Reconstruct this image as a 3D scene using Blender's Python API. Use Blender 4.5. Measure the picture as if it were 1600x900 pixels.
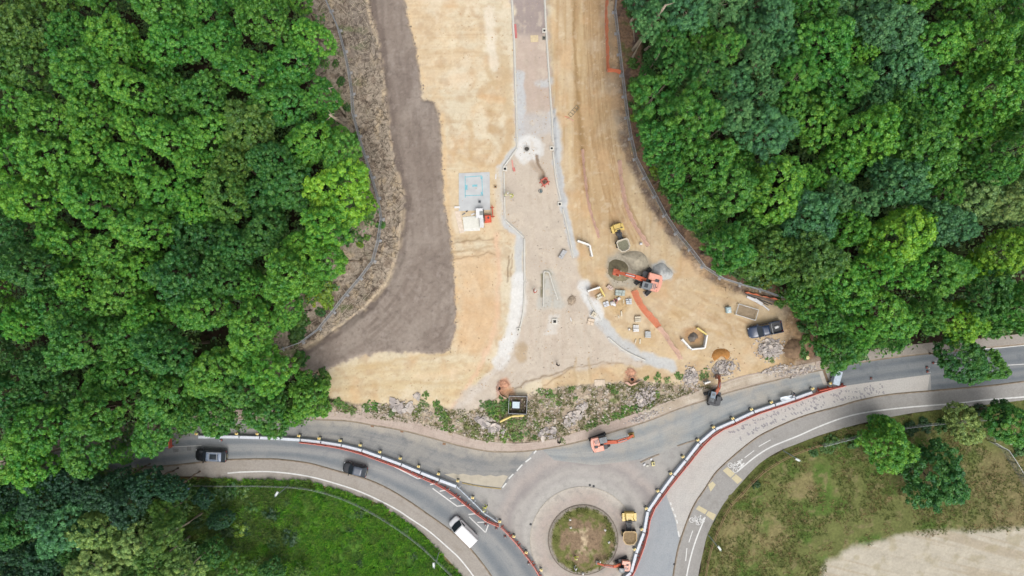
import bpy, math, random
import numpy as np
from mathutils import Vector, Matrix

# ------------------------------------------------------------------ camera, light, exposure
HC = 107.0                      # drone height in metres
S = 0.1                         # metres on the ground per photo pixel
sc = bpy.context.scene
for o in list(bpy.data.objects):
    bpy.data.objects.remove(o)
cam = bpy.data.cameras.new('camera')
cam.sensor_width = 36.0
cam.lens = 36.0 * HC / 160.0
cam.clip_start = 1.0
cam.clip_end = 4000.0
camo = bpy.data.objects.new('camera', cam)
sc.collection.objects.link(camo)
camo.location = (0, 0, HC)
camo.rotation_euler = (0, 0, 0)
sc.camera = camo

SUN_EL, SUN_AZ = 60.0, 160.0    # azimuth measured from +Y clockwise: the light comes from the bottom right
w = bpy.data.worlds.new('World')
sc.world = w
w.use_nodes = True
nt = w.node_tree
bg = nt.nodes['Background']
sky = nt.nodes.new('ShaderNodeTexSky')
sky.sky_type = 'NISHITA'
sky.sun_disc = False
sky.sun_elevation = math.radians(SUN_EL)
sky.sun_rotation = math.radians(SUN_AZ)
sky.air_density = 1.0
sky.dust_density = 6.0
sky.ozone_density = 1.0
hs = nt.nodes.new('ShaderNodeHueSaturation')
hs.inputs['Saturation'].default_value = 0.3      # thin overcast
nt.links.new(sky.outputs[0], hs.inputs['Color'])
nt.links.new(hs.outputs[0], bg.inputs['Color'])
bg.inputs['Strength'].default_value = 0.15
sl = bpy.data.lights.new('sun', 'SUN')
sl.energy = 0.65
sl.angle = math.radians(45)
sl.color = (1.0, 0.99, 0.975)
sun = bpy.data.objects.new('sun', sl)
sc.collection.objects.link(sun)
_d = Vector((math.sin(math.radians(SUN_AZ)) * math.cos(math.radians(SUN_EL)),
             math.cos(math.radians(SUN_AZ)) * math.cos(math.radians(SUN_EL)), math.sin(math.radians(SUN_EL))))
sun.rotation_euler = _d.to_track_quat('Z', 'Y').to_euler()
sun.location = (0, 0, 60)
sc.view_settings.view_transform = 'Standard'
sc.view_settings.look = 'None'
sc.view_settings.gamma = 1.0
sc.view_settings.exposure = 0.65
sc.view_settings.use_curve_mapping = False
sc.render.engine = 'CYCLES'
sc.cycles.max_bounces = 6
sc.cycles.diffuse_bounces = 3
sc.cycles.glossy_bounces = 2
sc.cycles.transmission_bounces = 3
sc.cycles.transparent_max_bounces = 4
sc.cycles.use_denoising = True
sc.cycles.caustics_reflective = False
sc.cycles.caustics_refractive = False

random.seed(7)
rng = np.random.RandomState(11)
COL = sc.collection
R = math.radians
KD = 1.75                        # display value of a flat surface = albedo * KD


def A(r, g, b, k=None):          # photo colour -> albedo
    def l(c):
        c /= 255.0
        return c / 12.92 if c <= 0.04045 else ((c + 0.055) / 1.055) ** 2.4
    k = k or KD
    return (l(r) / k, l(g) / k, l(b) / k, 1.0)


def W(px, py, z=0.0):            # place on the site whose photo pixel is (px, py) when it stands z metres high
    k = S * (HC - z) / HC
    return ((px - 800.0) * k, (450.0 - py) * k)


# ------------------------------------------------------------------ materials
MATS = {}


def mat(name, col, rough=0.8, metal=0.0, noise=0.12, nscale=3.0, bump=0.0, bscale=8.0, coat=0.0):
    if name in MATS:
        return MATS[name]
    m = bpy.data.materials.new(name)
    m.use_nodes = True
    t = m.node_tree
    b = t.nodes['Principled BSDF']
    b.inputs['Roughness'].default_value = rough
    b.inputs['Metallic'].default_value = metal
    if coat:
        b.inputs['Coat Weight'].default_value = coat
    tc = t.nodes.new('ShaderNodeTexCoord')
    n = t.nodes.new('ShaderNodeTexNoise')
    n.inputs['Scale'].default_value = nscale
    n.inputs['Detail'].default_value = 5
    t.links.new(tc.outputs['Object'], n.inputs['Vector'])
    mr = t.nodes.new('ShaderNodeMapRange')
    mr.inputs['From Min'].default_value = 0.3
    mr.inputs['From Max'].default_value = 0.7
    mr.inputs['To Min'].default_value = 1 - noise
    mr.inputs['To Max'].default_value = 1 + noise
    t.links.new(n.outputs['Fac'], mr.inputs['Value'])
    mx = t.nodes.new('ShaderNodeVectorMath')
    mx.operation = 'SCALE'
    mx.inputs[0].default_value = col[:3]
    t.links.new(mr.outputs[0], mx.inputs['Scale'])
    t.links.new(mx.outputs[0], b.inputs['Base Color'])
    if bump:
        n2 = t.nodes.new('ShaderNodeTexNoise')
        n2.inputs['Scale'].default_value = bscale
        n2.inputs['Detail'].default_value = 4
        t.links.new(tc.outputs['Object'], n2.inputs['Vector'])
        bp = t.nodes.new('ShaderNodeBump')
        bp.inputs['Strength'].default_value = bump
        bp.inputs['Distance'].default_value = 0.1
        t.links.new(n2.outputs['Fac'], bp.inputs['Height'])
        t.links.new(bp.outputs[0], b.inputs['Normal'])
    MATS[name] = m
    return m


def nmul(t, a, b):
    n = t.nodes.new('ShaderNodeMath')
    n.operation = 'MULTIPLY'
    for i, x in enumerate((a, b)):
        if isinstance(x, (int, float)):
            n.inputs[i].default_value = x
        else:
            t.links.new(x, n.inputs[i])
    return n.outputs[0]


def nnoise(t, vec, scale, detail=4, lo=0.3, hi=0.7, tmin=0.0, tmax=1.0, rough=0.55):
    n = t.nodes.new('ShaderNodeTexNoise')
    n.inputs['Scale'].default_value = scale
    n.inputs['Detail'].default_value = detail
    n.inputs['Roughness'].default_value = rough
    if vec is not None:
        t.links.new(vec, n.inputs['Vector'])
    mr = t.nodes.new('ShaderNodeMapRange')
    mr.inputs['From Min'].default_value = lo
    mr.inputs['From Max'].default_value = hi
    mr.inputs['To Min'].default_value = tmin
    mr.inputs['To Max'].default_value = tmax
    t.links.new(n.outputs['Fac'], mr.inputs['Value'])
    return mr.outputs[0]


def nmix(t, fac, a, b):
    n = t.nodes.new('ShaderNodeMix')
    n.data_type = 'RGBA'
    if isinstance(fac, (int, float)):
        n.inputs[0].default_value = fac
    else:
        t.links.new(fac, n.inputs[0])
    for i, x in ((6, a), (7, b)):
        if isinstance(x, tuple):
            n.inputs[i].default_value = x
        else:
            t.links.new(x, n.inputs[i])
    return n.outputs[2]


def nmap(t, vec, scale):
    n = t.nodes.new('ShaderNodeMapping')
    n.inputs['Scale'].default_value = scale
    t.links.new(vec, n.inputs['Vector'])
    return n.outputs[0]


def terrain_material():
    m = bpy.data.materials.new('site_ground')
    m.use_nodes = True
    t = m.node_tree
    b = t.nodes['Principled BSDF']
    b.inputs['Roughness'].default_value = 0.95
    b.inputs['Specular IOR Level'].default_value = 0.15
    at = t.nodes.new('ShaderNodeAttribute')
    at.attribute_name = 'tone'
    gr = t.nodes.new('ShaderNodeAttribute')
    gr.attribute_name = 'grain'
    tc = t.nodes.new('ShaderNodeTexCoord')
    f1 = nnoise(t, tc.outputs['Object'], 2.6, 6, 0.28, 0.72, -1.0, 1.0, 0.7)
    f2 = nnoise(t, tc.outputs['Object'], 0.35, 5, 0.3, 0.7, -1.0, 1.0, 0.6)
    g = t.nodes.new('ShaderNodeMath')
    g.operation = 'MULTIPLY_ADD'
    t.links.new(f1, g.inputs[0])
    t.links.new(gr.outputs['Fac'], g.inputs[1])
    g.inputs[2].default_value = 1.0
    g2 = t.nodes.new('ShaderNodeMath')
    g2.operation = 'MULTIPLY_ADD'
    t.links.new(f2, g2.inputs[0])
    g2.inputs[1].default_value = 0.05
    t.links.new(g.outputs[0], g2.inputs[2])
    v = t.nodes.new('ShaderNodeVectorMath')
    v.operation = 'SCALE'
    t.links.new(at.outputs['Color'], v.inputs[0])
    t.links.new(g2.outputs[0], v.inputs['Scale'])
    t.links.new(v.outputs[0], b.inputs['Base Color'])
    bp = t.nodes.new('ShaderNodeBump')
    bp.inputs['Distance'].default_value = 0.12
    t.links.new(nmul(t, gr.outputs['Fac'], 2.0), bp.inputs['Strength'])
    n2 = t.nodes.new('ShaderNodeTexNoise')
    n2.inputs['Scale'].default_value = 3.5
    n2.inputs['Detail'].default_value = 6
    t.links.new(tc.outputs['Object'], n2.inputs['Vector'])
    t.links.new(n2.outputs['Fac'], bp.inputs['Height'])
    t.links.new(bp.outputs[0], b.inputs['Normal'])
    return m


def lane_material(name, base, dark, pale, streak=0.6, cross=0.0, patch=0.4, wheel=0.0, rough=0.85, tint=None, edge=None):
    """worn surfacing on a ribbon: UV.x runs across the lane 0..1, UV.y along it in metres"""
    m = bpy.data.materials.new(name)
    m.use_nodes = True
    t = m.node_tree
    b = t.nodes['Principled BSDF']
    b.inputs['Roughness'].default_value = rough
    b.inputs['Specular IOR Level'].default_value = 0.25
    uv = t.nodes.new('ShaderNodeUVMap')
    tc = t.nodes.new('ShaderNodeTexCoord')
    c = base
    s1 = nnoise(t, nmap(t, uv.outputs[0], (5.0, 0.09, 1)), 1.0, 4, 0.32, 0.64, 0, min(streak * 1.25, 1.0))
    c = nmix(t, s1, base, pale)
    s2 = nnoise(t, nmap(t, uv.outputs[0], (7.0, 0.06, 1)), 1.7, 5, 0.48, 0.75, 0, streak * 0.8)
    c = nmix(t, s2, c, dark)
    if wheel:
        sep = t.nodes.new('ShaderNodeSeparateXYZ')
        t.links.new(uv.outputs[0], sep.inputs[0])
        wv = t.nodes.new('ShaderNodeMath')
        wv.operation = 'MULTIPLY_ADD'
        t.links.new(sep.outputs[0], wv.inputs[0])
        wv.inputs[1].default_value = 2 * math.pi * 2
        wv.inputs[2].default_value = 0.5 * math.pi + math.pi
        sn = t.nodes.new('ShaderNodeMath')
        sn.operation = 'SINE'
        t.links.new(wv.outputs[0], sn.inputs[0])
        mr = t.nodes.new('ShaderNodeMapRange')
        mr.inputs['From Min'].default_value = -0.6
        mr.inputs['From Max'].default_value = 1.0
        mr.inputs['To Max'].default_value = wheel
        t.links.new(sn.outputs[0], mr.inputs['Value'])
        c = nmix(t, mr.outputs[0], c, dark)
    if cross:
        s3 = nnoise(t, nmap(t, uv.outputs[0], (0.9, 3.2, 1)), 1.0, 3, 0.5, 0.72, 0, cross)
        c = nmix(t, s3, c, pale)
    if edge:                                        # dust gathered along one side: (u_full, u_none, colour, strength)
        sp = t.nodes.new('ShaderNodeSeparateXYZ')
        t.links.new(uv.outputs[0], sp.inputs[0])
        ad = t.nodes.new('ShaderNodeMath')
        t.links.new(sp.outputs[0], ad.inputs[0])
        t.links.new(nnoise(t, tc.outputs['Object'], 0.5, 5, 0.3, 0.7, -0.14, 0.14), ad.inputs[1])
        em = t.nodes.new('ShaderNodeMapRange')
        em.inputs['From Min'].default_value = edge[0]
        em.inputs['From Max'].default_value = edge[1]
        em.inputs['To Min'].default_value = edge[3]
        em.inputs['To Max'].default_value = 0.0
        t.links.new(ad.outputs[0], em.inputs['Value'])
        c = nmix(t, em.outputs[0], c, edge[2])
    p1 = nnoise(t, tc.outputs['Object'], 0.22, 5, 0.42, 0.7, 0, patch)
    c = nmix(t, p1, c, tint or pale)
    p2 = nnoise(t, tc.outputs['Object'], 0.8, 6, 0.52, 0.75, 0, 0.55)
    c = nmix(t, p2, c, dark)
    f = nnoise(t, tc.outputs['Object'], 5.0, 6, 0.25, 0.75, 0.82, 1.18, 0.7)
    v = t.nodes.new('ShaderNodeVectorMath')
    v.operation = 'SCALE'
    t.links.new(c, v.inputs[0])
    t.links.new(f, v.inputs['Scale'])
    t.links.new(v.outputs[0], b.inputs['Base Color'])
    return m


def ring_material(name, cx, cy, rings, rough=0.9):
    """surfacing worn in rings around the roundabout's middle"""
    m = bpy.data.materials.new(name)
    m.use_nodes = True
    t = m.node_tree
    b = t.nodes['Principled BSDF']
    b.inputs['Roughness'].default_value = rough
    b.inputs['Specular IOR Level'].default_value = 0.2
    tc = t.nodes.new('ShaderNodeTexCoord')
    sub = t.nodes.new('ShaderNodeVectorMath')
    sub.operation = 'DISTANCE'
    sub.inputs[1].default_value = (cx, cy, 0)
    t.links.new(tc.outputs['Object'], sub.inputs[0])
    wob = nnoise(t, tc.outputs['Object'], 0.25, 4, 0.3, 0.7, -0.6, 0.6)
    add = t.nodes.new('ShaderNodeMath')
    t.links.new(sub.outputs['Value'], add.inputs[0])
    t.links.new(wob, add.inputs[1])
    dv = t.nodes.new('ShaderNodeMath')
    dv.operation = 'DIVIDE'
    t.links.new(add.outputs[0], dv.inputs[0])
    dv.inputs[1].default_value = 30.0
    rp = t.nodes.new('ShaderNodeValToRGB')
    e = rp.color_ramp.elements
    e[0].position = rings[0][0] / 30.0
    e[0].color = rings[0][1]
    e[1].position = rings[-1][0] / 30.0
    e[1].color = rings[-1][1]
    for d, c in rings[1:-1]:
        x = e.new(d / 30.0)
        x.color = c
    t.links.new(dv.outputs[0], rp.inputs[0])
    p1 = nnoise(t, tc.outputs['Object'], 0.3, 6, 0.4, 0.72, 0, 0.35)
    c = nmix(t, p1, rp.outputs[0], A(198, 193, 186))
    p2 = nnoise(t, tc.outputs['Object'], 0.9, 6, 0.5, 0.72, 0, 0.5)
    c = nmix(t, p2, c, A(150, 146, 142))
    f = nnoise(t, tc.outputs['Object'], 4.0, 6, 0.25, 0.75, 0.88, 1.12, 0.7)
    v = t.nodes.new('ShaderNodeVectorMath')
    v.operation = 'SCALE'
    t.links.new(c, v.inputs[0])
    t.links.new(f, v.inputs['Scale'])
    t.links.new(v.outputs[0], b.inputs['Base Color'])
    return m


def leaf_material(name, trans=0.25, fixed=None):
    m = bpy.data.materials.new(name)
    m.use_nodes = True
    t = m.node_tree
    t.nodes.remove(t.nodes['Principled BSDF'])
    out = t.nodes['Material Output']
    at = t.nodes.new('ShaderNodeAttribute')
    at.attribute_name = 'leafv'
    if fixed is None:
        oi = t.nodes.new('ShaderNodeObjectInfo')
        base = oi.outputs['Color']
    else:
        rg = t.nodes.new('ShaderNodeRGB')
        rg.outputs[0].default_value = fixed
        base = rg.outputs[0]
    h = t.nodes.new('ShaderNodeHueSaturation')
    t.links.new(base, h.inputs['Color'])
    mr = t.nodes.new('ShaderNodeMapRange')
    mr.inputs['To Min'].default_value = 0.465
    mr.inputs['To Max'].default_value = 0.525
    t.links.new(at.outputs['Fac'], mr.inputs['Value'])
    t.links.new(mr.outputs[0], h.inputs['Hue'])
    mv = t.nodes.new('ShaderNodeMapRange')
    mv.inputs['From Min'].default_value = 1.0
    mv.inputs['From Max'].default_value = 0.0
    mv.inputs['To Min'].default_value = 0.6
    mv.inputs['To Max'].default_value = 1.55
    t.links.new(at.outputs['Fac'], mv.inputs['Value'])
    t.links.new(mv.outputs[0], h.inputs['Value'])
    d = t.nodes.new('ShaderNodeBsdfDiffuse')
    tr = t.nodes.new('ShaderNodeBsdfTranslucent')
    mx = t.nodes.new('ShaderNodeMixShader')
    mx.inputs[0].default_value = trans
    t.links.new(h.outputs[0], d.inputs[0])
    t.links.new(h.outputs[0], tr.inputs[0])
    t.links.new(d.outputs[0], mx.inputs[1])
    t.links.new(tr.outputs[0], mx.inputs[2])
    gl = t.nodes.new('ShaderNodeBsdfGlossy')
    gl.inputs['Roughness'].default_value = 0.5
    gl.inputs['Color'].default_value = (0.8, 0.9, 1.0, 1)
    mg = t.nodes.new('ShaderNodeMixShader')
    mg.inputs[0].default_value = 0.03
    t.links.new(mx.outputs[0], mg.inputs[1])
    t.links.new(gl.outputs[0], mg.inputs[2])
    t.links.new(mg.outputs[0], out.inputs[0])
    return m


# ------------------------------------------------------------------ mesh helpers
def mesh_from(name, v, f, m=None, smooth=False):
    me = bpy.data.meshes.new(name)
    me.from_pydata([tuple(p) for p in v], [], f)
    me.update()
    if m is not None:
        me.materials.append(m)
    if smooth:
        me.polygons.foreach_set('use_smooth', [True] * len(me.polygons))
    return me


def np_mesh(name, v, quads=None, tris=None, m=None):
    me = bpy.data.meshes.new(name)
    nv = len(v)
    me.vertices.add(nv)
    me.vertices.foreach_set('co', np.ascontiguousarray(v, dtype=np.float32).ravel())
    idx, starts, k = [], [], 0
    if quads is not None and len(quads):
        idx.append(np.asarray(quads, dtype=np.int32).ravel())
        starts.append(np.arange(len(quads), dtype=np.int32) * 4)
        k = len(quads) * 4
    if tris is not None and len(tris):
        idx.append(np.asarray(tris, dtype=np.int32).ravel())
        starts.append(np.arange(len(tris), dtype=np.int32) * 3 + k)
    idx = np.concatenate(idx)
    starts = np.concatenate(starts)
    me.loops.add(len(idx))
    me.loops.foreach_set('vertex_index', idx)
    me.polygons.add(len(starts))
    me.polygons.foreach_set('loop_start', starts)
    me.update(calc_edges=True)
    me.validate()
    if m is not None:
        me.materials.append(m)
    return me


class MB:
    def __init__(s):
        s.v, s.f = [], []

    def add(s, vs, fs, M=None):
        n = len(s.v)
        if M is not None:
            vs = [M @ Vector(p) for p in vs]
        s.v += [tuple(p) for p in vs]
        s.f += [tuple(i + n for i in q) for q in fs]
        return s

    def box(s, c, d, rz=0.0, ch=0.0, top=(1, 1), M=None):
        """box centred at c, size d, optional chamfered upper edges and tapered top"""
        x, y, z = d[0] / 2, d[1] / 2, d[2] / 2
        X, Y = x * top[0], y * top[1]
        if ch > 0:
            vs = [(-x, -y, -z), (x, -y, -z), (x, y, -z), (-x, y, -z),
                  (-X, -Y, z - ch), (X, -Y, z - ch), (X, Y, z - ch), (-X, Y, z - ch),
                  (-X + ch, -Y + ch, z), (X - ch, -Y + ch, z), (X - ch, Y - ch, z), (-X + ch, Y - ch, z)]
            fs = [(3, 2, 1, 0), (8, 9, 10, 11)]
            for b in (0, 4):
                for i in range(4):
                    j = (i + 1) % 4
                    fs.append((b + i, b + j, b + 4 + j, b + 4 + i))
        else:
            vs = [(-x, -y, -z), (x, -y, -z), (x, y, -z), (-x, y, -z), (-X, -Y, z), (X, -Y, z), (X, Y, z), (-X, Y, z)]
            fs = [(3, 2, 1, 0), (4, 5, 6, 7)] + [(i, (i + 1) % 4, 4 + (i + 1) % 4, 4 + i) for i in range(4)]
        m = Matrix.Translation(c) @ Matrix.Rotation(rz, 4, 'Z')
        if M is not None:
            m = M @ m
        return s.add(vs, fs, m)

    def cyl(s, p0, p1, r0, r1=None, n=8, cap=True):
        r1 = r0 if r1 is None else r1
        p0, p1 = Vector(p0), Vector(p1)
        q = (p1 - p0).to_track_quat('Z', 'Y')
        vs = []
        for p, r in ((p0, r0), (p1, r1)):
            for i in range(n):
                a = 2 * math.pi * i / n
                vs.append(p + q @ Vector((r * math.cos(a), r * math.sin(a), 0)))
        fs = [(i, (i + 1) % n, n + (i + 1) % n, n + i) for i in range(n)]
        if cap:
            fs += [tuple(range(n - 1, -1, -1)), tuple(range(n, 2 * n))]
        return s.add(vs, fs)

    def tube(s, pts, r, n=6):
        for a, b in zip(pts[:-1], pts[1:]):
            s.cyl(a, b, r, n=n)
        return s

    def taper(s, pts, rs, n=7):
        pts = [Vector(p) for p in pts]
        vs, fs = [], []
        for i, p in enumerate(pts):
            d = pts[min(i + 1, len(pts) - 1)] - pts[max(i - 1, 0)]
            q = d.to_track_quat('Z', 'Y')
            for k in range(n):
                a = 2 * math.pi * k / n
                vs.append(p + q @ Vector((rs[i] * math.cos(a), rs[i] * math.sin(a), 0)))
        for i in range(len(pts) - 1):
            for k in range(n):
                fs.append((i * n + k, i * n + (k + 1) % n, (i + 1) * n + (k + 1) % n, (i + 1) * n + k))
        fs.append(tuple(range((len(pts) - 1) * n, len(pts) * n)))
        return s.add(vs, fs)

    def prism(s, poly, z0, z1, M=None):
        a = sum(poly[i][0] * poly[(i + 1) % len(poly)][1] - poly[(i + 1) % len(poly)][0] * poly[i][1] for i in range(len(poly)))
        if a < 0:
            poly = poly[::-1]
        n = len(poly)
        vs = [(x, y, z0) for x, y in poly] + [(x, y, z1) for x, y in poly]
        fs = [tuple(range(n - 1, -1, -1)), tuple(range(n, 2 * n))] + [(i, (i + 1) % n, n + (i + 1) % n, n + i) for i in range(n)]
        return s.add(vs, fs, M)

    def side(s, poly, y0, y1, M=None):
        """a polygon in the x-z plane extruded along y"""
        n = len(poly)
        vs = [(x, y0, z) for x, z in poly] + [(x, y1, z) for x, z in poly]
        fs = [tuple(range(n)), tuple(range(2 * n - 1, n - 1, -1))] + [(i, n + i, n + (i + 1) % n, (i + 1) % n) for i in range(n)]
        return s.add(vs, fs, M)

    def mesh(s, name, m, smooth=False):
        return mesh_from(name, s.v, s.f, m, smooth)

    def build(s, name, m, parent=None, smooth=False):
        return link(name, s.mesh(name, m, smooth), parent)


def link(name, data, parent=None, loc=None, rz=None):
    o = bpy.data.objects.new(name, data)
    COL.objects.link(o)
    if parent is not None:
        o.parent = parent
    if loc is not None:
        o.location = loc
    if rz is not None:
        o.rotation_euler = (0, 0, rz)
    return o


def tag(o, label=None, cat=None, group=None, kind=None):
    if label:
        o['label'] = label
    if cat:
        o['category'] = cat
    if group:
        o['group'] = group
    if kind:
        o['kind'] = kind
    return o


def thing(name, label, cat, loc, rz=0.0, group=None, s=1.0):
    o = bpy.data.objects.new(name, None)
    o.empty_display_size = 0.2
    COL.objects.link(o)
    o.location = loc
    o.rotation_euler = (0, 0, rz)
    o.scale = (s, s, s)
    return tag(o, label, cat, group)


ORD = ['first', 'second', 'third', 'fourth', 'fifth', 'sixth', 'seventh', 'eighth', 'ninth', 'tenth', 'eleventh',
       'twelfth', 'thirteenth', 'fourteenth', 'fifteenth', 'sixteenth', 'seventeenth', 'eighteenth', 'nineteenth',
       'twentieth', 'twenty-first', 'twenty-second', 'twenty-third', 'twenty-fourth', 'twenty-fifth', 'twenty-sixth',
       'twenty-seventh', 'twenty-eighth', 'twenty-ninth', 'thirtieth', 'thirty-first', 'thirty-second', 'thirty-third']


def spline(pts, step=6.0):
    """Catmull-Rom through photo-plan points, resampled evenly"""
    P = [np.array(p, float) for p in pts]
    P = [2 * P[0] - P[1]] + P + [2 * P[-1] - P[-2]]
    out = []
    for i in range(1, len(P) - 2):
        n = max(2, int(np.linalg.norm(P[i + 1] - P[i]) / 2))
        for k in range(n):
            t = k / n
            a, b, c, d = P[i - 1], P[i], P[i + 1], P[i + 2]
            out.append(0.5 * (2 * b + (c - a) * t + (2 * a - 5 * b + 4 * c - d) * t * t + (3 * b - a - 3 * c + d) * t ** 3))
    out.append(P[-2])
    return resample(out, step)


def resample(pts, step=None, n=None):
    P = np.array(pts, float)
    d = np.r_[0, np.cumsum(np.linalg.norm(np.diff(P, axis=0), axis=1))]
    n = n or max(2, int(round(d[-1] / step)) + 1)
    t = np.linspace(0, d[-1], n)
    return np.c_[np.interp(t, d, P[:, 0]), np.interp(t, d, P[:, 1])]


def offset(pts, d):
    P = np.array(pts, float)
    T = np.gradient(P, axis=0)
    T /= np.linalg.norm(T, axis=1)[:, None] + 1e-9
    return P + np.c_[T[:, 1], -T[:, 0]] * d          # +d: to the left of travel on the photo's plan (y down)


def ribbon(name, L, Rr, z, m, skirt=0.1, cross=6, kind='structure', zr=None):
    """a surfaced strip between two plan polylines, with UV across / along"""
    n = max(len(L), len(Rr))
    L, Rr = resample(L, n=n), resample(Rr, n=n)
    mid = (L + Rr) / 2
    al = np.r_[0, np.cumsum(np.linalg.norm(np.diff(mid, axis=0), axis=1))] * S
    v, uvs, f = [], [], []
    us = [0.0] + [i / cross for i in range(cross + 1)] + [1.0]
    for i in range(n):
        for k, u in enumerate(us):
            p = L[i] * (1 - u) + Rr[i] * u
            x, y = W(p[0], p[1])
            zz = z if zr is None else z * (1 - u) + zr * u
            v.append((x, y, zz - (skirt if k in (0, len(us) - 1) else 0)))
            uvs.append((u, al[i]))
    c = len(us)
    for i in range(n - 1):
        for k in range(c - 1):
            f.append((i * c + k, i * c + k + 1, (i + 1) * c + k + 1, (i + 1) * c + k))
    me = mesh_from(name, v, f, m)
    if me.polygons[len(me.polygons) // 2].normal.z < 0:
        me.flip_normals()
    uv = me.uv_layers.new(name='UVMap')
    li = np.zeros(len(me.loops), np.int32)
    me.loops.foreach_get('vertex_index', li)
    uv.data.foreach_set('uv', np.array(uvs, np.float32)[li].ravel())
    return tag(link(name, me), kind=kind)


def sheet(name, poly, z, m, kind='structure', parent=None, skirt=0.0):
    pts = [W(*p) for p in poly]
    if skirt:
        b = MB().prism(pts, z - skirt, z)
    else:
        a = sum(pts[i][0] * pts[(i + 1) % len(pts)][1] - pts[(i + 1) % len(pts)][0] * pts[i][1] for i in range(len(pts)))
        if a < 0:
            pts = pts[::-1]
        b = MB().add([(x, y, z) for x, y in pts], [tuple(range(len(pts)))])
    o = b.build(name, m, parent)
    if parent is None:
        tag(o, kind=kind)
    return o


def lines(name, segs, width, z, m, parent=None):
    """painted strokes on the surface, one mesh"""
    b = MB()
    for (x0, y0, x1, y1) in segs:
        a, c = Vector(W(x0, y0)).to_3d(), Vector(W(x1, y1)).to_3d()
        d = (c - a).normalized()
        n = Vector((-d.y, d.x, 0)) * width / 2
        b.add([(p.x, p.y, z) for p in (a - n, c - n, c + n, a + n)], [(0, 1, 2, 3)])
    return b.build(name, m, parent)

# ------------------------------------------------------------------ plan lines traced on the site (photo-plan units, 0.1 m)
N_KERB = spline([(-70, 770), (20, 727), (110, 697), (180, 680), (250, 666), (330, 656), (420, 653), (505, 656), (545, 658), (580, 664),
                 (616, 670), (651, 678), (686, 687.5), (720, 697), (761, 704.8), (785, 706), (812, 705.5), (840, 702.8), (879, 696),
                 (921, 686), (953, 676), (1009, 659), (1060, 639), (1097, 627), (1142, 612), (1200, 597), (1250, 585), (1285, 578),
                 (1340, 567), (1418, 556), (1538, 544), (1600, 538), (1670, 531)])
N_FOOT = spline([(-70, 752), (20, 708), (110, 680), (180, 664), (250, 652), (330, 642), (420, 640), (503, 643), (547, 644), (580, 644), (608, 649),
                 (642, 657.6), (677, 665.5), (705, 675), (733, 684), (759, 689), (790, 692), (820, 692), (864, 686), (908, 673),
                 (960, 657), (1009, 640), (1060, 621), (1113, 603.6), (1165, 586), (1228, 575), (1283, 563), (1340, 550), (1418, 539),
                 (1538, 528), (1600, 521), (1670, 514)])
W_KERB = spline([(-70, 800), (20, 769), (110, 748), (209, 732), (270, 727), (323, 721), (358, 718), (411, 717), (440, 718), (484, 724),
                 (528, 736), (563, 745), (598, 759), (633, 779), (671, 805), (712, 835), (740, 863), (768, 900), (792, 940), (800, 960)])
W_FOOT = spline([(-70, 812), (20, 782), (110, 760), (209, 745), (288, 744), (323, 745), (375, 754), (411, 752), (440, 752), (484, 753),
                 (528, 766), (566, 777), (598, 791), (640, 820), (663, 835), (679, 854), (702, 876), (721, 900), (745, 940), (752, 960)])
E_KERB = spline([(1670, 588), (1599, 596), (1551, 602), (1502, 606.5), (1454, 610.6), (1389, 616.5), (1340, 626), (1313, 634), (1275, 644),
                 (1246, 653.5), (1211, 668.5), (1184, 682.5), (1158, 702), (1132, 724.6), (1116, 741), (1101, 764), (1086, 786),
                 (1075, 810), (1065, 838), (1058, 863), (1052, 897), (1047, 940), (1046, 960)])
E_FOOT = spline([(1670, 617), (1599, 625), (1540, 632), (1480, 638), (1420, 646), (1360, 658), (1320, 668), (1280, 680), (1246, 693),
                 (1219, 703.6), (1193, 719), (1175, 735), (1158, 754), (1149, 764), (1131, 786), (1117, 810), (1105, 835), (1098, 863),
                 (1091, 897), (1086, 940), (1085, 960)])
ROAD = np.vstack([N_KERB, E_KERB, W_KERB[::-1]])
SITE = [(575, -80), (968, -80), (961, 0), (959, 20), (964, 60), (970, 112), (978, 178), (986, 234), (1000, 266), (1026, 317), (1046, 352), (1083, 400),
        (1110, 428), (1140, 441), (1200, 457), (1240, 476), (1262, 500), (1258, 545), (1240, 572), (1165, 587), (1113, 604), (1060, 600),
        (1000, 592), (930, 598), (870, 604), (840, 614), (790, 628), (720, 646), (700, 638), (640, 630), (560, 630), (520, 622), (505, 600),
        (480, 582), (462, 570), (470, 548), (520, 517), (570, 482), (605, 442), (622, 402), (628, 350), (632, 312), (620, 270), (608, 200),
        (600, 130), (590, 60), (578, 20)]
TOPSOIL = [(566, -80), (628, -80), (632, 0), (640, 40), (650, 75), (655, 110), (660, 158), (676, 160), (686, 180), (689, 220), (692, 270), (694, 320), (702, 360),
           (708, 400), (710, 450), (712, 480), (711, 515), (704, 545), (688, 553), (640, 551), (600, 551), (565, 556), (530, 570), (510, 580), (480, 582),
           (462, 570), (470, 548), (520, 517), (570, 482), (605, 442), (622, 402), (628, 350), (632, 312), (620, 270), (608, 200),
           (600, 130), (590, 60), (578, 20)]
FORMATION = [(800, -80), (852, -80), (853, 0), (862, 160), (866, 240), (878, 320), (898, 402), (915, 450), (932, 490), (960, 530), (1000, 556),
             (1050, 575), (1000, 572), (950, 570), (900, 577), (840, 592), (800, 612), (730, 645), (705, 640), (715, 625), (780, 568),
             (800, 535), (812, 490), (818, 440), (819, 374), (787, 342), (786, 264), (806, 232), (806, 120), (803, 60)]
MEADOW = [(1085, 960), (1091, 897), (1098, 863), (1105, 835), (1117, 810), (1131, 786), (1158, 754), (1193, 719), (1246, 693), (1320, 668), (1420, 646),
          (1540, 632), (1670, 617), (1670, 960)]
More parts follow.
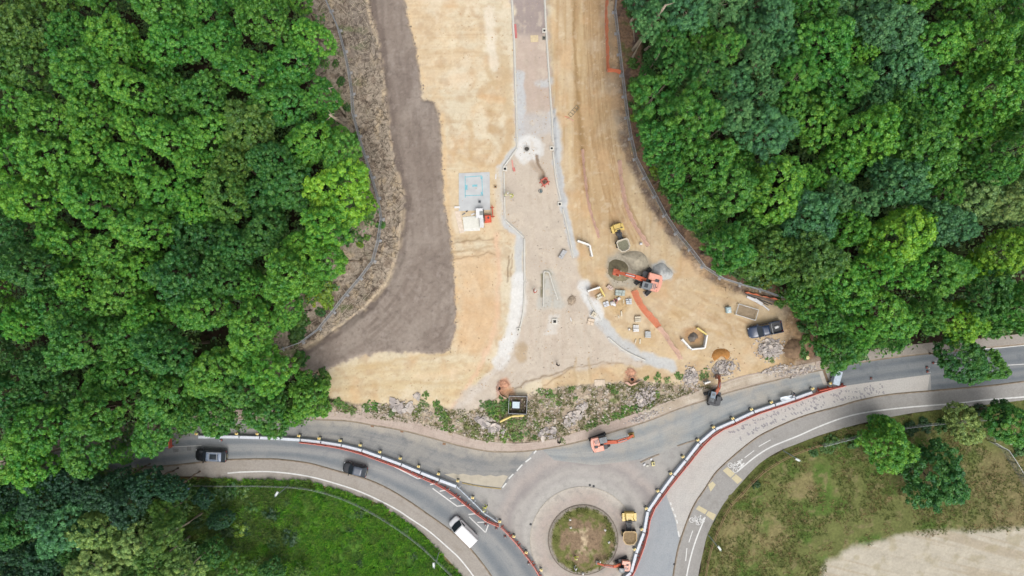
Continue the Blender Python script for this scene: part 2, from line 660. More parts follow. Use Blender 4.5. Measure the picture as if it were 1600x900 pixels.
VERGE = [(752, 960), (721, 900), (679, 854), (640, 820), (598, 791), (528, 766), (484, 753), (411, 752), (323, 748), (285, 750), (270, 820), (290, 960)]
PITCH = [(1260, 960), (1290, 880), (1330, 855), (1400, 838), (1440, 832), (1520, 828), (1670, 822), (1670, 960)]

# ------------------------------------------------------------------ the ground: one fine sheet of relief and tone, cut into its named areas
STEP = 1.7
gx = np.arange(-70, 1671, STEP)
gy = np.arange(-70, 961, STEP)
PX, PY = np.meshgrid(gx, gy)
_tab = np.random.RandomState(3).rand(512, 512).astype(np.float32)


def vnoise(x, y, seed=0):
    x = np.asarray(x, float) + seed * 17.31
    y = np.asarray(y, float) + seed * 9.77
    xi, yi = np.floor(x).astype(int), np.floor(y).astype(int)
    fx, fy = x - xi, y - yi
    fx, fy = fx * fx * (3 - 2 * fx), fy * fy * (3 - 2 * fy)
    g = lambda a, b: _tab[a % 512, b % 512]
    return (g(xi, yi) * (1 - fx) + g(xi + 1, yi) * fx) * (1 - fy) + (g(xi, yi + 1) * (1 - fx) + g(xi + 1, yi + 1) * fx) * fy


def fbm(x, y, oct=4, seed=0, gain=0.5):
    s, a, t = 0, 1.0, 0
    for i in range(oct):
        s = s + a * vnoise(x * 2 ** i, y * 2 ** i, seed + i * 5)
        t += a
        a *= gain
    return s / t * 2 - 1


def gfbm(ax, ay, oct=4, seed=0, gain=0.5):
    """the same noise on the whole grid, row and column at a time"""
    out, a, t = np.zeros(PX.shape, np.float32), 1.0, 0
    for i in range(oct):
        sd = seed + i * 5
        x = gx / ax * 2 ** i + sd * 17.31
        y = gy / ay * 2 ** i + sd * 9.77
        xi, yi = np.floor(x).astype(int), np.floor(y).astype(int)
        fx, fy = (x - xi).astype(np.float32), (y - yi).astype(np.float32)
        fx, fy = fx * fx * (3 - 2 * fx), fy * fy * (3 - 2 * fy)
        yu = np.arange(yi.min(), yi.max() + 2)
        cols = _tab[np.ix_(xi % 512, yu % 512)].T * (1 - fx) + _tab[np.ix_((xi + 1) % 512, yu % 512)].T * fx
        k = yi - yi.min()
        out += np.float32(a) * (cols[k] * (1 - fy[:, None]) + cols[k + 1] * fy[:, None])
        t += a
        a *= gain
    return out / t * 2 - 1


def sdist(poly, X, Y, pad=60, closed=True):
    """signed distance, inside positive (or unsigned to an open line)"""
    P = np.array(poly, float)
    out = np.full(X.shape, -1e3 if closed else 1e3)
    if X is PX:                                    # the grid itself: work on the window only
        j0, j1 = np.searchsorted(gx, [P[:, 0].min() - pad, P[:, 0].max() + pad])
        i0, i1 = np.searchsorted(gy, [P[:, 1].min() - pad, P[:, 1].max() + pad])
        if (i1 - i0) * (j1 - j0) < X.size * 0.9 and i1 > i0 and j1 > j0:
            out[i0:i1, j0:j1] = sdist(poly, X[i0:i1, j0:j1], Y[i0:i1, j0:j1], pad, closed)
            return out
    sel = (X > P[:, 0].min() - pad) & (X < P[:, 0].max() + pad) & (Y > P[:, 1].min() - pad) & (Y < P[:, 1].max() + pad)
    x, y = X[sel], Y[sel]
    d = np.full(x.shape, 1e9)
    ins = np.zeros(x.shape, bool)
    Q = np.roll(P, -1, axis=0) if closed else P[1:]
    for a, b in zip(P if closed else P[:-1], Q):
        e = b - a
        l2 = e @ e
        if l2 < 1e-9:
            continue
        t = np.clip(((x - a[0]) * e[0] + (y - a[1]) * e[1]) / l2, 0, 1)
        d = np.minimum(d, (x - a[0] - t * e[0]) ** 2 + (y - a[1] - t * e[1]) ** 2)
        if closed:
            c = (a[1] > y) != (b[1] > y)
            with np.errstate(divide='ignore', invalid='ignore'):
                xx = a[0] + (y - a[1]) * e[0] / e[1] if e[1] else x * 0
            ins ^= c & (x < xx)
    d = np.sqrt(d)
    out[sel] = np.where(ins, d, -d) if closed else d
    return out


def ss(a, b, x):
    t = np.clip((x - a) / (b - a), 0, 1)
    return t * t * (3 - 2 * t)


wx = PX + 5 * gfbm(14, 14, 4, 1)
wy = PY + 5 * gfbm(14, 14, 4, 2)
tone = np.zeros(PX.shape + (3,), np.float32)
grain = np.full(PX.shape, 0.25)
hz = np.full(PX.shape, 0.08)
n1 = gfbm(60, 60, 5, 3)
n2 = gfbm(12, 12, 5, 4)
n3 = gfbm(5, 5, 3, 5)


def paint(mask, c, var=0.0, n=None, gr=None):
    global tone, grain
    if not mask.any():
        return
    c = np.array(c[:3])
    r_, q_ = np.flatnonzero(mask.any(1)), np.flatnonzero(mask.any(0))
    w_ = (slice(r_[0], r_[-1] + 1), slice(q_[0], q_[-1] + 1))
    mk = mask[w_].astype(np.float32)[..., None]
    k = c.astype(np.float32) if n is None else c.astype(np.float32) * (1 + var * n[w_]).astype(np.float32)[..., None]
    tone[w_] += (k - tone[w_]) * mk
    if gr is not None:
        grain[w_] += (gr - grain[w_]) * mk[..., 0]


ones = np.ones(PX.shape)
# woodland floor: leaf litter and low growth
paint(ones, A(58, 48, 36), 0.4, n2, 0.45)
paint(ss(0.0, 0.35, n1 + 0.5 * n2), A(50, 66, 32), 0.4, n3)
# cleared strip of brash and dead grass around the site
strip = np.minimum(sdist([(470, -80), (590, -80), (592, 20), (606, 130), (622, 270), (640, 320), (632, 402), (612, 446), (575, 490), (520, 525), (470, 560), (455, 590),
                          (400, 600), (400, 520), (470, 440), (500, 380), (540, 330), (530, 250), (490, 150)], wx, wy, 80), 30)
ms = ss(-4, 5, strip)
paint(ms, A(180, 166, 148), 0.2, n2, 0.45)
paint(ms * ss(0.05, 0.4, n2 + 0.3 * n3), A(146, 130, 114), 0.2, n3)
paint(ms * ss(0.15, 0.5, gfbm(9, 16, 4, 8)) * 0.8, A(196, 176, 146))
paint(ms * ss(0.3, 0.5, gfbm(4, 5, 3, 9)) * 0.7, A(70, 58, 48))
paint(ms * ss(150, 60, PY) * ss(530, 560, PX) * 0.7, A(142, 132, 122), 0.15, n2)
paint(ms * ss(0.25, 0.5, gfbm(14, 14, 3, 10)) * ss(590, 540, PX) * 0.6, A(96, 118, 58))
rstrip = sdist([(955, -80), (1010, -80), (1000, 60), (1010, 160), (1030, 250), (1080, 330), (1120, 400), (1190, 435), (1270, 480), (1290, 560), (1240, 580),
                (1250, 500), (1200, 462), (1140, 445), (1085, 405), (1046, 356), (1022, 317), (992, 262), (975, 200), (966, 112), (960, 60)], wx, wy, 60)
mr_ = ss(-4, 4, rstrip)
paint(mr_, A(150, 122, 98), 0.25, n2, 0.5)
paint(mr_ * ss(0.0, 0.4, n2), A(112, 92, 82), 0.2, n3)
paint(mr_ * ss(0.2, 0.5, gfbm(10, 10, 3, 12)) * 0.6, A(92, 112, 56))
# the weedy strip between the site and the old road
weed = sdist([(500, 632), (560, 628), (640, 628), (700, 638), (760, 632), (850, 605), (930, 596), (1000, 590), (1060, 592), (1120, 600), (1240, 568), (1290, 555),
              (1290, 575), (1165, 592), (1060, 628), (960, 662), (860, 692), (760, 695), (640, 664), (560, 650), (500, 650)], wx, wy, 60)
mw = ss(-3, 4, weed)
paint(mw, A(182, 165, 144), 0.15, n2, 0.4)
paint(mw * ss(0.05, 0.45, gfbm(10, 8, 4, 14)) * ss(1120, 1000, PX), A(124, 132, 84), 0.25, n3)
paint(mw * ss(0.15, 0.4, gfbm(5, 5, 4, 15)) * 0.8, A(148, 132, 112))
paint(mw * ss(0.1, 0.5, gfbm(7, 7, 3, 16)) * 0.7, A(214, 200, 176))
paint(mw * ss(1030, 1110, PX) * 0.8, A(152, 132, 114), 0.2, n2)
# sand of the earthworks
site = sdist(SITE, wx, wy, 40)
m0 = ss(-3, 3, site)
streak_h = gfbm(90, 3.2, 3, 20)
streak_v = gfbm(4.5, 110, 4, 21)
paint(m0, A(229, 215, 187), 0.05, n1, 0.09)
lft = m0 * ss(800, 770, PX)
paint(lft * 0.55 * ss(0.0, 0.6, n1 + 0.5 * n2 + 0.3), A(224, 194, 154), 0.1, n2)
paint(lft * 0.5 * ss(0.1, 0.5, gfbm(25, 18, 4, 22)), A(238, 224, 194))
paint(lft * 0.25 * ss(-0.1, 0.5, streak_h), A(205, 174, 126))
paint(lft * 0.4 * ss(0.25, 0.6, gfbm(18, 30, 4, 24)) * ss(80, 200, PY) * ss(640, 720, PX), A(200, 160, 112))
paint(lft * ss(740, 770, PX) * ss(300, 200, PY) * 0.5 * ss(-0.2, 0.4, n2), A(196, 168, 124))
paint(lft * ss(545, 580, PY) * 0.45, A(222, 198, 150), 0.06, streak_h)
rgt = m0 * ss(850, 870, PX)
paint(rgt * 0.75, A(212, 185, 146), 0.08, n2)
paint(rgt * ss(1000, 930, PX) * ss(420, 330, PY) * ss(890, 900, PX) * 0.6, A(196, 164, 120), 0.1, n2)
paint(rgt * 0.55 * ss(0.0, 0.5, streak_v) * ss(480, 380, PY), A(186, 154, 110))
paint(rgt * 0.45 * ss(0.1, 0.5, gfbm(5, 90, 3, 26)) * ss(480, 380, PY), A(232, 210, 168))
sc_ = sdist([(890, -80), (902, -80), (899, 0), (902, 120), (912, 200), (920, 300), (908, 300), (903, 200), (896, 120), (893, 0)], wx, wy, 30)
paint(ss(-2, 3, sc_) * 0.75, A(172, 140, 96), 0.1, n2)
paint(m0 * ss(-6, 2, sdist([(935, -80), (968, -80), (962, 60), (970, 130), (985, 235), (972, 235), (955, 160), (945, 110), (938, 40)], wx, wy, 40)) * 0.7, A(158, 138, 116), 0.12, n2)
paint(m0 * ss(19, 8, site + 5 * n2) * ss(955, 975, PX) * ss(540, 480, PY) * 0.95, A(124, 108, 98), 0.22, n3, 0.35)
paint(rgt * ss(380, 420, PY) * 0.45 * ss(0.0, 0.5, gfbm(40, 22, 4, 28)), A(200, 166, 116))
paint(rgt * ss(400, 430, PY) * 0.35 * ss(0.05, 0.5, fbm((PX + PY * 0.6) / 50, (PY - PX * 0.3) / 5, 3, 29)), A(232, 206, 160))
paint(m0 * ss(1205, 1235, PX) * ss(460, 480, PY) * 0.85, A(132, 106, 80), 0.2, n2, 0.3)
# wheel and track marks across the sand
trk = np.zeros(PX.shape)
TN = (0.15 + 0.65 * ss(-0.35, 0.35, n2)) * (0.5 + 0.5 * ss(-0.3, 0.5, gfbm(40, 40, 3, 80)))


def track(pts, gauge=17, wd=4.0, dark=0.5, tread=0.0, seed=0):
    global trk
    P = spline(pts, 16.0)
    P = P + np.c_[np.sin(np.arange(len(P)) * 0.5 + seed) * 2, np.cos(np.arange(len(P)) * 0.43 + seed) * 2]
    for s_ in (-1, 1):
        d = sdist(offset(P, s_ * gauge / 2), PX, PY, 12, closed=False)
        m_ = ss(wd / 2 + 1.2, wd / 2 - 1.0, d) * dark * TN
        trk = np.maximum(trk, m_)


for k_, (pts, g_, w_, d_) in enumerate([
        ([(918, -60), (922, 60), (932, 160), (944, 250), (965, 330), (990, 385)], 18, 4.5, 0.8), ([(930, -60), (934, 80), (943, 180), (955, 270), (985, 350), (1040, 430), (1100, 480), (1165, 512)], 18, 4.5, 0.75),
        ([(908, -60), (912, 60), (922, 180), (934, 280), (945, 345)], 17, 4, 0.7), ([(938, -60), (942, 60), (950, 170), (962, 240)], 16, 3.5, 0.7), ([(915, 40), (930, 200), (958, 300), (975, 350)], 16, 5, 0.6),
        ([(990, 400), (1040, 450), (1090, 470), (1150, 480)], 18, 4.5, 0.6), ([(1020, 450), (1070, 490), (1130, 520), (1180, 520)], 18, 4.5, 0.65), ([(900, 440), (960, 430), (1030, 455), (1100, 500)], 18, 4, 0.5),
        ([(1060, 560), (1110, 530), (1160, 515)], 17, 4, 0.55), ([(1100, 470), (1130, 500), (1140, 540)], 17, 4, 0.55), ([(1030, 470), (1060, 510), (1070, 560), (1060, 585)], 18, 4, 0.5),
        ([(640, 60), (720, 64), (795, 60)], 20, 3, 0.35), ([(645, 95), (720, 92), (798, 100)], 20, 3, 0.35), ([(650, 130), (720, 134), (800, 128)], 20, 3, 0.35), ([(640, 20), (720, 16), (795, 24)], 20, 3, 0.35),
        ([(700, 375), (740, 380), (770, 370), (800, 372)], 18, 4, 0.75), ([(700, 402), (740, 396), (790, 388)], 16, 4, 0.6), ([(712, 300), (716, 360), (740, 420), (745, 500), (720, 560)], 18, 4, 0.5),
        ([(730, 420), (750, 470), (752, 530), (730, 590), (690, 615)], 18, 4, 0.5), ([(520, 600), (600, 590), (680, 585), (740, 560), (780, 500)], 18, 4.5, 0.55), ([(530, 615), (620, 606), (700, 606), (760, 590)], 18, 4, 0.5),
        ([(700, 200), (740, 210), (770, 240), (778, 258)], 18, 4, 0.45), ([(700, 235), (740, 225), (790, 180), (796, 120)], 18, 4, 0.45), ([(770, 380), (772, 450), (768, 520), (745, 580)], 17, 3.5, 0.5),
        ([(870, 60), (876, 150), (885, 220)], 14, 4, 0.4), ([(885, 230), (895, 300), (915, 380), (960, 420)], 16, 4, 0.5), ([(560, 590), (640, 575), (700, 560), (716, 500), (722, 440)], 17, 4, 0.45)]):
    track(pts, g_, w_, d_, seed=k_)
paint(trk * m0, A(186, 152, 110), 0.1, n3)
trk = np.zeros(PX.shape)
for k_ in range(16):
    o_ = -34 + k_ * 3.4 + 2 * math.sin(k_ * 2.3)
    P = spline([(930 + o_ * 0.6, -60), (934 + o_ * 0.6, 60), (942 + o_ * 0.65, 160), (952 + o_ * 0.7, 240), (972 + o_ * 0.8, 320), (1000 + o_ * 0.9, 380)][:6 if k_ % 3 else 4], 18.0)
    trk = np.maximum(trk, ss(1.9, 0.5, sdist(P, PX, PY, 8, closed=False)) * (0.35 + 0.65 * ss(-0.3, 0.3, gfbm(12, 40, 3, 110 + k_))))
paint(trk * m0 * 0.6, A(170, 136, 96), 0.1, n3)
hz -= 0.03 * trk
paint(m0 * ss(0.25, 0.6, gfbm(4, 4, 3, 90)) * 0.28, A(186, 158, 122))
paint(m0 * ss(0.3, 0.6, gfbm(6, 6, 3, 91)) * 0.3, A(240, 226, 200))
paint(m0 * ss(0.1, 0.5, gfbm(30, 30, 4, 92)) * 0.45, A(220, 182, 138), 0.08, n3)
paint(m0 * ss(0.05, 0.5, fbm((wx * 0.8 + wy * 0.6) / 22, (wy * 0.8 - wx * 0.6) / 34, 5, 97)) * (0.4 - 0.2 * ss(850, 870, PX)), A(240, 228, 204), 0.05, n3)
paint(m0 * ss(0.1, 0.5, fbm((wx * 0.6 - wy * 0.8) / 14, (wy * 0.6 + wx * 0.8) / 20, 5, 98)) * 0.4, A(192, 160, 122), 0.05, n3)
# stockpiled topsoil, rolled flat
ts = sdist(TOPSOIL, PX + 3 * gfbm(9, 9, 3, 30), PY + 3 * gfbm(9, 9, 3, 31), 40)
mt = ss(-3, 3, ts + 2 * n3)
paint(mt, A(159, 146, 135), 0.08, n2, 0.12)
paint(mt * 0.35 * ss(0.0, 0.5, n1 + 0.3 * n2), A(164, 154, 147))
paint(mt * 0.5 * ss(0.05, 0.5, gfbm(5, 80, 3, 33)) * ss(330, 250, PY), A(136, 124, 116))
paint(mt * 0.45 * ss(0.05, 0.5, fbm((PX + PY) / 60, (PX - PY) / 6, 3, 34)) * ss(380, 440, PY), A(140, 126, 116))
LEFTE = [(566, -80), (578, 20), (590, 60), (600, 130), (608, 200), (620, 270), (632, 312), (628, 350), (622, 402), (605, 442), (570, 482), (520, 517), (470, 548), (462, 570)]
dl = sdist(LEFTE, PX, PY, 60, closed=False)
left_band = mt * ss(15, 9, dl + 4 * n2)  # band inside the topsoil's left edge, painted in a darker tone
paint(left_band * 0.65, A(124, 110, 102), 0.08, n2)
paint(ss(6, 1, dl) * (1 - mt) * m0 * 0.0, A(200, 180, 150))
paint(ss(5, 0, np.abs(dl - 2)) * 0.7 * ss(-0.2, 0.3, n2) * ss(700, 560, PY), A(214, 194, 164))
for pts, wd, c, st in [([(766, 15), (768, 60), (771, 105)], 15, A(242, 232, 212), 0.7), ([(788, 95), (792, 140), (796, 175)], 16, A(206, 180, 140), 0.6), ([(798, 190), (794, 225), (776, 260)], 12, A(204, 170, 124), 0.65),
                       ([(733, 190), (737, 225), (735, 245)], 7, A(210, 178, 132), 0.6), ([(700, 235), (740, 258), (775, 262)], 6, A(214, 184, 140), 0.55), ([(752, 170), (756, 210)], 9, A(238, 224, 196), 0.5),
                       ([(776, 365), (779, 440), (772, 520), (742, 588), (708, 638)], 6, A(240, 198, 168), 0.6), ([(752, 150), (786, 158)], 12, A(226, 188, 142), 0.6), ([(706, 30), (712, 140)], 3, A(240, 222, 190), 0.5),
                       ([(650, 590), (700, 585), (745, 570)], 8, A(238, 212, 176), 0.5), ([(560, 575), (640, 560), (705, 552)], 5, A(206, 178, 130), 0.6), ([(540, 605), (650, 598), (720, 600)], 3, A(206, 180, 136), 0.5),
                       ([(690, 180), (694, 260), (698, 330), (710, 400), (714, 470)], 7, A(232, 198, 150), 0.6), ([(640, 20), (648, 70), (664, 140)], 4, A(236, 206, 162), 0.6)]:
    band0 = ss(wd / 2 + 4, wd / 2 - 4, sdist(pts, wx, wy, 60, closed=False)) * st * m0
    paint(band0 * (1 - mt), c, 0.05, n2)
# bench of sand spilling over the topsoil edge at (715, 395)
paint(ss(-5, 5, sdist([(706, 372), (760, 378), (775, 384), (740, 400), (706, 405)], wx, wy)) * 0.55 * ss(-0.3, 0.3, streak_h), A(170, 148, 118))
trk = np.zeros(PX.shape)
for k_, (pts, g_, w_, d_) in enumerate([([(598, -60), (608, 40), (622, 140), (640, 240), (650, 330), (652, 420), (620, 490), (560, 540)], 16, 5, 0.8), ([(612, -60), (622, 60), (636, 160), (660, 260), (668, 350), (672, 430), (650, 500), (590, 545)], 16, 5, 0.7),
                                        ([(640, 180), (664, 250), (676, 330), (690, 420), (690, 500), (660, 540)], 16, 5, 0.7), ([(500, 560), (560, 530), (620, 480), (660, 420), (700, 390)], 16, 5, 0.75), ([(520, 565), (600, 535), (660, 480), (705, 430)], 16, 5, 0.6),
                                        ([(590, 545), (650, 535), (700, 520)], 16, 5, 0.5), ([(620, 60), (640, 150), (650, 250)], 14, 4, 0.6), ([(630, 420), (670, 400), (706, 384)], 16, 4, 0.7)]):
    track(pts, g_, w_, d_, seed=k_ + 40)
paint(mt * trk, A(118, 105, 96), 0.1, n3)
paint(mt * ss(0.0, 0.5, gfbm(40, 60, 4, 120)) * 0.45, A(138, 124, 114), 0.08, n3)
paint(mt * ss(0.05, 0.5, fbm((PX * 0.9 + PY * 0.4) / 30, (PY * 0.9 - PX * 0.4) / 50, 4, 121)) * 0.45, A(176, 164, 152), 0.08, n3)
paint(mt * ss(0.2, 0.55, gfbm(5, 5, 4, 93)) * 0.45, A(122, 109, 101))
paint(mt * ss(0.25, 0.6, gfbm(7, 7, 4, 94)) * 0.45, A(176, 164, 154))
hz -= 0.02 * trk
paint(m0 * (1 - mt) * ss(-10, 12, sdist([(712, 400), (772, 392), (778, 450), (772, 520), (745, 560), (716, 540), (718, 470)], wx, wy)) * 0.6, A(228, 192, 150), 0.08, n2)
# formation of the new road: crushed stone
fm = sdist(FORMATION, PX + 8 * gfbm(14, 14, 5, 40), PY + 8 * gfbm(14, 14, 5, 41), 40)
mf = ss(-4, 4, fm)
paint(mf, A(213, 200, 183), 0.04, n2, 0.075)
paint(mf * 0.5 * ss(0, 0.5, n1 + 0.4 * n2), A(208, 194, 178))
paint(mf * ss(66, 48, PY + 3 * n2), A(174, 160, 154), 0.05, n2)
paint(mf * ss(48, 66, PY + 3 * n2) * ss(210, 150, PY) * 0.75, A(204, 184, 170), 0.05, n2)
paint(mf * ss(400, 450, PY) * 0.4 * ss(0.0, 0.4, gfbm(7, 90, 3, 43)), A(206, 188, 170))
paint(ss(-4, 3, sdist([(818, 65), (828, 56), (842, 56), (842, 66), (830, 70)], wx, wy)) * 0.0, A(225, 200, 160))


def band(pts, wd, c, st=1.0, soft=3.0, gr=0.1):
    paint(ss(wd / 2 + soft, wd / 2 - soft, sdist(pts, wx, wy, 60, closed=False)) * st, c, 0.04, n2, gr)


GREY, PALE = A(208, 211, 212), A(236, 235, 231)
band([(812, 115), (813, 170), (812, 215)], 15, GREY, 0.9)
band([(845, 132), (860, 128)], 12, GREY, 0.85, 4)
paint(ss(-8, 5, sdist([(810, 180), (860, 178), (858, 205), (835, 222), (812, 225)], wx, wy)) * 0.75, A(204, 202, 200), 0.05, n2)
band([(864, 175), (870, 240), (880, 320), (897, 398)], 11, GREY, 0.9, 2.5)
band([(866, 190), (872, 250)], 16, GREY, 0.5, 3)
paint(ss(26, 18, np.hypot(wx - 826, wy - 233)) * 0.9, PALE, 0.04, n2)
band([(806, 232), (784, 262)], 8, GREY, 0.8, 2)
band([(780, 264), (780, 330), (786, 345), (808, 366)], 12, GREY, 0.85, 3)
band([(810, 372), (811, 436)], 14, GREY, 0.85, 3)
band([(809, 436), (806, 490), (797, 530), (782, 566)], 22, PALE, 0.9, 4)
band([(784, 562), (768, 586), (742, 612), (722, 634)], 11, A(222, 212, 200), 0.6, 5)
band([(818, 440), (816, 490)], 10, PALE, 0.6, 4)
band([(914, 450), (930, 488), (957, 526), (998, 555), (1048, 572)], 17, A(206, 208, 207), 0.9, 3)
band([(912, 448), (935, 492)], 20, PALE, 0.7, 4)
# island being kerbed: grey bed with an olive trench on its left
paint(ss(-4, 4, sdist([(846, 422), (862, 420), (884, 475), (878, 482), (842, 482), (838, 470)], wx, wy)) * 0.8, A(198, 198, 190), 0.04, n2)
band([(847, 428), (846, 462)], 6, A(120, 116, 84), 0.9, 1.5)
band([(853, 424), (858, 430)], 5, A(140, 136, 100), 0.8, 2)
paint(ss(-3, 3, sdist([(858, 492), (876, 492), (874, 508), (868, 522), (852, 526), (858, 510)], wx, wy)) * 0.85, A(224, 218, 208), 0.04, n2)
paint(ss(-3, 3, sdist([(805, 540), (815, 533), (824, 540), (822, 562), (812, 566), (805, 556)], wx, wy)) * 0.8, A(192, 168, 134), 0.05, n2)
# crushed stone spread around the digging machine
paint(ss(-5, 5, sdist([(948, 402), (965, 392), (1000, 392), (1014, 404), (1020, 425), (1014, 440), (985, 450), (955, 448), (946, 430)], wx, wy)) * 0.85, A(190, 184, 168), 0.06, n2, 0.2)
paint(ss(-4, 4, sdist([(1018, 412), (1034, 406), (1052, 424), (1046, 438), (1024, 438), (1014, 426)], wx, wy)) * 0.9, A(196, 198, 196), 0.05, n2, 0.15)
trk = np.zeros(PX.shape)
for k_, (pts, g_, w_, d_) in enumerate([([(830, 80), (836, 180), (838, 300), (842, 380)], 16, 5, 0.5), ([(850, 300), (860, 400), (872, 470), (880, 560)], 16, 5, 0.5), ([(835, 380), (836, 480), (830, 540), (770, 600)], 16, 5, 0.5), ([(880, 430), (900, 500), (930, 560)], 16, 5, 0.5),
                                        ([(760, 620), (820, 570), (880, 550), (960, 545)], 16, 5, 0.45)]):
    track(pts, g_, w_, d_, seed=k_ + 60)
paint(mf * trk * 0.8, A(190, 174, 154), 0.08, n3)
paint(mf * ss(0.2, 0.55, gfbm(6, 6, 4, 95)) * 0.35, A(190, 176, 160))
paint(mf * ss(0.2, 0.55, gfbm(12, 12, 4, 96)) * 0.45, A(226, 212, 192))
# bays left of the road: the slab's sandy surround
paint(ss(-4, 4, sdist([(704, 268), (782, 262), (784, 352), (770, 368), (712, 368), (704, 330)], wx, wy)) * 0.6, A(230, 208, 172), 0.05, n2)
paint(ss(-3, 3, sdist([(706, 330), (720, 330), (728, 366), (712, 366)], wx, wy)) * 0.7, A(238, 222, 196), 0.04, n2)
# tyre and track marks, trench line, dug pits
for pts, wd, c, st in [([(838, 243), (850, 282)], 4.5, A(140, 118, 96), 0.9), ([(832, 255), (846, 275)], 9, A(180, 158, 134), 0.5),
                       ([(793, 400), (792, 442)], 1.6, A(120, 92, 62), 0.9), ([(799, 398), (797, 432)], 1.6, A(140, 108, 74), 0.8),
                       ([(704, 380), (772, 372)], 2.5, A(150, 124, 92), 0.6), ([(704, 408), (772, 396)], 2.5, A(150, 124, 92), 0.6),
                       ([(704, 396), (768, 386)], 3, A(190, 164, 126), 0.6),
                       ([(850, 602), (870, 590), (896, 576), (940, 568), (975, 570)], 1.6, A(150, 124, 92), 0.7), ([(735, 648), (790, 612), (850, 588), (896, 575)], 2.0, A(140, 118, 90), 0.8),
                       ([(899, 560), (897, 602)], 4, A(196, 172, 134), 0.6), ([(921, 558), (922, 600)], 4, A(196, 172, 134), 0.6),
                       ([(1085, 510), (1130, 525)], 5, A(196, 164, 116), 0.5), ([(1120, 490), (1145, 520)], 3, A(186, 154, 110), 0.5), ([(1130, 505), (1150, 530)], 3, A(186, 154, 110), 0.5),
                       ([(960, 600), (985, 572)], 3, A(180, 150, 110), 0.4)]:
    band(pts, wd, c, st, 1.5)
for x, y, r, c in [(787, 601, 9, A(208, 150, 116)), (796, 614, 8, A(226, 172, 128)), (783, 616, 8, A(200, 146, 110)), (985, 590, 10, A(216, 172, 136)), (986, 580, 8, A(168, 150, 136)),
                   (1085, 525, 15, A(190, 150, 108)), (930, 455, 12, A(196, 160, 120)), (967, 475, 16, A(206, 176, 130))]:
    paint(ss(r + 4, r - 4, np.hypot(wx - x, wy - y)) * 0.8, c, 0.12, n3, 0.25)
# lower-left verge, lower-right meadow and the bare pitch
vg = sdist(VERGE, wx, wy, 30)
paint(ss(-3, 5, vg), A(72, 112, 42), 0.35, n2, 0.45)
paint(ss(-3, 5, vg) * ss(0, 0.4, n1 + n2 * 0.6), A(92, 134, 50), 0.3, n3)
paint(ss(-3, 5, vg) * ss(500, 380, PX + 60 * n1) * 0.8, A(74, 92, 44), 0.35, n2)
paint(ss(-3, 5, vg) * ss(0.1, 0.45, gfbm(22, 22, 4, 48)) * ss(560, 440, PX) * 0.6, A(116, 124, 62), 0.2, n3)
paint(ss(-10, -2, vg) * ss(6, -1, vg) * 0.7, A(150, 128, 92), 0.2, n2)
md = sdist(MEADOW, wx, wy, 30)
mm = ss(-2, 3, md)
paint(mm, A(114, 120, 70), 0.2, n2, 0.35)
paint(mm * ss(-0.05, 0.4, n1 + 0.5 * n2), A(140, 132, 90), 0.18, n3)
paint(mm * ss(0.0, 0.45, gfbm(26, 26, 5, 50)), A(92, 116, 54), 0.22, n3)
paint(mm * ss(0.15, 0.5, gfbm(8, 8, 4, 51)) * 0.6, A(146, 134, 98))
paint(mm * ss(26, 8, md) * 0.6, A(92, 102, 50), 0.25, n2)
paint(mm * ss(1480, 1560, PX) * ss(690, 720, PY) * 0.6, A(140, 126, 92), 0.15, n2)
pt = sdist(PITCH, wx, wy, 30)
mp = ss(-6, 6, pt + 3 * n2)
paint(mp, A(198, 190, 172), 0.08, n2, 0.14)
paint(mp * 0.6 * ss(0.0, 0.4, fbm((PX + 0.25 * PY) / 120, (PY - 0.25 * PX) / 5, 3, 52)), A(180, 166, 142))
paint(mp * 0.5 * ss(0.05, 0.5, gfbm(14, 14, 4, 53)), A(170, 160, 128), 0.1, n3)
# roundabout island: scuffed soil ringed by grass
rc = np.hypot(PX - 911, PY - 844)
mi = ss(50, 47, rc)
isl = ss(52, 30, rc)
# relief
hz += 0.03 * n2 + 0.012 * n3
hz += m0 * (0.05 * n1 + 0.012 * streak_v * ss(850, 870, PX))
hz += 0.3 * ss(-1, 4, ts) + mt * (0.05 * n2 + 0.03 * n3) - 0.2 * ss(13, 3, dl) * mt
hz += 0.35 * ss(-2, 6, sdist([(850, -80), (897, -80), (897, 0), (900, 120), (908, 210), (914, 300), (900, 330), (880, 320), (866, 240), (860, 100)], PX, PY, 40))
hz += 0.12 * ms * n2 + 0.1 * mw * n2 + 0.08 * (ss(-3, 5, vg) + mm) * n2
hz = np.where(mf > 0.5, 0.06 + 0.015 * n2, hz)
rd = sdist(ROAD, PX, PY, 20)
hz = np.where(rd > -5.5, -0.14, hz)

xy = np.stack([(PX - 800) * S, (450 - PY) * S], -1)
verts = np.concatenate([xy, hz[..., None]], -1).reshape(-1, 3)
ny, nx = PX.shape
ii = np.arange(nx * ny).reshape(ny, nx)
quads = np.stack([ii[1:, :-1], ii[1:, 1:], ii[:-1, 1:], ii[:-1, :-1]], -1).reshape(-1, 4)
cxp = (PX[:-1, :-1] + STEP / 2).ravel()
cyp = (PY[:-1, :-1] + STEP / 2).ravel()
reg = np.zeros(len(quads), int)
for k, poly in ((1, SITE), (2, TOPSOIL), (3, FORMATION), (4, MEADOW), (5, VERGE), (6, PITCH)):
    reg[sdist(poly, cxp, cyp, 5) > 0] = k
reg[(sdist(ROAD, cxp, cyp, 5) > 0)] = 0
M_GROUND = terrain_material()


def height(px, py):
    i = int(round((py + 70) / STEP))
    j = int(round((px + 70) / STEP))
    return float(hz[min(max(i, 0), ny - 1), min(max(j, 0), nx - 1)])


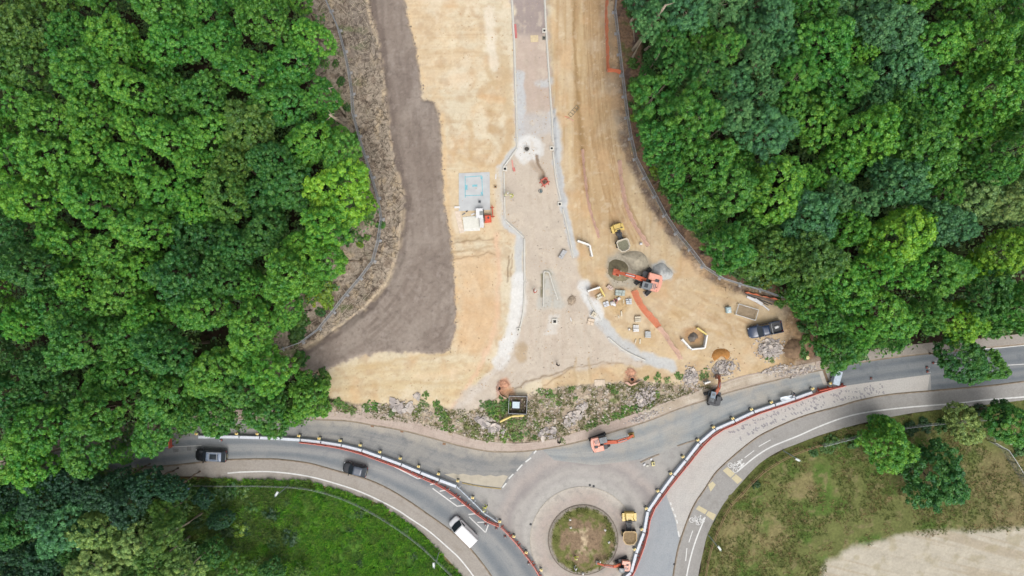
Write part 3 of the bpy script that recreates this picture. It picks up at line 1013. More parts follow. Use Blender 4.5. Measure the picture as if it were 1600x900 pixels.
for k, nm in enumerate(['ground', 'earthworks', 'topsoil_bank', 'road_formation', 'meadow', 'grass_verge', 'bare_pitch']):
    q = quads[reg == k]
    used = np.unique(q)
    mp_ = np.full(nx * ny, -1)
    mp_[used] = np.arange(len(used))
    vv = verts[used]
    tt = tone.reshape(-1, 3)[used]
    gg = grain.reshape(-1)[used]
    qq = mp_[q]
    if k == 0:                                     # the sheet goes on to the horizon
        x0, x1, y0, y1 = xy[..., 0].min(), xy[..., 0].max(), xy[..., 1].min(), xy[..., 1].max()
        B = 1500.0
        ex = np.array([(x0, y0, .0), (x1, y0, .0), (x1, y1, .0), (x0, y1, .0), (-B, -B, .0), (B, -B, .0), (B, B, .0), (-B, B, .0)])
        n0 = len(vv)
        vv = np.vstack([vv, ex])
        tt = np.vstack([tt, np.tile(np.array(A(70, 84, 44)[:3]), (8, 1))])
        gg = np.r_[gg, np.full(8, 0.4)]
        qq = np.vstack([qq, n0 + np.array([(4, 5, 1, 0), (5, 6, 2, 1), (6, 7, 3, 2), (7, 4, 0, 3)])])
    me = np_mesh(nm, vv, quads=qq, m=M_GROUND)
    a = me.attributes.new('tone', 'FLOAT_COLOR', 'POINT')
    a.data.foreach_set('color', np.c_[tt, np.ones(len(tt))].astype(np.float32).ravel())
    a = me.attributes.new('grain', 'FLOAT', 'POINT')
    a.data.foreach_set('value', gg.astype(np.float32))
    me.polygons.foreach_set('use_smooth', np.ones(len(me.polygons), bool))
    tag(link(nm, me), kind='structure')

# ------------------------------------------------------------------ old road, roundabout, footways
M_ROAD = lane_material('asphalt_plain', A(158, 158, 156), A(128, 130, 132), A(180, 178, 174), 0.3, 0, 0.5)
M_CLOSED = lane_material('asphalt_closed_lane', A(134, 136, 137), A(108, 111, 116), A(172, 169, 162), 0.55, 0.4, 0.25, tint=A(178, 171, 158), edge=(0.02, 0.34, A(190, 182, 168), 0.85))
M_LIVE = lane_material('asphalt_live_lane', A(152, 155, 155), A(116, 124, 131), A(172, 170, 166), 0.35, 0, 0.25, wheel=0.75)
M_NE = lane_material('asphalt_north_east', A(160, 165, 165), A(132, 142, 148), A(186, 184, 178), 0.7, 0, 0.5, wheel=0.5, tint=A(186, 176, 160), edge=(0.0, 0.2, A(190, 180, 164), 0.7))
M_SE = lane_material('asphalt_approach', A(162, 167, 171), A(146, 154, 162), A(178, 182, 184), 0.4, 0, 0.3)
M_EAST = lane_material('asphalt_east', A(132, 138, 142), A(96, 106, 116), A(150, 150, 148), 0.4, 0, 0.2, wheel=0.5)
M_MILLED = lane_material('milled_surface', A(196, 193, 187), A(180, 176, 172), A(208, 204, 197), 0.35, 0.1, 0.35, tint=A(202, 193, 183))
M_PINK = lane_material('pink_concrete_path', A(190, 170, 157), A(160, 144, 132), A(208, 194, 180), 0.5, 0.4, 0.7, rough=0.95)
M_PATH = lane_material('grey_path', A(170, 162, 152), A(150, 140, 128), A(182, 176, 168), 0.3, 0, 0.35, rough=0.95)
M_PATHE = lane_material('grey_path_east', A(164, 161, 156), A(146, 142, 134), A(176, 174, 170), 0.3, 0, 0.35, rough=0.95)
M_KERB = mat('old_kerb', A(158, 144, 126), 0.95, noise=0.3, nscale=1.5)
M_NEWKERB = mat('new_kerb_concrete', A(232, 228, 216), 0.9, noise=0.06)
M_BED = mat('kerb_bed_concrete', A(214, 212, 206), 0.95, noise=0.12, nscale=2)
M_PAINT = mat('white_road_paint', A(232, 232, 228), 0.7, noise=0.12, nscale=2.5)
M_PAINTW = mat('worn_road_paint', A(206, 206, 202), 0.8, noise=0.2, nscale=4)
CX, CY = W(911, 843)
M_RING = ring_material('roundabout_surface', CX, CY,
                       [(7.9, A(180, 176, 170)), (8.8, A(192, 188, 181)), (9.8, A(178, 173, 168)), (10.8, A(186, 181, 174)), (12.0, A(160, 153, 150)),
                        (13.0, A(184, 174, 167)), (14.5, A(172, 168, 164)), (16.0, A(182, 178, 172)), (19.0, A(168, 167, 163))])
M_APRON = ring_material('apron_surface', CX, CY,
                        [(5.2, A(176, 168, 156)), (6.0, A(186, 172, 160)), (6.8, A(190, 176, 166)), (7.6, A(196, 186, 174)), (8.2, A(206, 198, 186))])

road = sheet('road', [tuple(p) for p in ROAD], 0.0, M_ROAD)
BW = spline([(-70, 785), (20, 750), (110, 722), (200, 702), (270, 686), (312, 681), (375, 681), (440, 683.5), (500, 689), (535, 694), (567, 702), (598, 713), (628, 724), (658, 737),
             (688, 749), (716, 757)])
seg = lambda L, x0, x1: L[(L[:, 0] >= x0) & (L[:, 0] <= x1)]
ribbon('closed_lane', seg(N_KERB, -70, 838), np.vstack([BW, [(750, 760), (783, 764)]]), 0.006, M_CLOSED, 0.004)
LIVE = np.vstack([BW, spline([(716, 757), (738, 773), (757, 791), (781, 815), (803, 837), (826, 863), (845, 892), (862, 930), (870, 960)])[1:]])
ribbon('live_lane', LIVE, W_KERB, 0.010, M_LIVE, 0.004)
NES = spline([(842, 706), (866, 719), (930, 727), (1000, 717), (1030, 709), (1058, 697), (1091, 687), (1116, 671), (1146, 658), (1176, 644), (1209, 633), (1240, 623), (1268, 613),
              (1300, 606), (1340, 600), (1400, 592), (1453, 585), (1520, 578), (1600, 570), (1670, 562)])
ribbon('north_east_lane', seg(N_KERB, 838, 1700), NES, 0.006, M_NE, 0.004)
MILLN = spline([(1453, 585), (1400, 592), (1340, 600), (1300, 606.5), (1268, 614), (1240, 624), (1209, 635), (1176, 647), (1146, 660), (1118, 673), (1093, 695), (1073, 721),
                (1054, 744), (1041, 766), (1047, 790), (1055, 812), (1060, 838)])
ek = seg(E_KERB, 1064, 1454)
ribbon('milled_lane', MILLN, ek, 0.012, M_MILLED, 0.004)
ribbon('far_east_lane', seg(N_KERB, 1306, 1700), seg(NES, 1306, 1700), 0.014, M_EAST, 0.004)
ribbon('east_lane', [(1454, 585), (1520, 578), (1600, 570), (1670, 562)], seg(E_KERB, 1454, 1700)[::-1], 0.010, M_EAST, 0.004)
ribbon('approach_lane', spline([(1041, 766), (1031, 768), (1011, 797), (1005, 830), (991, 863), (974, 900), (955, 940), (948, 960)]),
       spline([(1043, 768), (1047, 790), (1055, 812), (1061, 838), (1056, 865), (1052, 897), (1047, 940), (1046, 960)]), 0.009, M_SE, 0.004)
sheet('roundabout', [(783, 764), (838, 705), (848, 703), (866, 719), (930, 727), (1000, 718), (1058, 697), (1091, 688), (1070, 718), (1051, 741), (1031, 767), (1011, 797),
                     (1005, 830), (991, 863), (974, 900), (955, 940), (948, 960), (870, 960), (862, 930), (845, 892), (826, 863), (803, 837), (781, 815), (757, 791),
                     (738, 773), (718, 757)], 0.008, M_RING)

# patches: dust and repairs on the closed lane and near the islands
M_DUST = mat('tan_dust', A(196, 187, 168), 0.95, noise=0.1, nscale=1.2)
M_PATCH = mat('dark_patch', A(128, 128, 128), 0.9, noise=0.1)
M_PATCHL = mat('pale_patch', A(198, 192, 182), 0.9, noise=0.12, nscale=2)
sheet('dust_bed', [(694, 741), (708, 739.5), (716, 741.5), (724, 740), (736, 743), (748, 741.5), (757, 744), (766, 742), (775, 744.5), (786, 742), (794, 744), (789, 752), (783, 762), (768, 760), (752, 758), (736, 755.5), (722, 752.5), (708, 747)], 0.014, M_DUST)
for p in ([(270, 701), (279, 701), (279, 706), (271, 707)], [(292, 697), (299, 697), (299, 704), (292, 704)]):
    sheet('road_patch', p, 0.015, M_PATCH)
sheet('road_trench', [(1278, 578), (1284, 577), (1293, 601), (1287, 602)], 0.014, M_PATCHL)
sheet('road_trench', [(1284.5, 577), (1288, 575), (1297, 600), (1293, 601.5)], 0.014, mat('brown_trench', A(140, 118, 94), 0.95, noise=0.2))
sheet('road_trench', [(1288.5, 575), (1295, 573), (1299, 598), (1297, 600)], 0.014, M_PATCHL)

pathN = ribbon('north_footway', N_FOOT, offset(N_KERB, 1.2), 0.115, M_PINK, 0.25)
M_DUG = lane_material('dug_path', A(204, 190, 170), A(164, 148, 128), A(220, 210, 194), 0.7, 0.7, 0.8, rough=0.95, tint=A(176, 158, 136))
ribbon('dug_footway', offset(seg(N_FOOT, 1000, 1275), -1.5), offset(seg(N_KERB, 1004, 1278), 2.5), 0.122, M_DUG, 0.0)
ribbon('north_footway_end', offset(seg(N_FOOT, 1300, 1700), -0.6), offset(seg(N_KERB, 1300, 1700), 1.8), 0.122, M_PATH, 0.0)
pathW = ribbon('west_footway', offset(W_KERB, -1.2), W_FOOT, 0.115, M_PATH, 0.25)
pathE = ribbon('east_footway', offset(E_KERB, 1.2), E_FOOT, 0.115, M_PATHE, 0.25)
for nm, ln, sg in (('kerb', N_KERB, 1), ('kerb', W_KERB, -1), ('kerb', E_KERB, 1)):
    ribbon(nm, ln, offset(ln, sg * 1.5), 0.122, M_KERB, 0.18, cross=1)
# dirt gathered in the channel beside the kerbs
M_DIRT = mat('channel_dirt', A(142, 128, 108), 0.95, noise=0.3, nscale=0.8)
for ln, sg in ((N_KERB, -1), (W_KERB, 1), (E_KERB, -1)):
    ribbon('gutter_dirt', ln, offset(ln, sg * 1.1), 0.016, M_DIRT, 0.0, cross=1)


def ringmesh(name, r0, r1, z0, z1, m, n=72, drop=0.05):
    v, f = [], []
    for r, z in ((r0, z0 - drop), (r0, z0), (r1, z1), (r1, z1 - drop)):
        for i in range(n):
            a = 2 * math.pi * i / n
            v.append((CX + r * math.cos(a), CY + r * math.sin(a), z))
    for k in range(3):
        for i in range(n):
            f.append((k * n + i, (k + 1) * n + i, (k + 1) * n + (i + 1) % n, k * n + (i + 1) % n))
    me = mesh_from(name, v, f, m)
    me.polygons.foreach_set('use_smooth', [False] * len(me.polygons))
    return tag(link(name, me), kind='structure')


ringmesh('roundabout_apron', 5.5, 8.15, 0.075, 0.045, M_APRON)
ringmesh('kerb', 8.15, 8.3, 0.05, 0.05, mat('apron_kerb', A(190, 182, 168), 0.9, noise=0.2))
ringmesh('kerb', 5.35, 5.5, 0.17, 0.17, mat('island_kerb', A(124, 112, 100), 0.9, noise=0.25))
# planted middle: a shallow dome
v, q, tn, gn = [], [], [], []
NR, NA = 26, 110
for i in range(NR + 1):
    for k in range(NA):
        r = 5.36 * i / NR
        a = 2 * math.pi * k / NA
        x, y = CX + r * math.cos(a), CY + r * math.sin(a)
        v.append((x, y, 0.16 + 0.35 * (1 - (r / 5.4) ** 2) + 0.05 * float(fbm(x * 1.3, y * 1.3, 3, 60))))
v = np.array(v)
rr = np.hypot(v[:, 0] - CX, v[:, 1] - CY)
na, nb = fbm(v[:, 0] * 0.9, v[:, 1] * 0.9, 4, 61), fbm(v[:, 0] * 2.2, v[:, 1] * 2.2, 4, 62)
c0 = np.array(A(150, 128, 104)[:3]) * (1 + 0.15 * nb)[:, None]


def mixin(c, m, col):
    return c * (1 - m[:, None]) + np.array(col[:3]) * m[:, None]


c0 = mixin(c0, ss(0.1, 0.5, na) * 0.8, A(210, 190, 158))
c0 = mixin(c0, ss(0.1, 0.45, nb) * 0.6, A(116, 98, 80))
c0 = mixin(c0, ss(2.2, 4.6, rr + 3.4 * na + 2.0 * nb) * 0.9 * ss(5.15, 4.7, rr + 0.3 * nb), A(108, 116, 58))
c0 = mixin(c0, ss(4.8, 5.1, rr + 0.2 * nb), A(156, 148, 136))
for i in range(NR):
    for k in range(NA):
        q.append((i * NA + k, (i + 1) * NA + k, (i + 1) * NA + (k + 1) % NA, i * NA + (k + 1) % NA))
me = np_mesh('roundabout_island', v, quads=np.array(q[NA:]), tris=np.array([(0, NA + k, NA + (k + 1) % NA) for k in range(NA)]), m=M_GROUND)
a_ = me.attributes.new('tone', 'FLOAT_COLOR', 'POINT')
a_.data.foreach_set('color', np.c_[c0, np.ones(len(c0))].astype(np.float32).ravel())
a_ = me.attributes.new('grain', 'FLOAT', 'POINT')
a_.data.foreach_set('value', np.full(len(c0), 0.35, np.float32))
tag(link('roundabout_island', me), kind='structure')


# painted markings, parts of the surfaces they lie on
def stripe(name, pts, wd, z, m, parent):
    P = spline(pts, 5)
    o = ribbon(name, offset(P, wd / 2), offset(P, -wd / 2), z, m, 0.0, cross=1)
    del o['kind']
    o.parent = parent
    return o


stripe('edge_line', [(356, 739), (384, 737), (428, 737), (480, 743.6), (524, 755), (563, 768), (598, 784), (622, 797), (640, 809), (671, 830), (702, 857), (718, 872), (740, 900), (765, 940)], 2.0, 0.124, M_PAINT, pathW)
stripe('edge_line', [(1151, 737), (1175, 717), (1193, 704.5), (1211, 695), (1246, 681), (1280, 666), (1320, 651.5), (1360, 643), (1420, 636), (1494, 630), (1535, 625), (1599, 620), (1660, 614)], 2.0, 0.124, M_PAINT, pathE)
stripe('edge_line', [(1101.5, 807.6), (1089, 838), (1080, 866), (1073, 897), (1066, 940)], 2.0, 0.124, M_PAINT, pathE)
lines('path_dash', [(1203.6, 687, 1185, 697.4)], 0.12, 0.124, M_PAINT, pathE)
lines('path_dash', [(1178, 703.6, 1163, 715)], 0.12, 0.124, M_PAINT, pathE)
lines('path_dash', [(1082, 828.7, 1076, 847)], 0.13, 0.124, M_PAINT, pathE)
lines('path_dash', [(1073, 856, 1071, 876)], 0.13, 0.124, M_PAINT, pathE)
stripe('edge_line', [(210, 735), (244, 730), (300, 727)], 1.0, 0.017, M_PAINTW, road)
stripe('centre_line', [(225, 703), (260, 699), (315, 696)], 0.9, 0.017, M_PAINTW, road)
stripe('edge_line', [(1526, 545.5), (1560, 543.5), (1600, 539.5)], 1.2, 0.017, M_PAINT, road)
stripe('centre_line', [(1575, 570.5), (1600, 569)], 1.0, 0.017, M_PAINT, road)
for s_ in [(785, 762, 791, 755), (795, 748, 802, 740.5), (807.5, 735.5, 816, 726), (821, 722, 830, 715), (834, 708.5, 838, 704)]:
    lines('give_way_dash', [s_], 0.2, 0.018, M_PAINT, road)
for s_ in [(612, 727, 653, 748), (636.6, 736.5, 645.5, 735.6), (653, 748, 666, 744.5), (672, 757, 698, 752.5), (676, 763, 713.5, 790.5),
           (687, 767.5, 703, 764.5), (703, 779, 720, 776.2), (713.5, 791, 735, 788.5), (732, 803.8, 749, 802), (733, 807.6, 758.7, 832),
           (746, 816.2, 763, 815.5), (758.7, 832, 763, 820)]:
    lines('hatch_line', [s_], 0.16, 0.020, M_PAINT, road)
for s_ in [(1047.5, 785, 1048.5, 789), (1050, 793, 1052, 798), (1054, 803, 1056, 808), (1057, 812, 1058.6, 818), (1059.5, 830, 1061.5, 839)]:
    lines('give_way_dash', [s_], 0.2, 0.020, M_PAINT, road)
# scorings left by the planer on the milled lane
M_SCORE = mat('planer_mark', A(158, 154, 157), 0.9, noise=0.2)
b = MB()
random.seed(21)
NE2 = resample(MILLN, n=240)
EK2 = resample(ek[::-1] if ek[0][0] < ek[-1][0] else ek, n=240)
for i in range(34, 150):
    for u in (0.36, 0.72):
        if random.random() < 0.6:
            p = NE2[i] * (1 - u) + EK2[i] * u
            d = (EK2[i] - NE2[i])
            d = d / np.linalg.norm(d)
            l = random.uniform(1.0, 6.0)
            p = p + d * random.uniform(-3.5, 3.5)
            a0, a1 = W(*(p - d * l / 2)), W(*(p + d * l / 2))
            t_ = Vector((-(a1[1] - a0[1]), a1[0] - a0[0], 0)).normalized() * random.uniform(0.06, 0.14)
            b.add([(a0[0] - t_.x, a0[1] - t_.y, 0.0165), (a1[0] - t_.x, a1[1] - t_.y, 0.0165), (a1[0] + t_.x, a1[1] + t_.y, 0.0165), (a0[0] + t_.x, a0[1] + t_.y, 0.0165)], [(0, 1, 2, 3)])
o = b.build('planer_scores', M_SCORE, road)
o['kind'] = 'stuff'
# tactile paving at the crossing and the cycle symbols beside it
M_TACT = mat('buff_tactile', A(212, 200, 164), 0.9, noise=0.08, nscale=6)
for p in ([(1129, 735), (1136, 729.5), (1148, 739.5), (1141, 746)], [(1142.5, 747), (1149.5, 740.5), (1160, 749.5), (1152, 756)],
          [(1087, 795), (1091.5, 789.5), (1105, 797), (1101, 803)], [(1102.5, 804), (1106.5, 798), (1118.5, 803.5), (1114, 813)]):
    sheet('tactile_paving', p, 0.124, M_TACT, parent=pathE)
sheet('tactile_paving', [(1106, 757), (1113, 752), (1118, 757), (1110, 768)], 0.124, M_TACT, parent=pathE)


def cycle_symbol(px, py, ang):
    b = MB()
    M = Matrix.Translation((*W(px, py), 0.126)) @ Matrix.Rotation(ang, 4, 'Z')

    def bar(x0, y0, x1, y1, wd=0.09):
        a, c = Vector((x0, y0, 0)), Vector((x1, y1, 0))
        n = Vector((-(c - a).y, (c - a).x, 0)).normalized() * wd / 2
        b.add([a - n, c - n, c + n, a + n], [(0, 1, 2, 3)], M)
    for wx0 in (-0.55, 0.55):
        for i in range(12):
            a0, a1 = 2 * math.pi * i / 12, 2 * math.pi * (i + 1) / 12
            bar(wx0 + 0.36 * math.cos(a0), -0.35 + 0.36 * math.sin(a0), wx0 + 0.36 * math.cos(a1), -0.35 + 0.36 * math.sin(a1))
    for q_ in ((-0.55, -0.35, -0.2, 0.25), (-0.2, 0.25, 0.4, 0.25), (0.4, 0.25, 0.0, -0.35), (0.0, -0.35, -0.55, -0.35), (0.55, -0.35, 0.38, 0.45), (0.0, -0.35, -0.25, 0.42),
               (-0.4, 0.42, -0.1, 0.42), (0.38, 0.45, 0.2, 0.5)):
        bar(*q_)
    return b.build('cycle_symbol', M_PAINT, pathE)


def walker_symbol(px, py, ang):
    b = MB()
    M = Matrix.Translation((*W(px, py), 0.126)) @ Matrix.Rotation(ang, 4, 'Z')

    def bar(x0, y0, x1, y1, wd=0.12):
        a, c = Vector((x0, y0, 0)), Vector((x1, y1, 0))
        n = Vector((-(c - a).y, (c - a).x, 0)).normalized() * wd / 2
        b.add([a - n, c - n, c + n, a + n], [(0, 1, 2, 3)], M)
    for x0, s_ in ((-0.25, 1.0), (0.35, 0.7)):
        b.add([(x0 + 0.13 * math.cos(k * math.pi / 4), 0.72 * s_ + 0.13 * math.sin(k * math.pi / 4), 0) for k in range(8)], [tuple(range(8))], M)
        bar(x0, 0.55 * s_, x0, -0.1 * s_, 0.26)
        bar(x0 - 0.06, -0.1 * s_, x0 - 0.16, -0.8 * s_)
        bar(x0 + 0.06, -0.1 * s_, x0 + 0.16, -0.8 * s_)
        bar(x0 - 0.1, 0.5 * s_, x0 - 0.3, 0.0)
        bar(x0 + 0.1, 0.5 * s_, x0 + 0.3, 0.0)
    return b.build('walker_symbol', M_PAINT, pathE)


cycle_symbol(1147, 728, R(-45))
walker_symbol(1155.5, 725, R(-45))
cycle_symbol(1087, 811, R(-22))
walker_symbol(1094, 813, R(-22))
# gullies and covers set in the road
M_IRON = mat('iron_cover', A(70, 70, 72), 0.6, 0.6, noise=0.15)
for x, y in ((711.5, 835.5), (829, 819), (921.5, 758), (927.5, 759.5), (1053.5, 881.5)):
    o = MB().cyl((*W(x, y), 0.0), (*W(x, y), 0.03), 0.19, n=14).build('gully_cover', M_IRON, road)
for x, y in ((582, 665.5), (628, 674), (694, 693.5)):
    MB().box((*W(x, y), 0.012), (0.5, 0.35, 0.02), R(-10)).build('gully_cover', mat('rusty_gully', A(150, 116, 88), 0.9, noise=0.3), road)

# ------------------------------------------------------------------ kerbs of the new road: each stone on its concrete bed
STONE = MB().box((0, 0, 0), (0.9, 0.15, 0.2), ch=0.02).mesh('kerb_stone', M_NEWKERB)


def kerb_line(pts, wd=3.2, stones=True, step=9.15):
    P = resample(pts, step=2.0) if len(pts) == 2 else resample(spline(pts, 2.0), step=2.0)
    z = np.mean([height(p[0], p[1]) for p in P[::4]])
    bed = ribbon('kerb_bed', offset(P, wd / 2), offset(P, -wd / 2), z + 0.05, M_BED, 0.2, cross=1)
    if stones:
        Q = resample(pts if len(pts) == 2 else spline(pts, 2.0), step=step)
        for a0, a1 in zip(Q[:-1], Q[1:]):
            x0, y0 = W(*a0)
            x1, y1 = W(*a1)
            o = link('kerb_stone', STONE, bed, ((x0 + x1) / 2, (y0 + y1) / 2, z + 0.13), math.atan2(y1 - y0, x1 - x0))
            o.scale = (math.hypot(x1 - x0, y1 - y0) / 0.915, 1, 1)
    return bed


kerb_line([(799.5, -30), (800, 0), (803, 60), (805, 120), (807, 180), (808, 231)], 3.6)
kerb_line([(807, 233), (786.5, 262)], 3.0)
kerb_line([(787.5, 269), (789, 343)], 2.6)
kerb_line([(789.5, 344.5), (818.5, 371)], 3.4)
kerb_line([(819, 373), (819.5, 438)], 3.4)
kerb_line([(820, 440), (817, 490), (810, 520)], 2.6)
kerb_line([(850.5, -30), (851, 0), (854, 60), (858, 120), (862, 180), (864, 222)], 3.2)
kerb_line([(864, 238), (869, 282), (876, 312)], 2.4)
kerb_line([(879, 326), (888, 364), (896, 403)], 3.0)
kerb_line([(849, 479), (849.5, 428), (851.5, 424.5), (855, 424), (858.5, 427), (864, 446), (871.5, 468)], 2.2)
kerb_line([(918, 462), (926, 480), (938, 500)], 2.0)
kerb_line([(950, 527), (975, 547), (1008, 563)], 2.4)

# ------------------------------------------------------------------ vegetation
M_LEAF = leaf_material('broad_leaves', 0.28)
M_NEEDLE = leaf_material('pine_needles', 0.12)
M_BARK = mat('bark', A(128, 112, 94), 0.95, noise=0.35, nscale=2.5, bump=0.4)
M_BARKP = mat('pale_bark', A(186, 172, 150), 0.95, noise=0.25, nscale=2.0, bump=0.3)


def leaf_mesh(name, seed, R0, Hh, n_clump, n_leaf, clump_r, leaf, m, flat=0.6, low=-0.25, needle=False, shell=0.6):
    """foliage in clumps through the crown's volume; every leaf is a small folded face of its own"""
    g = np.random.RandomState(seed)
    d = g.normal(size=(n_clump * 3, 3))
    d /= np.linalg.norm(d, axis=1)[:, None]
    d = d[d[:, 2] > low][:n_clump]
    n_clump = len(d)
    rad = shell + (1 - shell) * g.rand(n_clump) ** 0.55
    lob = 1 + 0.22 * np.sin(np.arctan2(d[:, 1], d[:, 0]) * g.randint(2, 5) + g.rand() * 6) * np.sqrt(1 - d[:, 2] ** 2 * 0.8)
    c = d * (rad * lob)[:, None] * np.array([R0, R0, Hh])
    c[:, 2] += g.normal(size=n_clump) * 0.06 * Hh
    cr = clump_r * g.uniform(0.6, 1.3, n_clump)
    ci = np.repeat(np.arange(n_clump), n_leaf)
    u = g.normal(size=(len(ci), 3))
    u[:, 2] = np.abs(u[:, 2]) * 1.1 - 0.35
    u /= np.linalg.norm(u, axis=1)[:, None]
    pos = c[ci] + u * (cr[ci] * g.uniform(0.45, 1.05, len(ci)))[:, None] * np.array([1, 1, flat])
    nrm = u * 0.9 + np.array([0, 0, 0.55]) + g.normal(size=u.shape) * 0.42
    nrm /= np.linalg.norm(nrm, axis=1)[:, None]
    t = np.cross(nrm, g.normal(size=nrm.shape))
    t /= np.linalg.norm(t, axis=1)[:, None] + 1e-9
    bt = np.cross(nrm, t)
    sz = leaf * g.uniform(0.6, 1.35, len(ci))
    a = t * sz[:, None]
    b2 = bt * (sz * (0.22 if needle else 0.62))[:, None]
    fold = nrm * (sz * 0.18)[:, None]
    v = np.stack([pos - a, pos - b2 + fold, pos + a, pos + b2 + fold], 1).reshape(-1, 3)
    q = np.arange(len(v)).reshape(-1, 4)
    me = np_mesh(name, v, quads=q, m=m)
    lv = np.clip(0.5 + 0.2 * g.normal(size=n_clump)[ci] + 0.16 * g.normal(size=len(ci)), 0, 1)
    at = me.attributes.new('leafv', 'FLOAT', 'POINT')
    at.data.foreach_set('value', np.repeat(lv, 4).astype(np.float32))
    return me


def trunk_mesh(name, seed, h, r, m, limbs=6, spread=2.6, start=0.45):
    g = random.Random(seed)
    b = MB()
    pts, rs = [], []
    for i in range(6):
        t = i / 5
        pts.append((g.uniform(-0.12, 0.12) * i, g.uniform(-0.12, 0.12) * i, h * t))
        rs.append(r * (1.25 if i == 0 else 1 - 0.75 * t))
    b.taper(pts, rs, 8)
    for k in range(limbs):
        t = g.uniform(start, 0.95)
        z0 = h * t
        i = min(int(t * 5), 4)
        p0 = Vector(pts[i]).lerp(Vector(pts[i + 1]), t * 5 - i)
        a = k * 2.4 + g.uniform(-0.4, 0.4)
        L = spread * g.uniform(0.6, 1.1) * (1.25 - 0.6 * t)
        p1 = p0 + Vector((math.cos(a) * L * 0.5, math.sin(a) * L * 0.5, L * 0.28))
        p2 = p0 + Vector((math.cos(a + 0.2) * L, math.sin(a + 0.2) * L, L * 0.7))
        b.taper([p0, p1, p2], [r * 0.36 * (1.2 - t * 0.6), r * 0.22, r * 0.06], 5)
    return b.mesh(name, m, True)


# broadleaf crowns about 4 m in radius, pine crowns about 3 m
CROWN = [leaf_mesh('broad_crown', 100 + i, 3.8, 4.3, 400, 56, 0.4, 0.128, M_LEAF, low=-0.45, shell=0.68) for i in range(9)]
PINE = [leaf_mesh('pine_crown', 140 + i, 3.2, 2.7, 210, 90, 0.36, 0.14, M_NEEDLE, flat=0.8, low=-0.1, needle=True) for i in range(4)]
BUSH = [leaf_mesh('bush_leaves', 170 + i, 1.0, 0.8, 46, 40, 0.26, 0.1, M_LEAF, low=-0.05) for i in range(4)]
WEEDP = [leaf_mesh('weed_leaves', 180 + i, 1.15, 0.3, 34, 30, 0.2, 0.09, M_LEAF, low=-0.02, shell=0.08) for i in range(4)]
TRUNK = [trunk_mesh('tree_trunk', 200 + i, 12.0, 0.24, M_BARK) for i in range(3)]
PTRUNK = [trunk_mesh('pine_trunk', 220 + i, 17.0, 0.2, M_BARKP, 6, 2.0, 0.74) for i in range(2)]


def jit(c, a=0.12):
    k = 1 + random.uniform(-a, a)
    return (max(c[0] * k * (1 + random.uniform(-a, a)), 0), c[1] * k, max(c[2] * k * (1 + random.uniform(-a, a)), 0), 1)


def tree(px, py, rpx, h, col, label, kind='broad', base=None, group=None, proto=None, zf=0.74):
    """crown seen centred on photo plan (px, py) with apparent radius rpx; h = full height"""
    zc = h * zf
    x, y = W(px, py, zc)
    rm = rpx * S * (HC - zc) / HC
    bx, by = (x, y) if base is None else W(*base)
    gz = height((bx / S) + 800, 450 - by / S)
    nm = 'pine_tree' if kind == 'pine' else 'broadleaf_tree'
    t = thing(nm, label, 'tree', (bx, by, gz - 0.1), 0, group)
    me = random.choice(PINE if kind == 'pine' else CROWN) if proto is None else proto
    c = link('crown', me, t, (x - bx, y - by, zc - gz), random.uniform(0, 6.28))
    k = rm / (3.4 if kind == 'pine' else 4.15)
    kz = min(max(k, (h * (1 - zf)) / (3.0 if kind == 'pine' else 3.7) * 0.9), k * 1.3)
    c.scale = (k * random.uniform(0.92, 1.08), k * random.uniform(0.92, 1.08), kz)
    c.color = jit(col)
    hh = 17.0 if kind == 'pine' else 12.0
    tr = link('trunk', random.choice(PTRUNK if kind == 'pine' else TRUNK), t, (0, 0, 0), random.uniform(0, 6.28))
    kz2 = (zc - gz + (1.0 if kind == 'pine' else 0.4) * k) / hh
    tr.scale = (k ** 0.5, k ** 0.5, kz2)
    if base is not None:                            # lean the stem towards its crown
        tr.rotation_euler = (Matrix.Rotation(0, 4, 'Z') @ Vector((x - bx, y - by, zc)).to_track_quat('Z', 'Y').to_matrix().to_4x4()).to_euler()
    return t


DARK, MID, BRIGHT, LIME, BLUE, OLIVE, PALEG = A(62, 118, 46), A(74, 136, 46), A(88, 152, 48), A(114, 170, 44), A(82, 138, 82), A(86, 130, 50), A(126, 160, 84)
NAMEC = [('dark green', DARK), ('mid green', MID), ('bright green', BRIGHT), ('lime green', LIME), ('blue green', BLUE), ('olive green', OLIVE), ('pale yellow green', PALEG), ('deep green', A(46, 86, 54))]
FK = 1.44
CD = {n: tuple(x * FK for x in c[:3]) + (1,) for n, c in NAMEC}

LEFT_WOOD = [(-60, -60), (480, -60), (483, 0), (508, 30), (518, 80), (522, 125), (508, 160), (532, 190), (552, 215), (556, 240), (580, 272), (590, 310), (586, 345),
             (562, 374), (530, 388), (536, 430), (528, 455), (486, 476), (468, 512), (440, 545), (470, 572), (505, 590), (513, 600), (508, 640), (498, 655), (460, 672), (415, 676), (330, 672),
             (265, 692), (235, 706), (190, 728), (150, 742), (100, 750), (60, 772), (0, 796), (-60, 815)]
RIGHT_WOOD = [(985, -60), (988, 0), (1002, 60), (992, 110), (990, 165), (1008, 225), (1030, 288), (1058, 338), (1092, 362), (1112, 402), (1160, 432), (1215, 455), (1240, 482),
              (1268, 492), (1270, 540), (1302, 576), (1345, 570), (1370, 555), (1420, 545), (1445, 535), (1470, 530), (1560, 530), (1600, 518), (1660, 510), (1660, -60)]
SW_WOOD = [(-60, 775), (60, 740), (130, 726), (205, 732), (262, 745), (300, 760), (296, 800), (280, 830), (320, 870), (335, 960), (-60, 960)]


def pt_in(poly, x, y):
    return float(sdist(poly, np.array([[float(x)]]), np.array([[float(y)]]), 400)[0, 0])


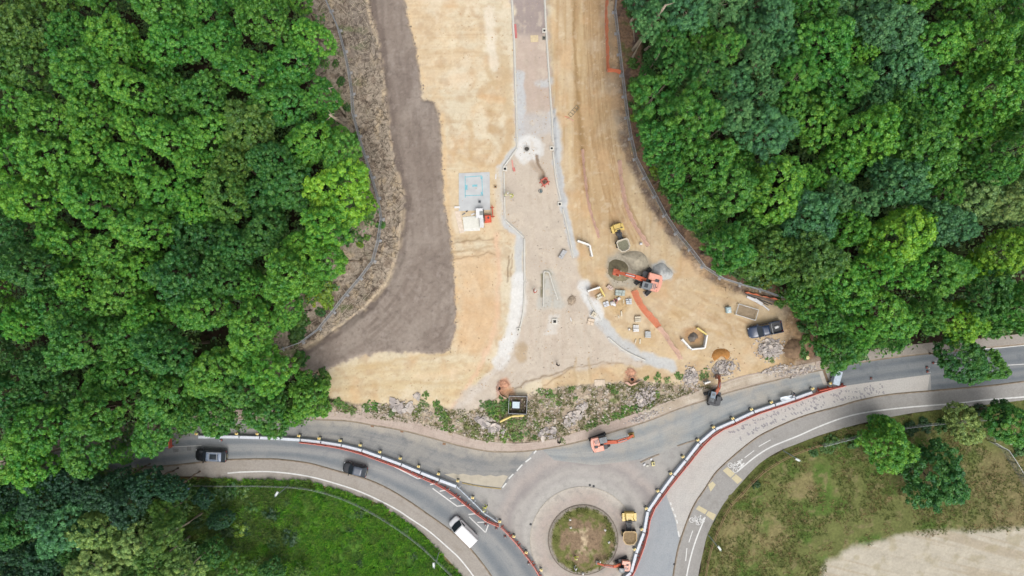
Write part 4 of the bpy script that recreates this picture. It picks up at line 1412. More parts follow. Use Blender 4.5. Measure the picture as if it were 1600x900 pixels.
# colour of the canopy, read off the photo at anchor spots
ANCH_L = [(60, 60, 'olive green'), (130, 55, 'mid green'), (175, 70, 'bright green'), (260, 40, 'mid green'), (330, 120, 'mid green'), (430, 100, 'mid green'), (490, 70, 'bright green'), (180, 170, 'bright green'),
          (60, 160, 'bright green'), (40, 260, 'bright green'), (130, 270, 'bright green'), (280, 260, 'bright green'), (370, 270, 'olive green'), (480, 240, 'bright green'), (540, 300, 'lime green'),
          (500, 290, 'bright green'), (60, 390, 'dark green'), (120, 400, 'bright green'), (230, 410, 'bright green'), (300, 400, 'dark green'), (350, 420, 'dark green'), (480, 390, 'bright green'), (520, 340, 'bright green'),
          (30, 470, 'bright green'), (90, 520, 'mid green'), (200, 460, 'bright green'), (230, 480, 'bright green'), (280, 520, 'dark green'), (180, 540, 'mid green'), (330, 480, 'mid green'), (400, 480, 'bright green'),
          (60, 620, 'dark green'), (150, 620, 'mid green'), (230, 640, 'mid green'), (320, 570, 'bright green'), (360, 620, 'mid green'), (440, 620, 'bright green'), (480, 590, 'bright green'), (20, 690, 'bright green'), (450, 280, 'dark green'), (440, 340, 'dark green')]
ANCH_R = [(1070, 30, 'blue green'), (1110, 60, 'mid green'), (1060, 100, 'dark green'), (1130, 90, 'mid green'), (1190, 70, 'blue green'), (1220, 30, 'blue green'), (1280, 40, 'mid green'), (1340, 20, 'blue green'),
          (1380, 100, 'blue green'), (1150, 170, 'blue green'), (1060, 170, 'mid green'), (1050, 210, 'mid green'), (1270, 120, 'mid green'), (1330, 80, 'bright green'), (1450, 30, 'bright green'), (1530, 60, 'bright green'), (1560, 130, 'bright green'),
          (1590, 40, 'mid green'), (1440, 220, 'mid green'), (1540, 210, 'bright green'), (1590, 230, 'mid green'), (1210, 300, 'bright green'), (1300, 310, 'blue green'), (1350, 310, 'blue green'), (1280, 220, 'bright green'),
          (1150, 290, 'mid green'), (1130, 330, 'mid green'), (1400, 370, 'lime green'), (1490, 350, 'blue green'), (1560, 320, 'pale yellow green'), (1540, 400, 'lime green'), (1330, 400, 'bright green'), (1240, 390, 'olive green'),
          (1450, 440, 'bright green'), (1340, 480, 'bright green'), (1290, 530, 'mid green'), (1500, 500, 'lime green'), (1580, 440, 'dark green'), (1420, 510, 'mid green'), (1490, 270, 'mid green'), (1580, 500, 'mid green')]
ANCH_S = [(40, 800, 'dark green'), (100, 790, 'deep green'), (100, 840, 'dark green'), (180, 780, 'deep green'), (220, 760, 'deep green'), (140, 760, 'deep green'), (60, 760, 'deep green'), (220, 820, 'pale yellow green'), (150, 880, 'pale yellow green'), (260, 790, 'deep green'),
          (30, 880, 'deep green'), (240, 870, 'olive green'), (0, 730, 'mid green'), (290, 870, 'pale yellow green')]


def pick(anch, x, y):
    d = [((x - a[0]) ** 2 + (y - a[1]) ** 2 + random.uniform(0, 1500), a[2]) for a in anch]
    return min(d)[1]


EXPL = []          # (x, y, r) already taken


def fill(poly, anch, where, zone, tries, r0, r1, pines=(), inset=0.62, hr=(11.5, 18), sp=0.675, rim=None):
    xs, ys = [p[0] for p in poly], [p[1] for p in poly]
    for k in range(tries):
        x, y = random.uniform(max(min(xs), -25), min(max(xs), 1625)), random.uniform(max(min(ys), -25), min(max(ys), 925))
        u = k / tries
        r = r1 + (r0 - r1) * u ** 0.7 + random.uniform(-3, 3)
        d = pt_in(poly, x, y)
        if d < inset * r or (rim and d > rim):
            continue
        if any((x - a) ** 2 + (y - b) ** 2 < (sp * (r + c)) ** 2 for a, b, c in EXPL):
            continue
        EXPL.append((x, y, r))
        cn = pick(anch, x, y)
        pine = any((x - a) ** 2 + (y - b) ** 2 < c * c for a, b, c in pines)
        h = random.uniform(*hr) * (0.72 + 0.28 * min(r / 38.0, 1.15))
        kd = 'pine' if pine else 'broad'
        if pine:
            h += 3
        tree(x, y, r, h, CD[cn], '%s %s %s' % (cn, 'pine' if pine else 'tree', zone(x, y, d)), kd, group=where)


random.seed(5)
# trees one can single out
SPEC = [(1213, 296, 46, 17, 'bright green', 'large round bright green tree above the middle of the right wood', 'broad', None),
        (1403, 372, 52, 17, 'lime green', 'brightest lime green tree below the leafless branches in the right wood', 'broad', None),
        (1440, 232, 54, 18, 'mid green', 'largest dome shaped mid green tree in the right wood', 'broad', None),
        (1150, 182, 28, 20, 'blue green', 'round grey green pine left of the right wood middle', 'pine', None),
        (1135, 72, 27, 20, 'mid green', 'fresh green pine with a rounded crown near the upper right trunks', 'pine', None),
        (1105, 110, 34, 20, 'dark green', 'broad dark pine behind the leaning bare trunks', 'pine', None),
        (1185, 95, 27, 20, 'blue green', 'blue green pine right of the fresh green pine', 'pine', None),
        (1200, 140, 22, 19, 'blue green', 'small blue green pine above the round grey green pine', 'pine', None),
        (1215, 25, 27, 20, 'blue green', 'grey blue pine touching the top edge of the photo', 'pine', None),
        (1072, 22, 34, 21, 'blue green', 'blue green pine on a tall bare trunk at the top edge', 'pine', (1008, 78)),
        (1048, 62, 30, 19, 'dark green', 'pine on a leaning bare trunk beside the right mesh fence', 'pine', (1001, 125)),
        (1060, 108, 26, 18, 'dark green', 'pine on the lowest of the bare trunks at upper right', 'pine', (1010, 164)),
        (1310, 305, 26, 18, 'blue green', 'pale blue green tree left of the leafless branches', 'pine', None),
        (1350, 318, 22, 17, 'blue green', 'smaller blue green tree touching the leafless branches', 'pine', None),
        (1575, 322, 28, 17, 'pale yellow green', 'pale round tree with an orange tinged top near the right edge', 'pine', None),
        (1500, 355, 27, 16, 'blue green', 'round blue green tree right of the lime green tree', 'pine', None),
        (1478, 300, 26, 16, 'mid green', 'mid green conifer between the two palest right hand trees', 'pine', None),
        (172, 72, 43, 16, 'bright green', 'bulky bright green tree near the upper left corner', 'broad', None),
        (490, 60, 32, 15, 'bright green', 'bright tree at the top of the left wood edge', 'broad', (512, 70)),
        (505, 150, 26, 14, 'mid green', 'edge tree above the bare slanting stems of the left wood', 'broad', (540, 182)),
        (530, 300, 48, 13, 'lime green', 'large lime green tree bulging towards the left mesh fence', 'broad', (566, 312)),
        (500, 405, 38, 15, 'bright green', 'edge tree standing on the pale bare stem by the left fence bend', 'broad', (566, 408)),
        (485, 625, 32, 9, 'bright green', 'tree overhanging the pink footway at the left end', 'broad', None),
        (420, 650, 34, 10, 'mid green', 'tree overhanging the barrier row on the closed lane', 'broad', None),
        (340, 645, 36, 11, 'mid green', 'tree hanging over the lane above the dark estate car', 'broad', None),
        (240, 675, 36, 11, 'mid green', 'tree hanging over the road beside the orange barrier', 'broad', None),
        (1310, 545, 38, 12, 'mid green', 'tree over the pale blue trailer and the road edge', 'broad', None),
        (1500, 560, 38, 10, 'dark green', 'sparse dark tree hanging right across the eastern lane', 'broad', None),
        (1545, 572, 26, 8, 'mid green', 'lighter branch end tree over the eastern lane', 'broad', None),
        (1500, 505, 34, 11, 'lime green', 'lime green tree just above the dark tree over the lane', 'broad', None),
        (1385, 697, 40, 7, 'bright green', 'bright upright tree by the meadow fence', 'broad', None),
        (1378, 664, 20, 4, 'bright green', 'small bright shrub at the top of the meadow tree', 'broad', None),
        (1455, 743, 52, 6, 'dark green', 'dark round evergreen alone in the meadow', 'broad', None),
        (1505, 662, 30, 5, 'pale yellow green', 'pale thin shrub beside the east footway', 'broad', None),
        (1583, 665, 40, 9, 'mid green', 'green tree at the right edge inside the bent fence', 'broad', None),
        (1560, 645, 20, 6, 'dark green', 'dark shrub at the corner of the bent fence', 'broad', None),
        (150, 885, 38, 13, 'pale yellow green', 'pale feathery tree at the bottom left edge', 'pine', None),
        (215, 850, 32, 13, 'pale yellow green', 'pale upright tree right of the feathery tree at bottom left', 'pine', None),
        (100, 825, 42, 13, 'blue green', 'large blue green tree in the lower left wood', 'broad', None),
        (262, 800, 28, 10, 'olive green', 'pale olive tree at the rim of the lower left wood', 'pine', None),
        (335, 862, 24, 5, 'dark green', 'low dark tree in the verge scrub nearest the lower left wood', 'broad', None),
        (372, 892, 26, 5, 'olive green', 'olive scrub tree cut by the bottom edge in the verge', 'pine', None),
        (345, 812, 20, 4, 'deep green', 'small deep green tree in the upper left verge scrub', 'broad', None),
        (425, 890, 20, 4, 'dark green', 'dark scrub tree at the bottom edge further along the verge', 'broad', None),
        (318, 778, 16, 4, 'deep green', 'small deep green tree below the blue sign', 'broad', None),
        (470, 895, 15, 3, 'olive green', 'rightmost scrub tree at the bottom edge of the verge', 'pine', None)]
for (x, y, r, h, cn, lab, kd, base) in SPEC:
    EXPL.append((x, y, r * 0.92))
    tree(x, y, r, h, CD[cn], lab, kd, base)


def zone_l(x, y, d):
    e = 'at the left wood rim' if d < 45 else 'inside the left wood'
    return e + (', upper part' if y < 230 else ', middle part' if y < 470 else ', lower part')


def zone_r(x, y, d):
    e = 'at the right wood rim' if d < 45 else 'inside the right wood'
    return e + (', upper part' if y < 190 else ', middle part' if y < 380 else ', lower part')


fill(LEFT_WOOD, ANCH_L, 'trees of the left wood', zone_l, 2600, 25, 43)
fill(RIGHT_WOOD, ANCH_R, 'trees of the right wood', zone_r, 2600, 25, 44, pines=((1110, 90, 120), (1210, 60, 70), (1150, 190, 50)))
fill(LEFT_WOOD, ANCH_L, 'trees of the left wood', zone_l, 700, 14, 20, hr=(8, 11), sp=0.66, inset=0.5, rim=34)
fill(RIGHT_WOOD, ANCH_R, 'trees of the right wood', zone_r, 700, 14, 20, hr=(8, 11), sp=0.66, inset=0.5, rim=34)
fill(SW_WOOD, ANCH_S, 'trees of the lower left wood', lambda x, y, d: 'in the dark lower left wood', 900, 18, 34, pines=((250, 860, 60),), hr=(10, 14))

# the leafless tree in the gap of the right wood
random.seed(31)
dz = 7.0
dx, dy = W(1366, 306, 0)
dead = thing('dead_tree', 'leafless grey tree lying bare in a dark gap of the right wood', 'tree', (dx, dy, 0.0))
b = MB()


def limb(p, d, L, r, lvl):
    p = Vector(p)
    q = p + d * L
    b.taper([p, p.lerp(q, 0.5) + Vector((random.uniform(-.1, .1), random.uniform(-.1, .1), 0)) * L * 0.4, q], [r, r * 0.75, r * 0.5], 5)
    if lvl:
        for k in range(3 if lvl > 1 else 4):
            nd = (d + Vector((random.uniform(-.75, .75), random.uniform(-.75, .75), random.uniform(-.15, .35)))).normalized()
            limb(p.lerp(q, random.uniform(0.45, 1.0)), nd, L * random.uniform(0.55, 0.75), r * 0.55, lvl - 1)


b.taper([(0, 0, 0), (0.1, 0.1, 3.5), (0.3, 0.1, 7.5)], [0.22, 0.18, 0.12], 8)
b.build('trunk', M_BARKP, dead)
b = MB()
for k in range(4):
    limb((0.3, 0.1, 5.2 + 0.7 * k), Vector((1.0, random.uniform(-0.5, 0.6), random.uniform(0.1, 0.7))).normalized(), 2.0, 0.11, 3)
b.build('branches', mat('dead_wood', A(176, 166, 156), 0.95, noise=0.15), dead)
# bare stems standing at the wood's edge
for i, (bx, by, tx, ty, zt, rr, lab) in enumerate([(538, 178, 514, 138, 12.5, 0.13, 'upper of two bare slanting stems at the left wood edge'),
                                                 (538, 195, 515, 179, 11, 0.15, 'lower of two bare slanting stems at the left wood edge'),
                                                 (490, 115, 455, 84, 11, 0.13, 'bare grey stem showing through leaves at upper left'),
                                                 (989, 78, 1040, 8, 18, 0.17, 'longest bare pine stem slanting up at upper right'),
                                                 (985, 35, 1003, 5, 10, 0.13, 'bare stem at the very top of the right wood edge'),
                                                 (992, 66, 986, 30, 6, 0.05, 'thin pale stem beside the longest bare pine stem'),
                                                 (1040, 282, 1061, 265, 7.5, 0.14, 'short bare stem beside the right fence, middle'),
                                                 (1077, 315, 1102, 300, 7.0, 0.14, 'short bare stem further into the right wood'),
                                                 (1150, 292, 1164, 278, 10, 0.08, 'thin bare stem deep in the right wood'),
                                                 (1075, 359, 1096, 347, 6, 0.1, 'curved pale stem beside the right mesh fence bend')]):
    x0, y0 = W(bx, by)
    x1, y1 = W(tx, ty, zt)
    rr *= 1.45
    t = thing('bare_stem', lab, 'tree', (x0, y0, 0))
    MB().taper([(0, 0, -0.1), ((x1 - x0) * 0.5 + 0.08, (y1 - y0) * 0.5 - 0.06, zt * 0.5), (x1 - x0, y1 - y0, zt)], [rr * 1.2, rr, rr * 0.6], 8).build('trunk', M_BARKP, t, True)
    b = MB()
    for k in range(4):
        p = Vector(((x1 - x0) * (0.7 + 0.1 * k), (y1 - y0) * (0.7 + 0.1 * k), zt * (0.7 + 0.1 * k)))
        a = k * 2.1
        b.taper([p, p + Vector((math.cos(a) * 0.5, math.sin(a) * 0.5, 0.3)), p + Vector((math.cos(a), math.sin(a), 0.8))], [rr * 0.35, rr * 0.25, 0.01], 5)
    b.build('branches', M_BARKP, t)


# low bushes and weeds
def bush(px, py, r, col, label, cat='bush', group=None, nm='bush', sq=0.8, protos=None):
    x, y = W(px, py)
    t = thing(nm, label, cat, (x, y, height(px, py) - 0.05), 0, group)
    c = link('foliage', random.choice(protos or BUSH), t, (0, 0, 0.05), random.uniform(0, 6.28))
    k = r * S / 1.1
    c.scale = (k, k * random.uniform(0.8, 1.2), k * sq)
    c.color = jit(col, 0.15)
    MB().taper([(0, 0, -0.05), (0.03, 0.02, 0.3 * k), (0.0, 0.05, 0.6 * k)], [0.05, 0.04, 0.015], 5).build('stem', M_BARK, t)
    return t


random.seed(8)
WB = A(112, 146, 72)
WEEDS = [(585, 634, 9), (547, 640, 9), (535, 634, 7), (527, 627, 6), (572, 637, 6), (650, 645, 6), (662, 632, 7), (683, 634, 8), (690, 646, 9), (695, 654, 7), (694, 668, 6), (611, 646, 5), (665, 617, 5),
         (766, 637, 10), (775, 646, 10), (786, 628, 10), (790, 637, 8), (756, 632, 6), (800, 660, 9), (813, 664, 9), (818, 657, 6), (742, 678, 6), (764, 682, 8), (789, 682, 8), (808, 682, 8),
         (845, 612, 6), (858, 616, 6), (866, 621, 6), (845, 628, 5), (873, 631, 4), (893, 607, 5), (899, 622, 4), (836, 662, 5), (840, 668, 5), (855, 655, 4), (823, 676, 5), (835, 683, 5),
         (925, 662, 7), (945, 655, 7), (965, 650, 8), (980, 640, 8), (997, 637, 7), (1015, 634, 6), (1027, 589, 6), (1043, 593, 5), (1060, 587, 6), (1100, 586, 8), (1027, 616, 5), (1010, 591, 4),
         (918, 668, 5), (955, 604, 5), (960, 612, 5), (1199, 558, 5), (1205, 562, 5), (1062, 590, 4), (878, 688, 5), (707, 668, 5)]
for i, (x, y, r) in enumerate(WEEDS):
    r *= 1.15
    if y < 700 and x < 705:
        wh = 'bank left of the gravel ramp'
    elif x < 830:
        wh = 'bank around the square pit box'
    elif x < 905:
        wh = 'bank right of the square pit box'
    elif x < 1035:
        wh = 'bank above the road excavator'
    else:
        wh = 'bank between the rubble heaps'
    bush(x, y, r, random.choice([A(116, 164, 70), A(124, 170, 76), A(150, 174, 100)]), ('larger green weed clump on the ' if r > 8.2 else 'medium green weed clump on the ' if r > 6 else 'small green weed clump on the ') + wh, 'weeds', 'weed clumps on the bank', 'weed_clump', 0.9, WEEDP)
EDGE = [(505, 452, 20, 'lime'), (490, 462, 16, 'lime'), (512, 470, 14, 'lime'), (470, 500, 14, 'mid'), (462, 520, 14, 'mid'), (520, 215, 9, 'mid'), (530, 160, 8, 'mid'), (525, 100, 7, 'mid'), (545, 370, 14, 'mid'), (575, 335, 12, 'bright'),
        (480, 430, 26, 'mid'), (500, 420, 22, 'mid'), (470, 560, 14, 'mid'), (500, 605, 16, 'bright'), (508, 590, 10, 'bright'), (505, 580, 8, 'bright'), (465, 520, 12, 'mid'),
        (1000, 40, 10, 'bright'), (990, 100, 10, 'mid'), (995, 135, 14, 'bright'), (1000, 175, 14, 'bright'), (1015, 200, 18, 'bright'), (1025, 230, 16, 'mid'), (1025, 268, 12, 'lime'), (1040, 295, 12, 'bright'),
        (1070, 340, 18, 'mid'), (1058, 325, 12, 'bright'), (1130, 400, 20, 'mid'), (1150, 420, 16, 'mid'), (1120, 380, 18, 'mid'), (1175, 440, 12, 'bright'), (1195, 440, 12, 'lime'), (1220, 470, 10, 'bright'), (1258, 510, 12, 'mid'),
        (1258, 530, 9, 'bright'), (1255, 552, 9, 'mid'), (1248, 540, 8, 'bright'), (1100, 365, 14, 'mid'), (1045, 245, 16, 'mid'), (985, 20, 8, 'mid'), (1150, 395, 18, 'mid'),
        (1300, 690, 12, 'mid'), (1290, 700, 10, 'mid'), (1330, 690, 12, 'mid'), (1420, 668, 12, 'dark'), (1445, 664, 11, 'dark'), (1470, 665, 12, 'mid'), (1410, 730, 12, 'dark'), (1530, 640, 10, 'dark'), (1595, 700, 14, 'mid'),
        (1270, 705, 8, 'mid'), (1180, 757, 8, 'dark')]
for k_ in range(46):                               # scrub spreading over the left half of the verge
    x_, y_ = random.uniform(292, 470), random.uniform(764, 896)
    if random.random() < (x_ - 292) / 230 or pt_in(VERGE, x_, y_) < 8:
        continue
    EDGE.append((x_, y_, random.uniform(8, 17), random.choice(['dark', 'mid', 'mid', 'dark', 'lime'])))
for k_ in range(26):                               # brambles further along it
    x_, y_ = random.uniform(440, 690), random.uniform(770, 896)
    if pt_in(VERGE, x_, y_) < 6:
        continue
    EDGE.append((x_, y_, random.uniform(4, 9), random.choice(['dark', 'mid', 'bright'])))
for k_ in range(60):                               # low growth in the clearing left of the site
    x_, y_ = random.uniform(470, 600), random.uniform(0, 560)
    if -2 < pt_in(LEFT_WOOD, x_, y_) or pt_in(LEFT_WOOD, x_, y_) < -22:
        continue
    EDGE.append((x_, y_, random.uniform(4, 9), random.choice(['bright', 'mid', 'mid', 'lime'])))
for k_ in range(50):                               # and behind the right fence
    x_, y_ = random.uniform(970, 1250), random.uniform(0, 560)
    if -2 < pt_in(RIGHT_WOOD, x_, y_) or pt_in(RIGHT_WOOD, x_, y_) < -14:
        continue
    EDGE.append((x_, y_, random.uniform(4, 9), random.choice(['bright', 'mid', 'mid', 'lime'])))
EC = {'lime': A(150, 188, 60), 'mid': A(92, 138, 58), 'bright': A(110, 160, 64), 'dark': A(70, 106, 52)}
for i, (x, y, r, cn) in enumerate(EDGE):
    wh = ('in the verge scrub' if y > 700 and x < 620 else 'beneath the left wood edge' if x < 620 else 'behind the right mesh fence' if x < 1290 and y < 600 else 'along the meadow fence')
    bush(x, y, r, EC[cn], '%s %s bush %s' % ('wide' if r > 13 else 'low', {'lime': 'lime green', 'mid': 'mid green', 'bright': 'bright green', 'dark': 'dark green'}[cn], wh), 'bush', 'bushes at the wood and fence edges')


# grass: uncountable blades, one object per area
def grass(name, pts, hgt, wid, cols, label, nblade=3, lean=0.6, zfun=None):
    g = np.random.RandomState(len(pts))
    n = len(pts) * nblade
    base = np.repeat(np.array([W(*p) for p in pts]), nblade, axis=0) + g.normal(size=(n, 2)) * 0.08
    zz = np.repeat(np.array([(zfun or height)(*p) for p in pts]), nblade)
    a = g.rand(n) * 6.283
    h = hgt * g.uniform(0.5, 1.4, n)
    d = np.c_[np.cos(a), np.sin(a)]
    s_ = np.c_[-np.sin(a), np.cos(a)] * (wid * g.uniform(0.6, 1.4, n))[:, None]
    p0 = np.c_[base - s_, zz - 0.02]
    p1 = np.c_[base + s_, zz - 0.02]
    p2 = np.c_[base + d * (h * lean)[:, None], zz + h]
    v = np.stack([p0, p1, p2], 1).reshape(-1, 3)
    me = np_mesh(name, v, tris=np.arange(len(v)).reshape(-1, 3), m=leaf_material(name + '_blades', 0.3, cols))
    at = me.attributes.new('leafv', 'FLOAT', 'POINT')
    at.data.foreach_set('value', np.repeat(np.repeat(g.rand(len(pts)), nblade), 3).astype(np.float32))
    return tag(link(name, me), label, 'grass', None, 'stuff')


def scatter(poly, n, cond=None, inset=0):
    P = np.array(poly)
    g = np.random.RandomState(n)
    x = g.uniform(max(P[:, 0].min(), -20), min(P[:, 0].max(), 1620), n)
    y = g.uniform(max(P[:, 1].min(), -20), min(P[:, 1].max(), 920), n)
    k = sdist(poly, x, y, 10) > inset
    if cond is not None:
        k &= cond(x, y)
    return list(zip(x[k], y[k]))


grass('rank_grass', scatter(VERGE, 16000, lambda x, y: (fbm(x / 14, y / 14, 3, 77) > 0.0) & (x < 450 + 60 * fbm(x / 30, y / 30, 2, 79)), -2), 0.75, 0.08, A(104, 134, 66), 'taller dull green growth in patches of the lower left verge', 4, 0.8)
grass('dull_grass', scatter(VERGE, 22000, lambda x, y: fbm(x / 9, y / 9, 4, 83) > 0.02, -2), 0.55, 0.06, A(110, 154, 64), 'duller coarse grass mixed through the lower left verge', 4, 0.9)
grass('verge_grass', scatter(VERGE, 30000, lambda x, y: (fbm(x / 11, y / 11, 4, 70) > -0.12) & (x > 330 + 120 * fbm(x / 40, y / 40, 3, 84)), -2), 0.5, 0.07, A(118, 190, 60), 'lush green grass filling the lower left verge', 4, 0.7)
grass('meadow_grass', scatter(MEADOW, 26000, lambda x, y: (fbm(x / 24, y / 24, 4, 71) > -0.05) & (sdist(PITCH, x, y, 10) < 4), 3), 0.2, 0.05, A(120, 136, 70), 'rough patchy grass over the lower right meadow', 3, 0.8)
grass('dry_grass', scatter(MEADOW, 16000, lambda x, y: (fbm(x / 16, y / 16, 4, 72) > 0.05) & (sdist(PITCH, x, y, 20) < 14 * fbm(x / 9, y / 9, 3, 85)), 3), 0.2, 0.05, A(164, 148, 100), 'straw coloured dry grass in the lower right meadow', 3, 0.9)
ang = np.random.RandomState(4).rand(2600) * 6.283
rad_ = np.random.RandomState(5).uniform(31, 51, 2600)
grass('island_grass', [(911 + r_ * math.cos(t_), 843 + r_ * math.sin(t_)) for r_, t_ in zip(rad_, ang) if fbm(np.array(r_ * math.cos(t_) / 9), np.array(r_ * math.sin(t_) / 9), 3, 73) > 0.0],
      0.2, 0.05, A(134, 146, 76), 'grass ring around the bare soil of the roundabout middle', 4, 0.8, zfun=lambda x, y: 0.2)
grass('bank_weeds', scatter([(505, 634), (640, 630), (700, 640), (760, 640), (850, 608), (1000, 596), (1120, 602), (1060, 622), (960, 656), (860, 688), (760, 690), (640, 660), (505, 646)], 16000,
                            lambda x, y: fbm(x / 9, y / 9, 3, 74) > -0.05), 0.22, 0.05, A(134, 142, 86), 'thin weeds over the bank beside the old road', 3, 0.8)


# undergrowth on the shaded woodland floor: one leafy mass under the trees
def undergrowth(name, poly, n, label):
    g = np.random.RandomState(n)
    P = np.array(poly)
    x = g.uniform(max(P[:, 0].min(), -30), min(P[:, 0].max(), 1630), n)
    y = g.uniform(max(P[:, 1].min(), -30), min(P[:, 1].max(), 930), n)
    k = (sdist(poly, x, y, 10) > 4) & (fbm(x / 18, y / 18, 3, 78) > -0.25)
    x, y = x[k], y[k]
    m_ = 14
    zc = g.uniform(0.4, 4.5, len(x))
    c = np.c_[(x - 800) * S * (HC - zc) / HC, (450 - y) * S * (HC - zc) / HC, zc]
    pos = np.repeat(c, m_, axis=0) + g.normal(size=(len(x) * m_, 3)) * np.array([0.45, 0.45, 0.3])
    nrm = g.normal(size=pos.shape) * 0.5 + np.array([0, 0, 1.0])
    nrm /= np.linalg.norm(nrm, axis=1)[:, None]
    t = np.cross(nrm, g.normal(size=nrm.shape))
    t /= np.linalg.norm(t, axis=1)[:, None]
    bt = np.cross(nrm, t)
    sz = 0.26 * g.uniform(0.6, 1.3, len(pos))[:, None]
    v = np.stack([pos - t * sz, pos - bt * sz * 0.6, pos + t * sz, pos + bt * sz * 0.6], 1).reshape(-1, 3)
    me = np_mesh(name, v, quads=np.arange(len(v)).reshape(-1, 4), m=leaf_material(name + '_leaves', 0.3, A(100, 144, 68)))
    at = me.attributes.new('leafv', 'FLOAT', 'POINT')
    at.data.foreach_set('value', np.repeat(g.rand(len(pos)), 4).astype(np.float32))
    return tag(link(name, me), label, 'undergrowth', None, 'stuff')


undergrowth('undergrowth', LEFT_WOOD, 6000, 'leafy undergrowth glimpsed between the crowns of the left wood')
undergrowth('undergrowth', RIGHT_WOOD, 5600, 'leafy undergrowth glimpsed between the crowns of the right wood')
undergrowth('undergrowth', SW_WOOD, 1600, 'leafy undergrowth in the lower left wood')


# ------------------------------------------------------------------ loose debris too small to count
def debris(name, label, cat, pts, size, mats, flat=0.6, sticks=False, parent=None):
    g = random.Random(len(pts))
    bs = [MB() for _ in mats]
    for (px, py) in pts:
        x, y = W(px, py)
        z = height(px, py)
        b = bs[g.randrange(len(mats))]
        if sticks:
            L, a = g.uniform(*size), g.uniform(0, 3.14)
            r = g.uniform(0.015, 0.045)
            dz = g.uniform(-0.1, 0.25)
            dx, dy = math.cos(a) * L / 2, math.sin(a) * L / 2
            b.cyl((x - dx, y - dy, z + 0.06), (x + dx, y + dy, z + 0.08 + max(dz, 0)), r, r * 0.4, n=4)
        else:
            s_ = g.uniform(size[0], size[1]) * (0.6 + 0.8 * g.random() ** 3)
            M = Matrix.Translation((x, y, z + s_ * flat * 0.25)) @ Matrix.Rotation(g.uniform(0, 6.28), 4, 'Z') @ Matrix.Rotation(g.uniform(-.5, .5), 4, 'X')
            b.box((0, 0, 0), (s_, s_ * g.uniform(0.6, 1.3), s_ * flat), top=(g.uniform(.4, .9), g.uniform(.4, .9)), M=M)
    for b, m in zip(bs, mats):
        tag(b.build(name, m), label if len(mats) == 1 else label, cat, None, 'stuff')


STRIP_L = [(490, -20), (575, -20), (590, 60), (600, 130), (612, 230), (630, 312), (626, 360), (618, 400), (600, 440), (565, 480), (515, 515), (465, 545), (440, 550), (470, 510), (530, 460), (560, 420), (575, 370), (590, 330), (570, 270), (545, 210), (540, 150), (520, 80)]
STRIP_R = [(955, -20), (985, -20), (985, 60), (990, 160), (1005, 240), (1040, 310), (1090, 375), (1120, 415), (1200, 445), (1230, 480), (1200, 470), (1130, 450), (1085, 415), (1040, 360), (1005, 300), (975, 220), (965, 120)]
debris('brash', 'dead twigs and sticks strewn over the cleared left strip', 'brash', scatter(STRIP_L, 4200), (0.3, 1.6), [mat('dark_twig', A(96, 82, 70), 0.95)], sticks=True)
debris('brash', 'pale bleached sticks strewn over the cleared left strip', 'brash', scatter(STRIP_L, 2600), (0.3, 1.9), [mat('pale_twig', A(206, 192, 170), 0.95)], sticks=True)
debris('brash', 'twigs and sticks along the foot of the right fence', 'brash', scatter(STRIP_R, 3600), (0.3, 1.4), [mat('brown_twig', A(132, 110, 92), 0.95)], sticks=True)
debris('soil_clods', 'clods scattered over the dark rolled topsoil', 'clods', scatter(TOPSOIL, 5200) , (0.05, 0.16), [mat('soil_clod', A(156, 143, 132), 0.95, noise=0.2)])
_e = resample(TOPSOIL[1:19], step=1.0)
_g = np.random.RandomState(9)
debris('soil_clods', 'crumbs of dark topsoil along its edge with the sand', 'clods', [tuple(p + _g.normal(size=2) * 5.0 * _g.rand() ** 2) for p in _e], (0.05, 0.2), [mat('edge_clod', A(160, 145, 130), 0.95, noise=0.25)])
debris('stones', 'small pale stones and clods lying about the sand', 'stones', scatter(SITE, 9000, lambda x, y: (sdist(TOPSOIL, x, y, 5) < 0) & (fbm(x / 30, y / 30, 3, 99) > -0.1)), (0.05, 0.17), [mat('sand_clod', A(208, 178, 140), 0.95, noise=0.25)])
debris('stones', 'small grey stones lying about the new road formation', 'stones', scatter(FORMATION, 3000), (0.05, 0.16), [mat('formation_stone', A(196, 184, 170), 0.95, noise=0.25)])
debris('stones', 'broken stone and soil lumps strewn over the weedy bank', 'stones', scatter([(505, 634), (640, 630), (700, 640), (760, 636), (850, 606), (1000, 594), (1120, 602), (1230, 572), (1270, 566), (1165, 588), (1060, 620), (960, 654), (860, 686), (760, 688), (640, 658), (505, 644)], 9000, lambda x, y: fbm(x / 12, y / 12, 3, 101) > -0.1),
       (0.08, 0.4), [mat('bank_stone', A(200, 188, 172), 0.95, noise=0.3)])

# ------------------------------------------------------------------ shared object materials
M_STEEL = mat('galvanised_steel', A(196, 200, 204), 0.45, 0.35, noise=0.08)
M_WIRE = mat('fence_wire', A(176, 180, 184), 0.5, 0.3, noise=0.05)
M_CONC = mat('precast_concrete', A(206, 202, 194), 0.9, noise=0.1)
M_ORANGE = mat('machine_orange', A(234, 122, 88), 0.45, noise=0.08, coat=0.2)
M_ORANGEP = mat('faded_machine_orange', A(246, 172, 148), 0.5, noise=0.1, coat=0.15)
M_YELLOW = mat('machine_yellow', A(236, 204, 110), 0.45, noise=0.08, coat=0.2)
M_TAN = mat('tan_skip_steel', A(206, 178, 132), 0.7, noise=0.15)
M_DARK = mat('dark_grey_plastic', A(66, 68, 72), 0.6, noise=0.1)
M_RUBBER = mat('rubber', A(52, 52, 54), 0.85, noise=0.15)
M_GREYM = mat('machine_grey', A(122, 128, 132), 0.5, noise=0.1)
M_GLASS = mat('dark_glass', A(52, 60, 68), 0.08, noise=0.03)
M_CHROME = mat('hydraulic_rod', A(206, 208, 210), 0.25, 0.8, noise=0.03)
M_RED = mat('red_barrier_plastic', A(236, 128, 110), 0.5, noise=0.08)
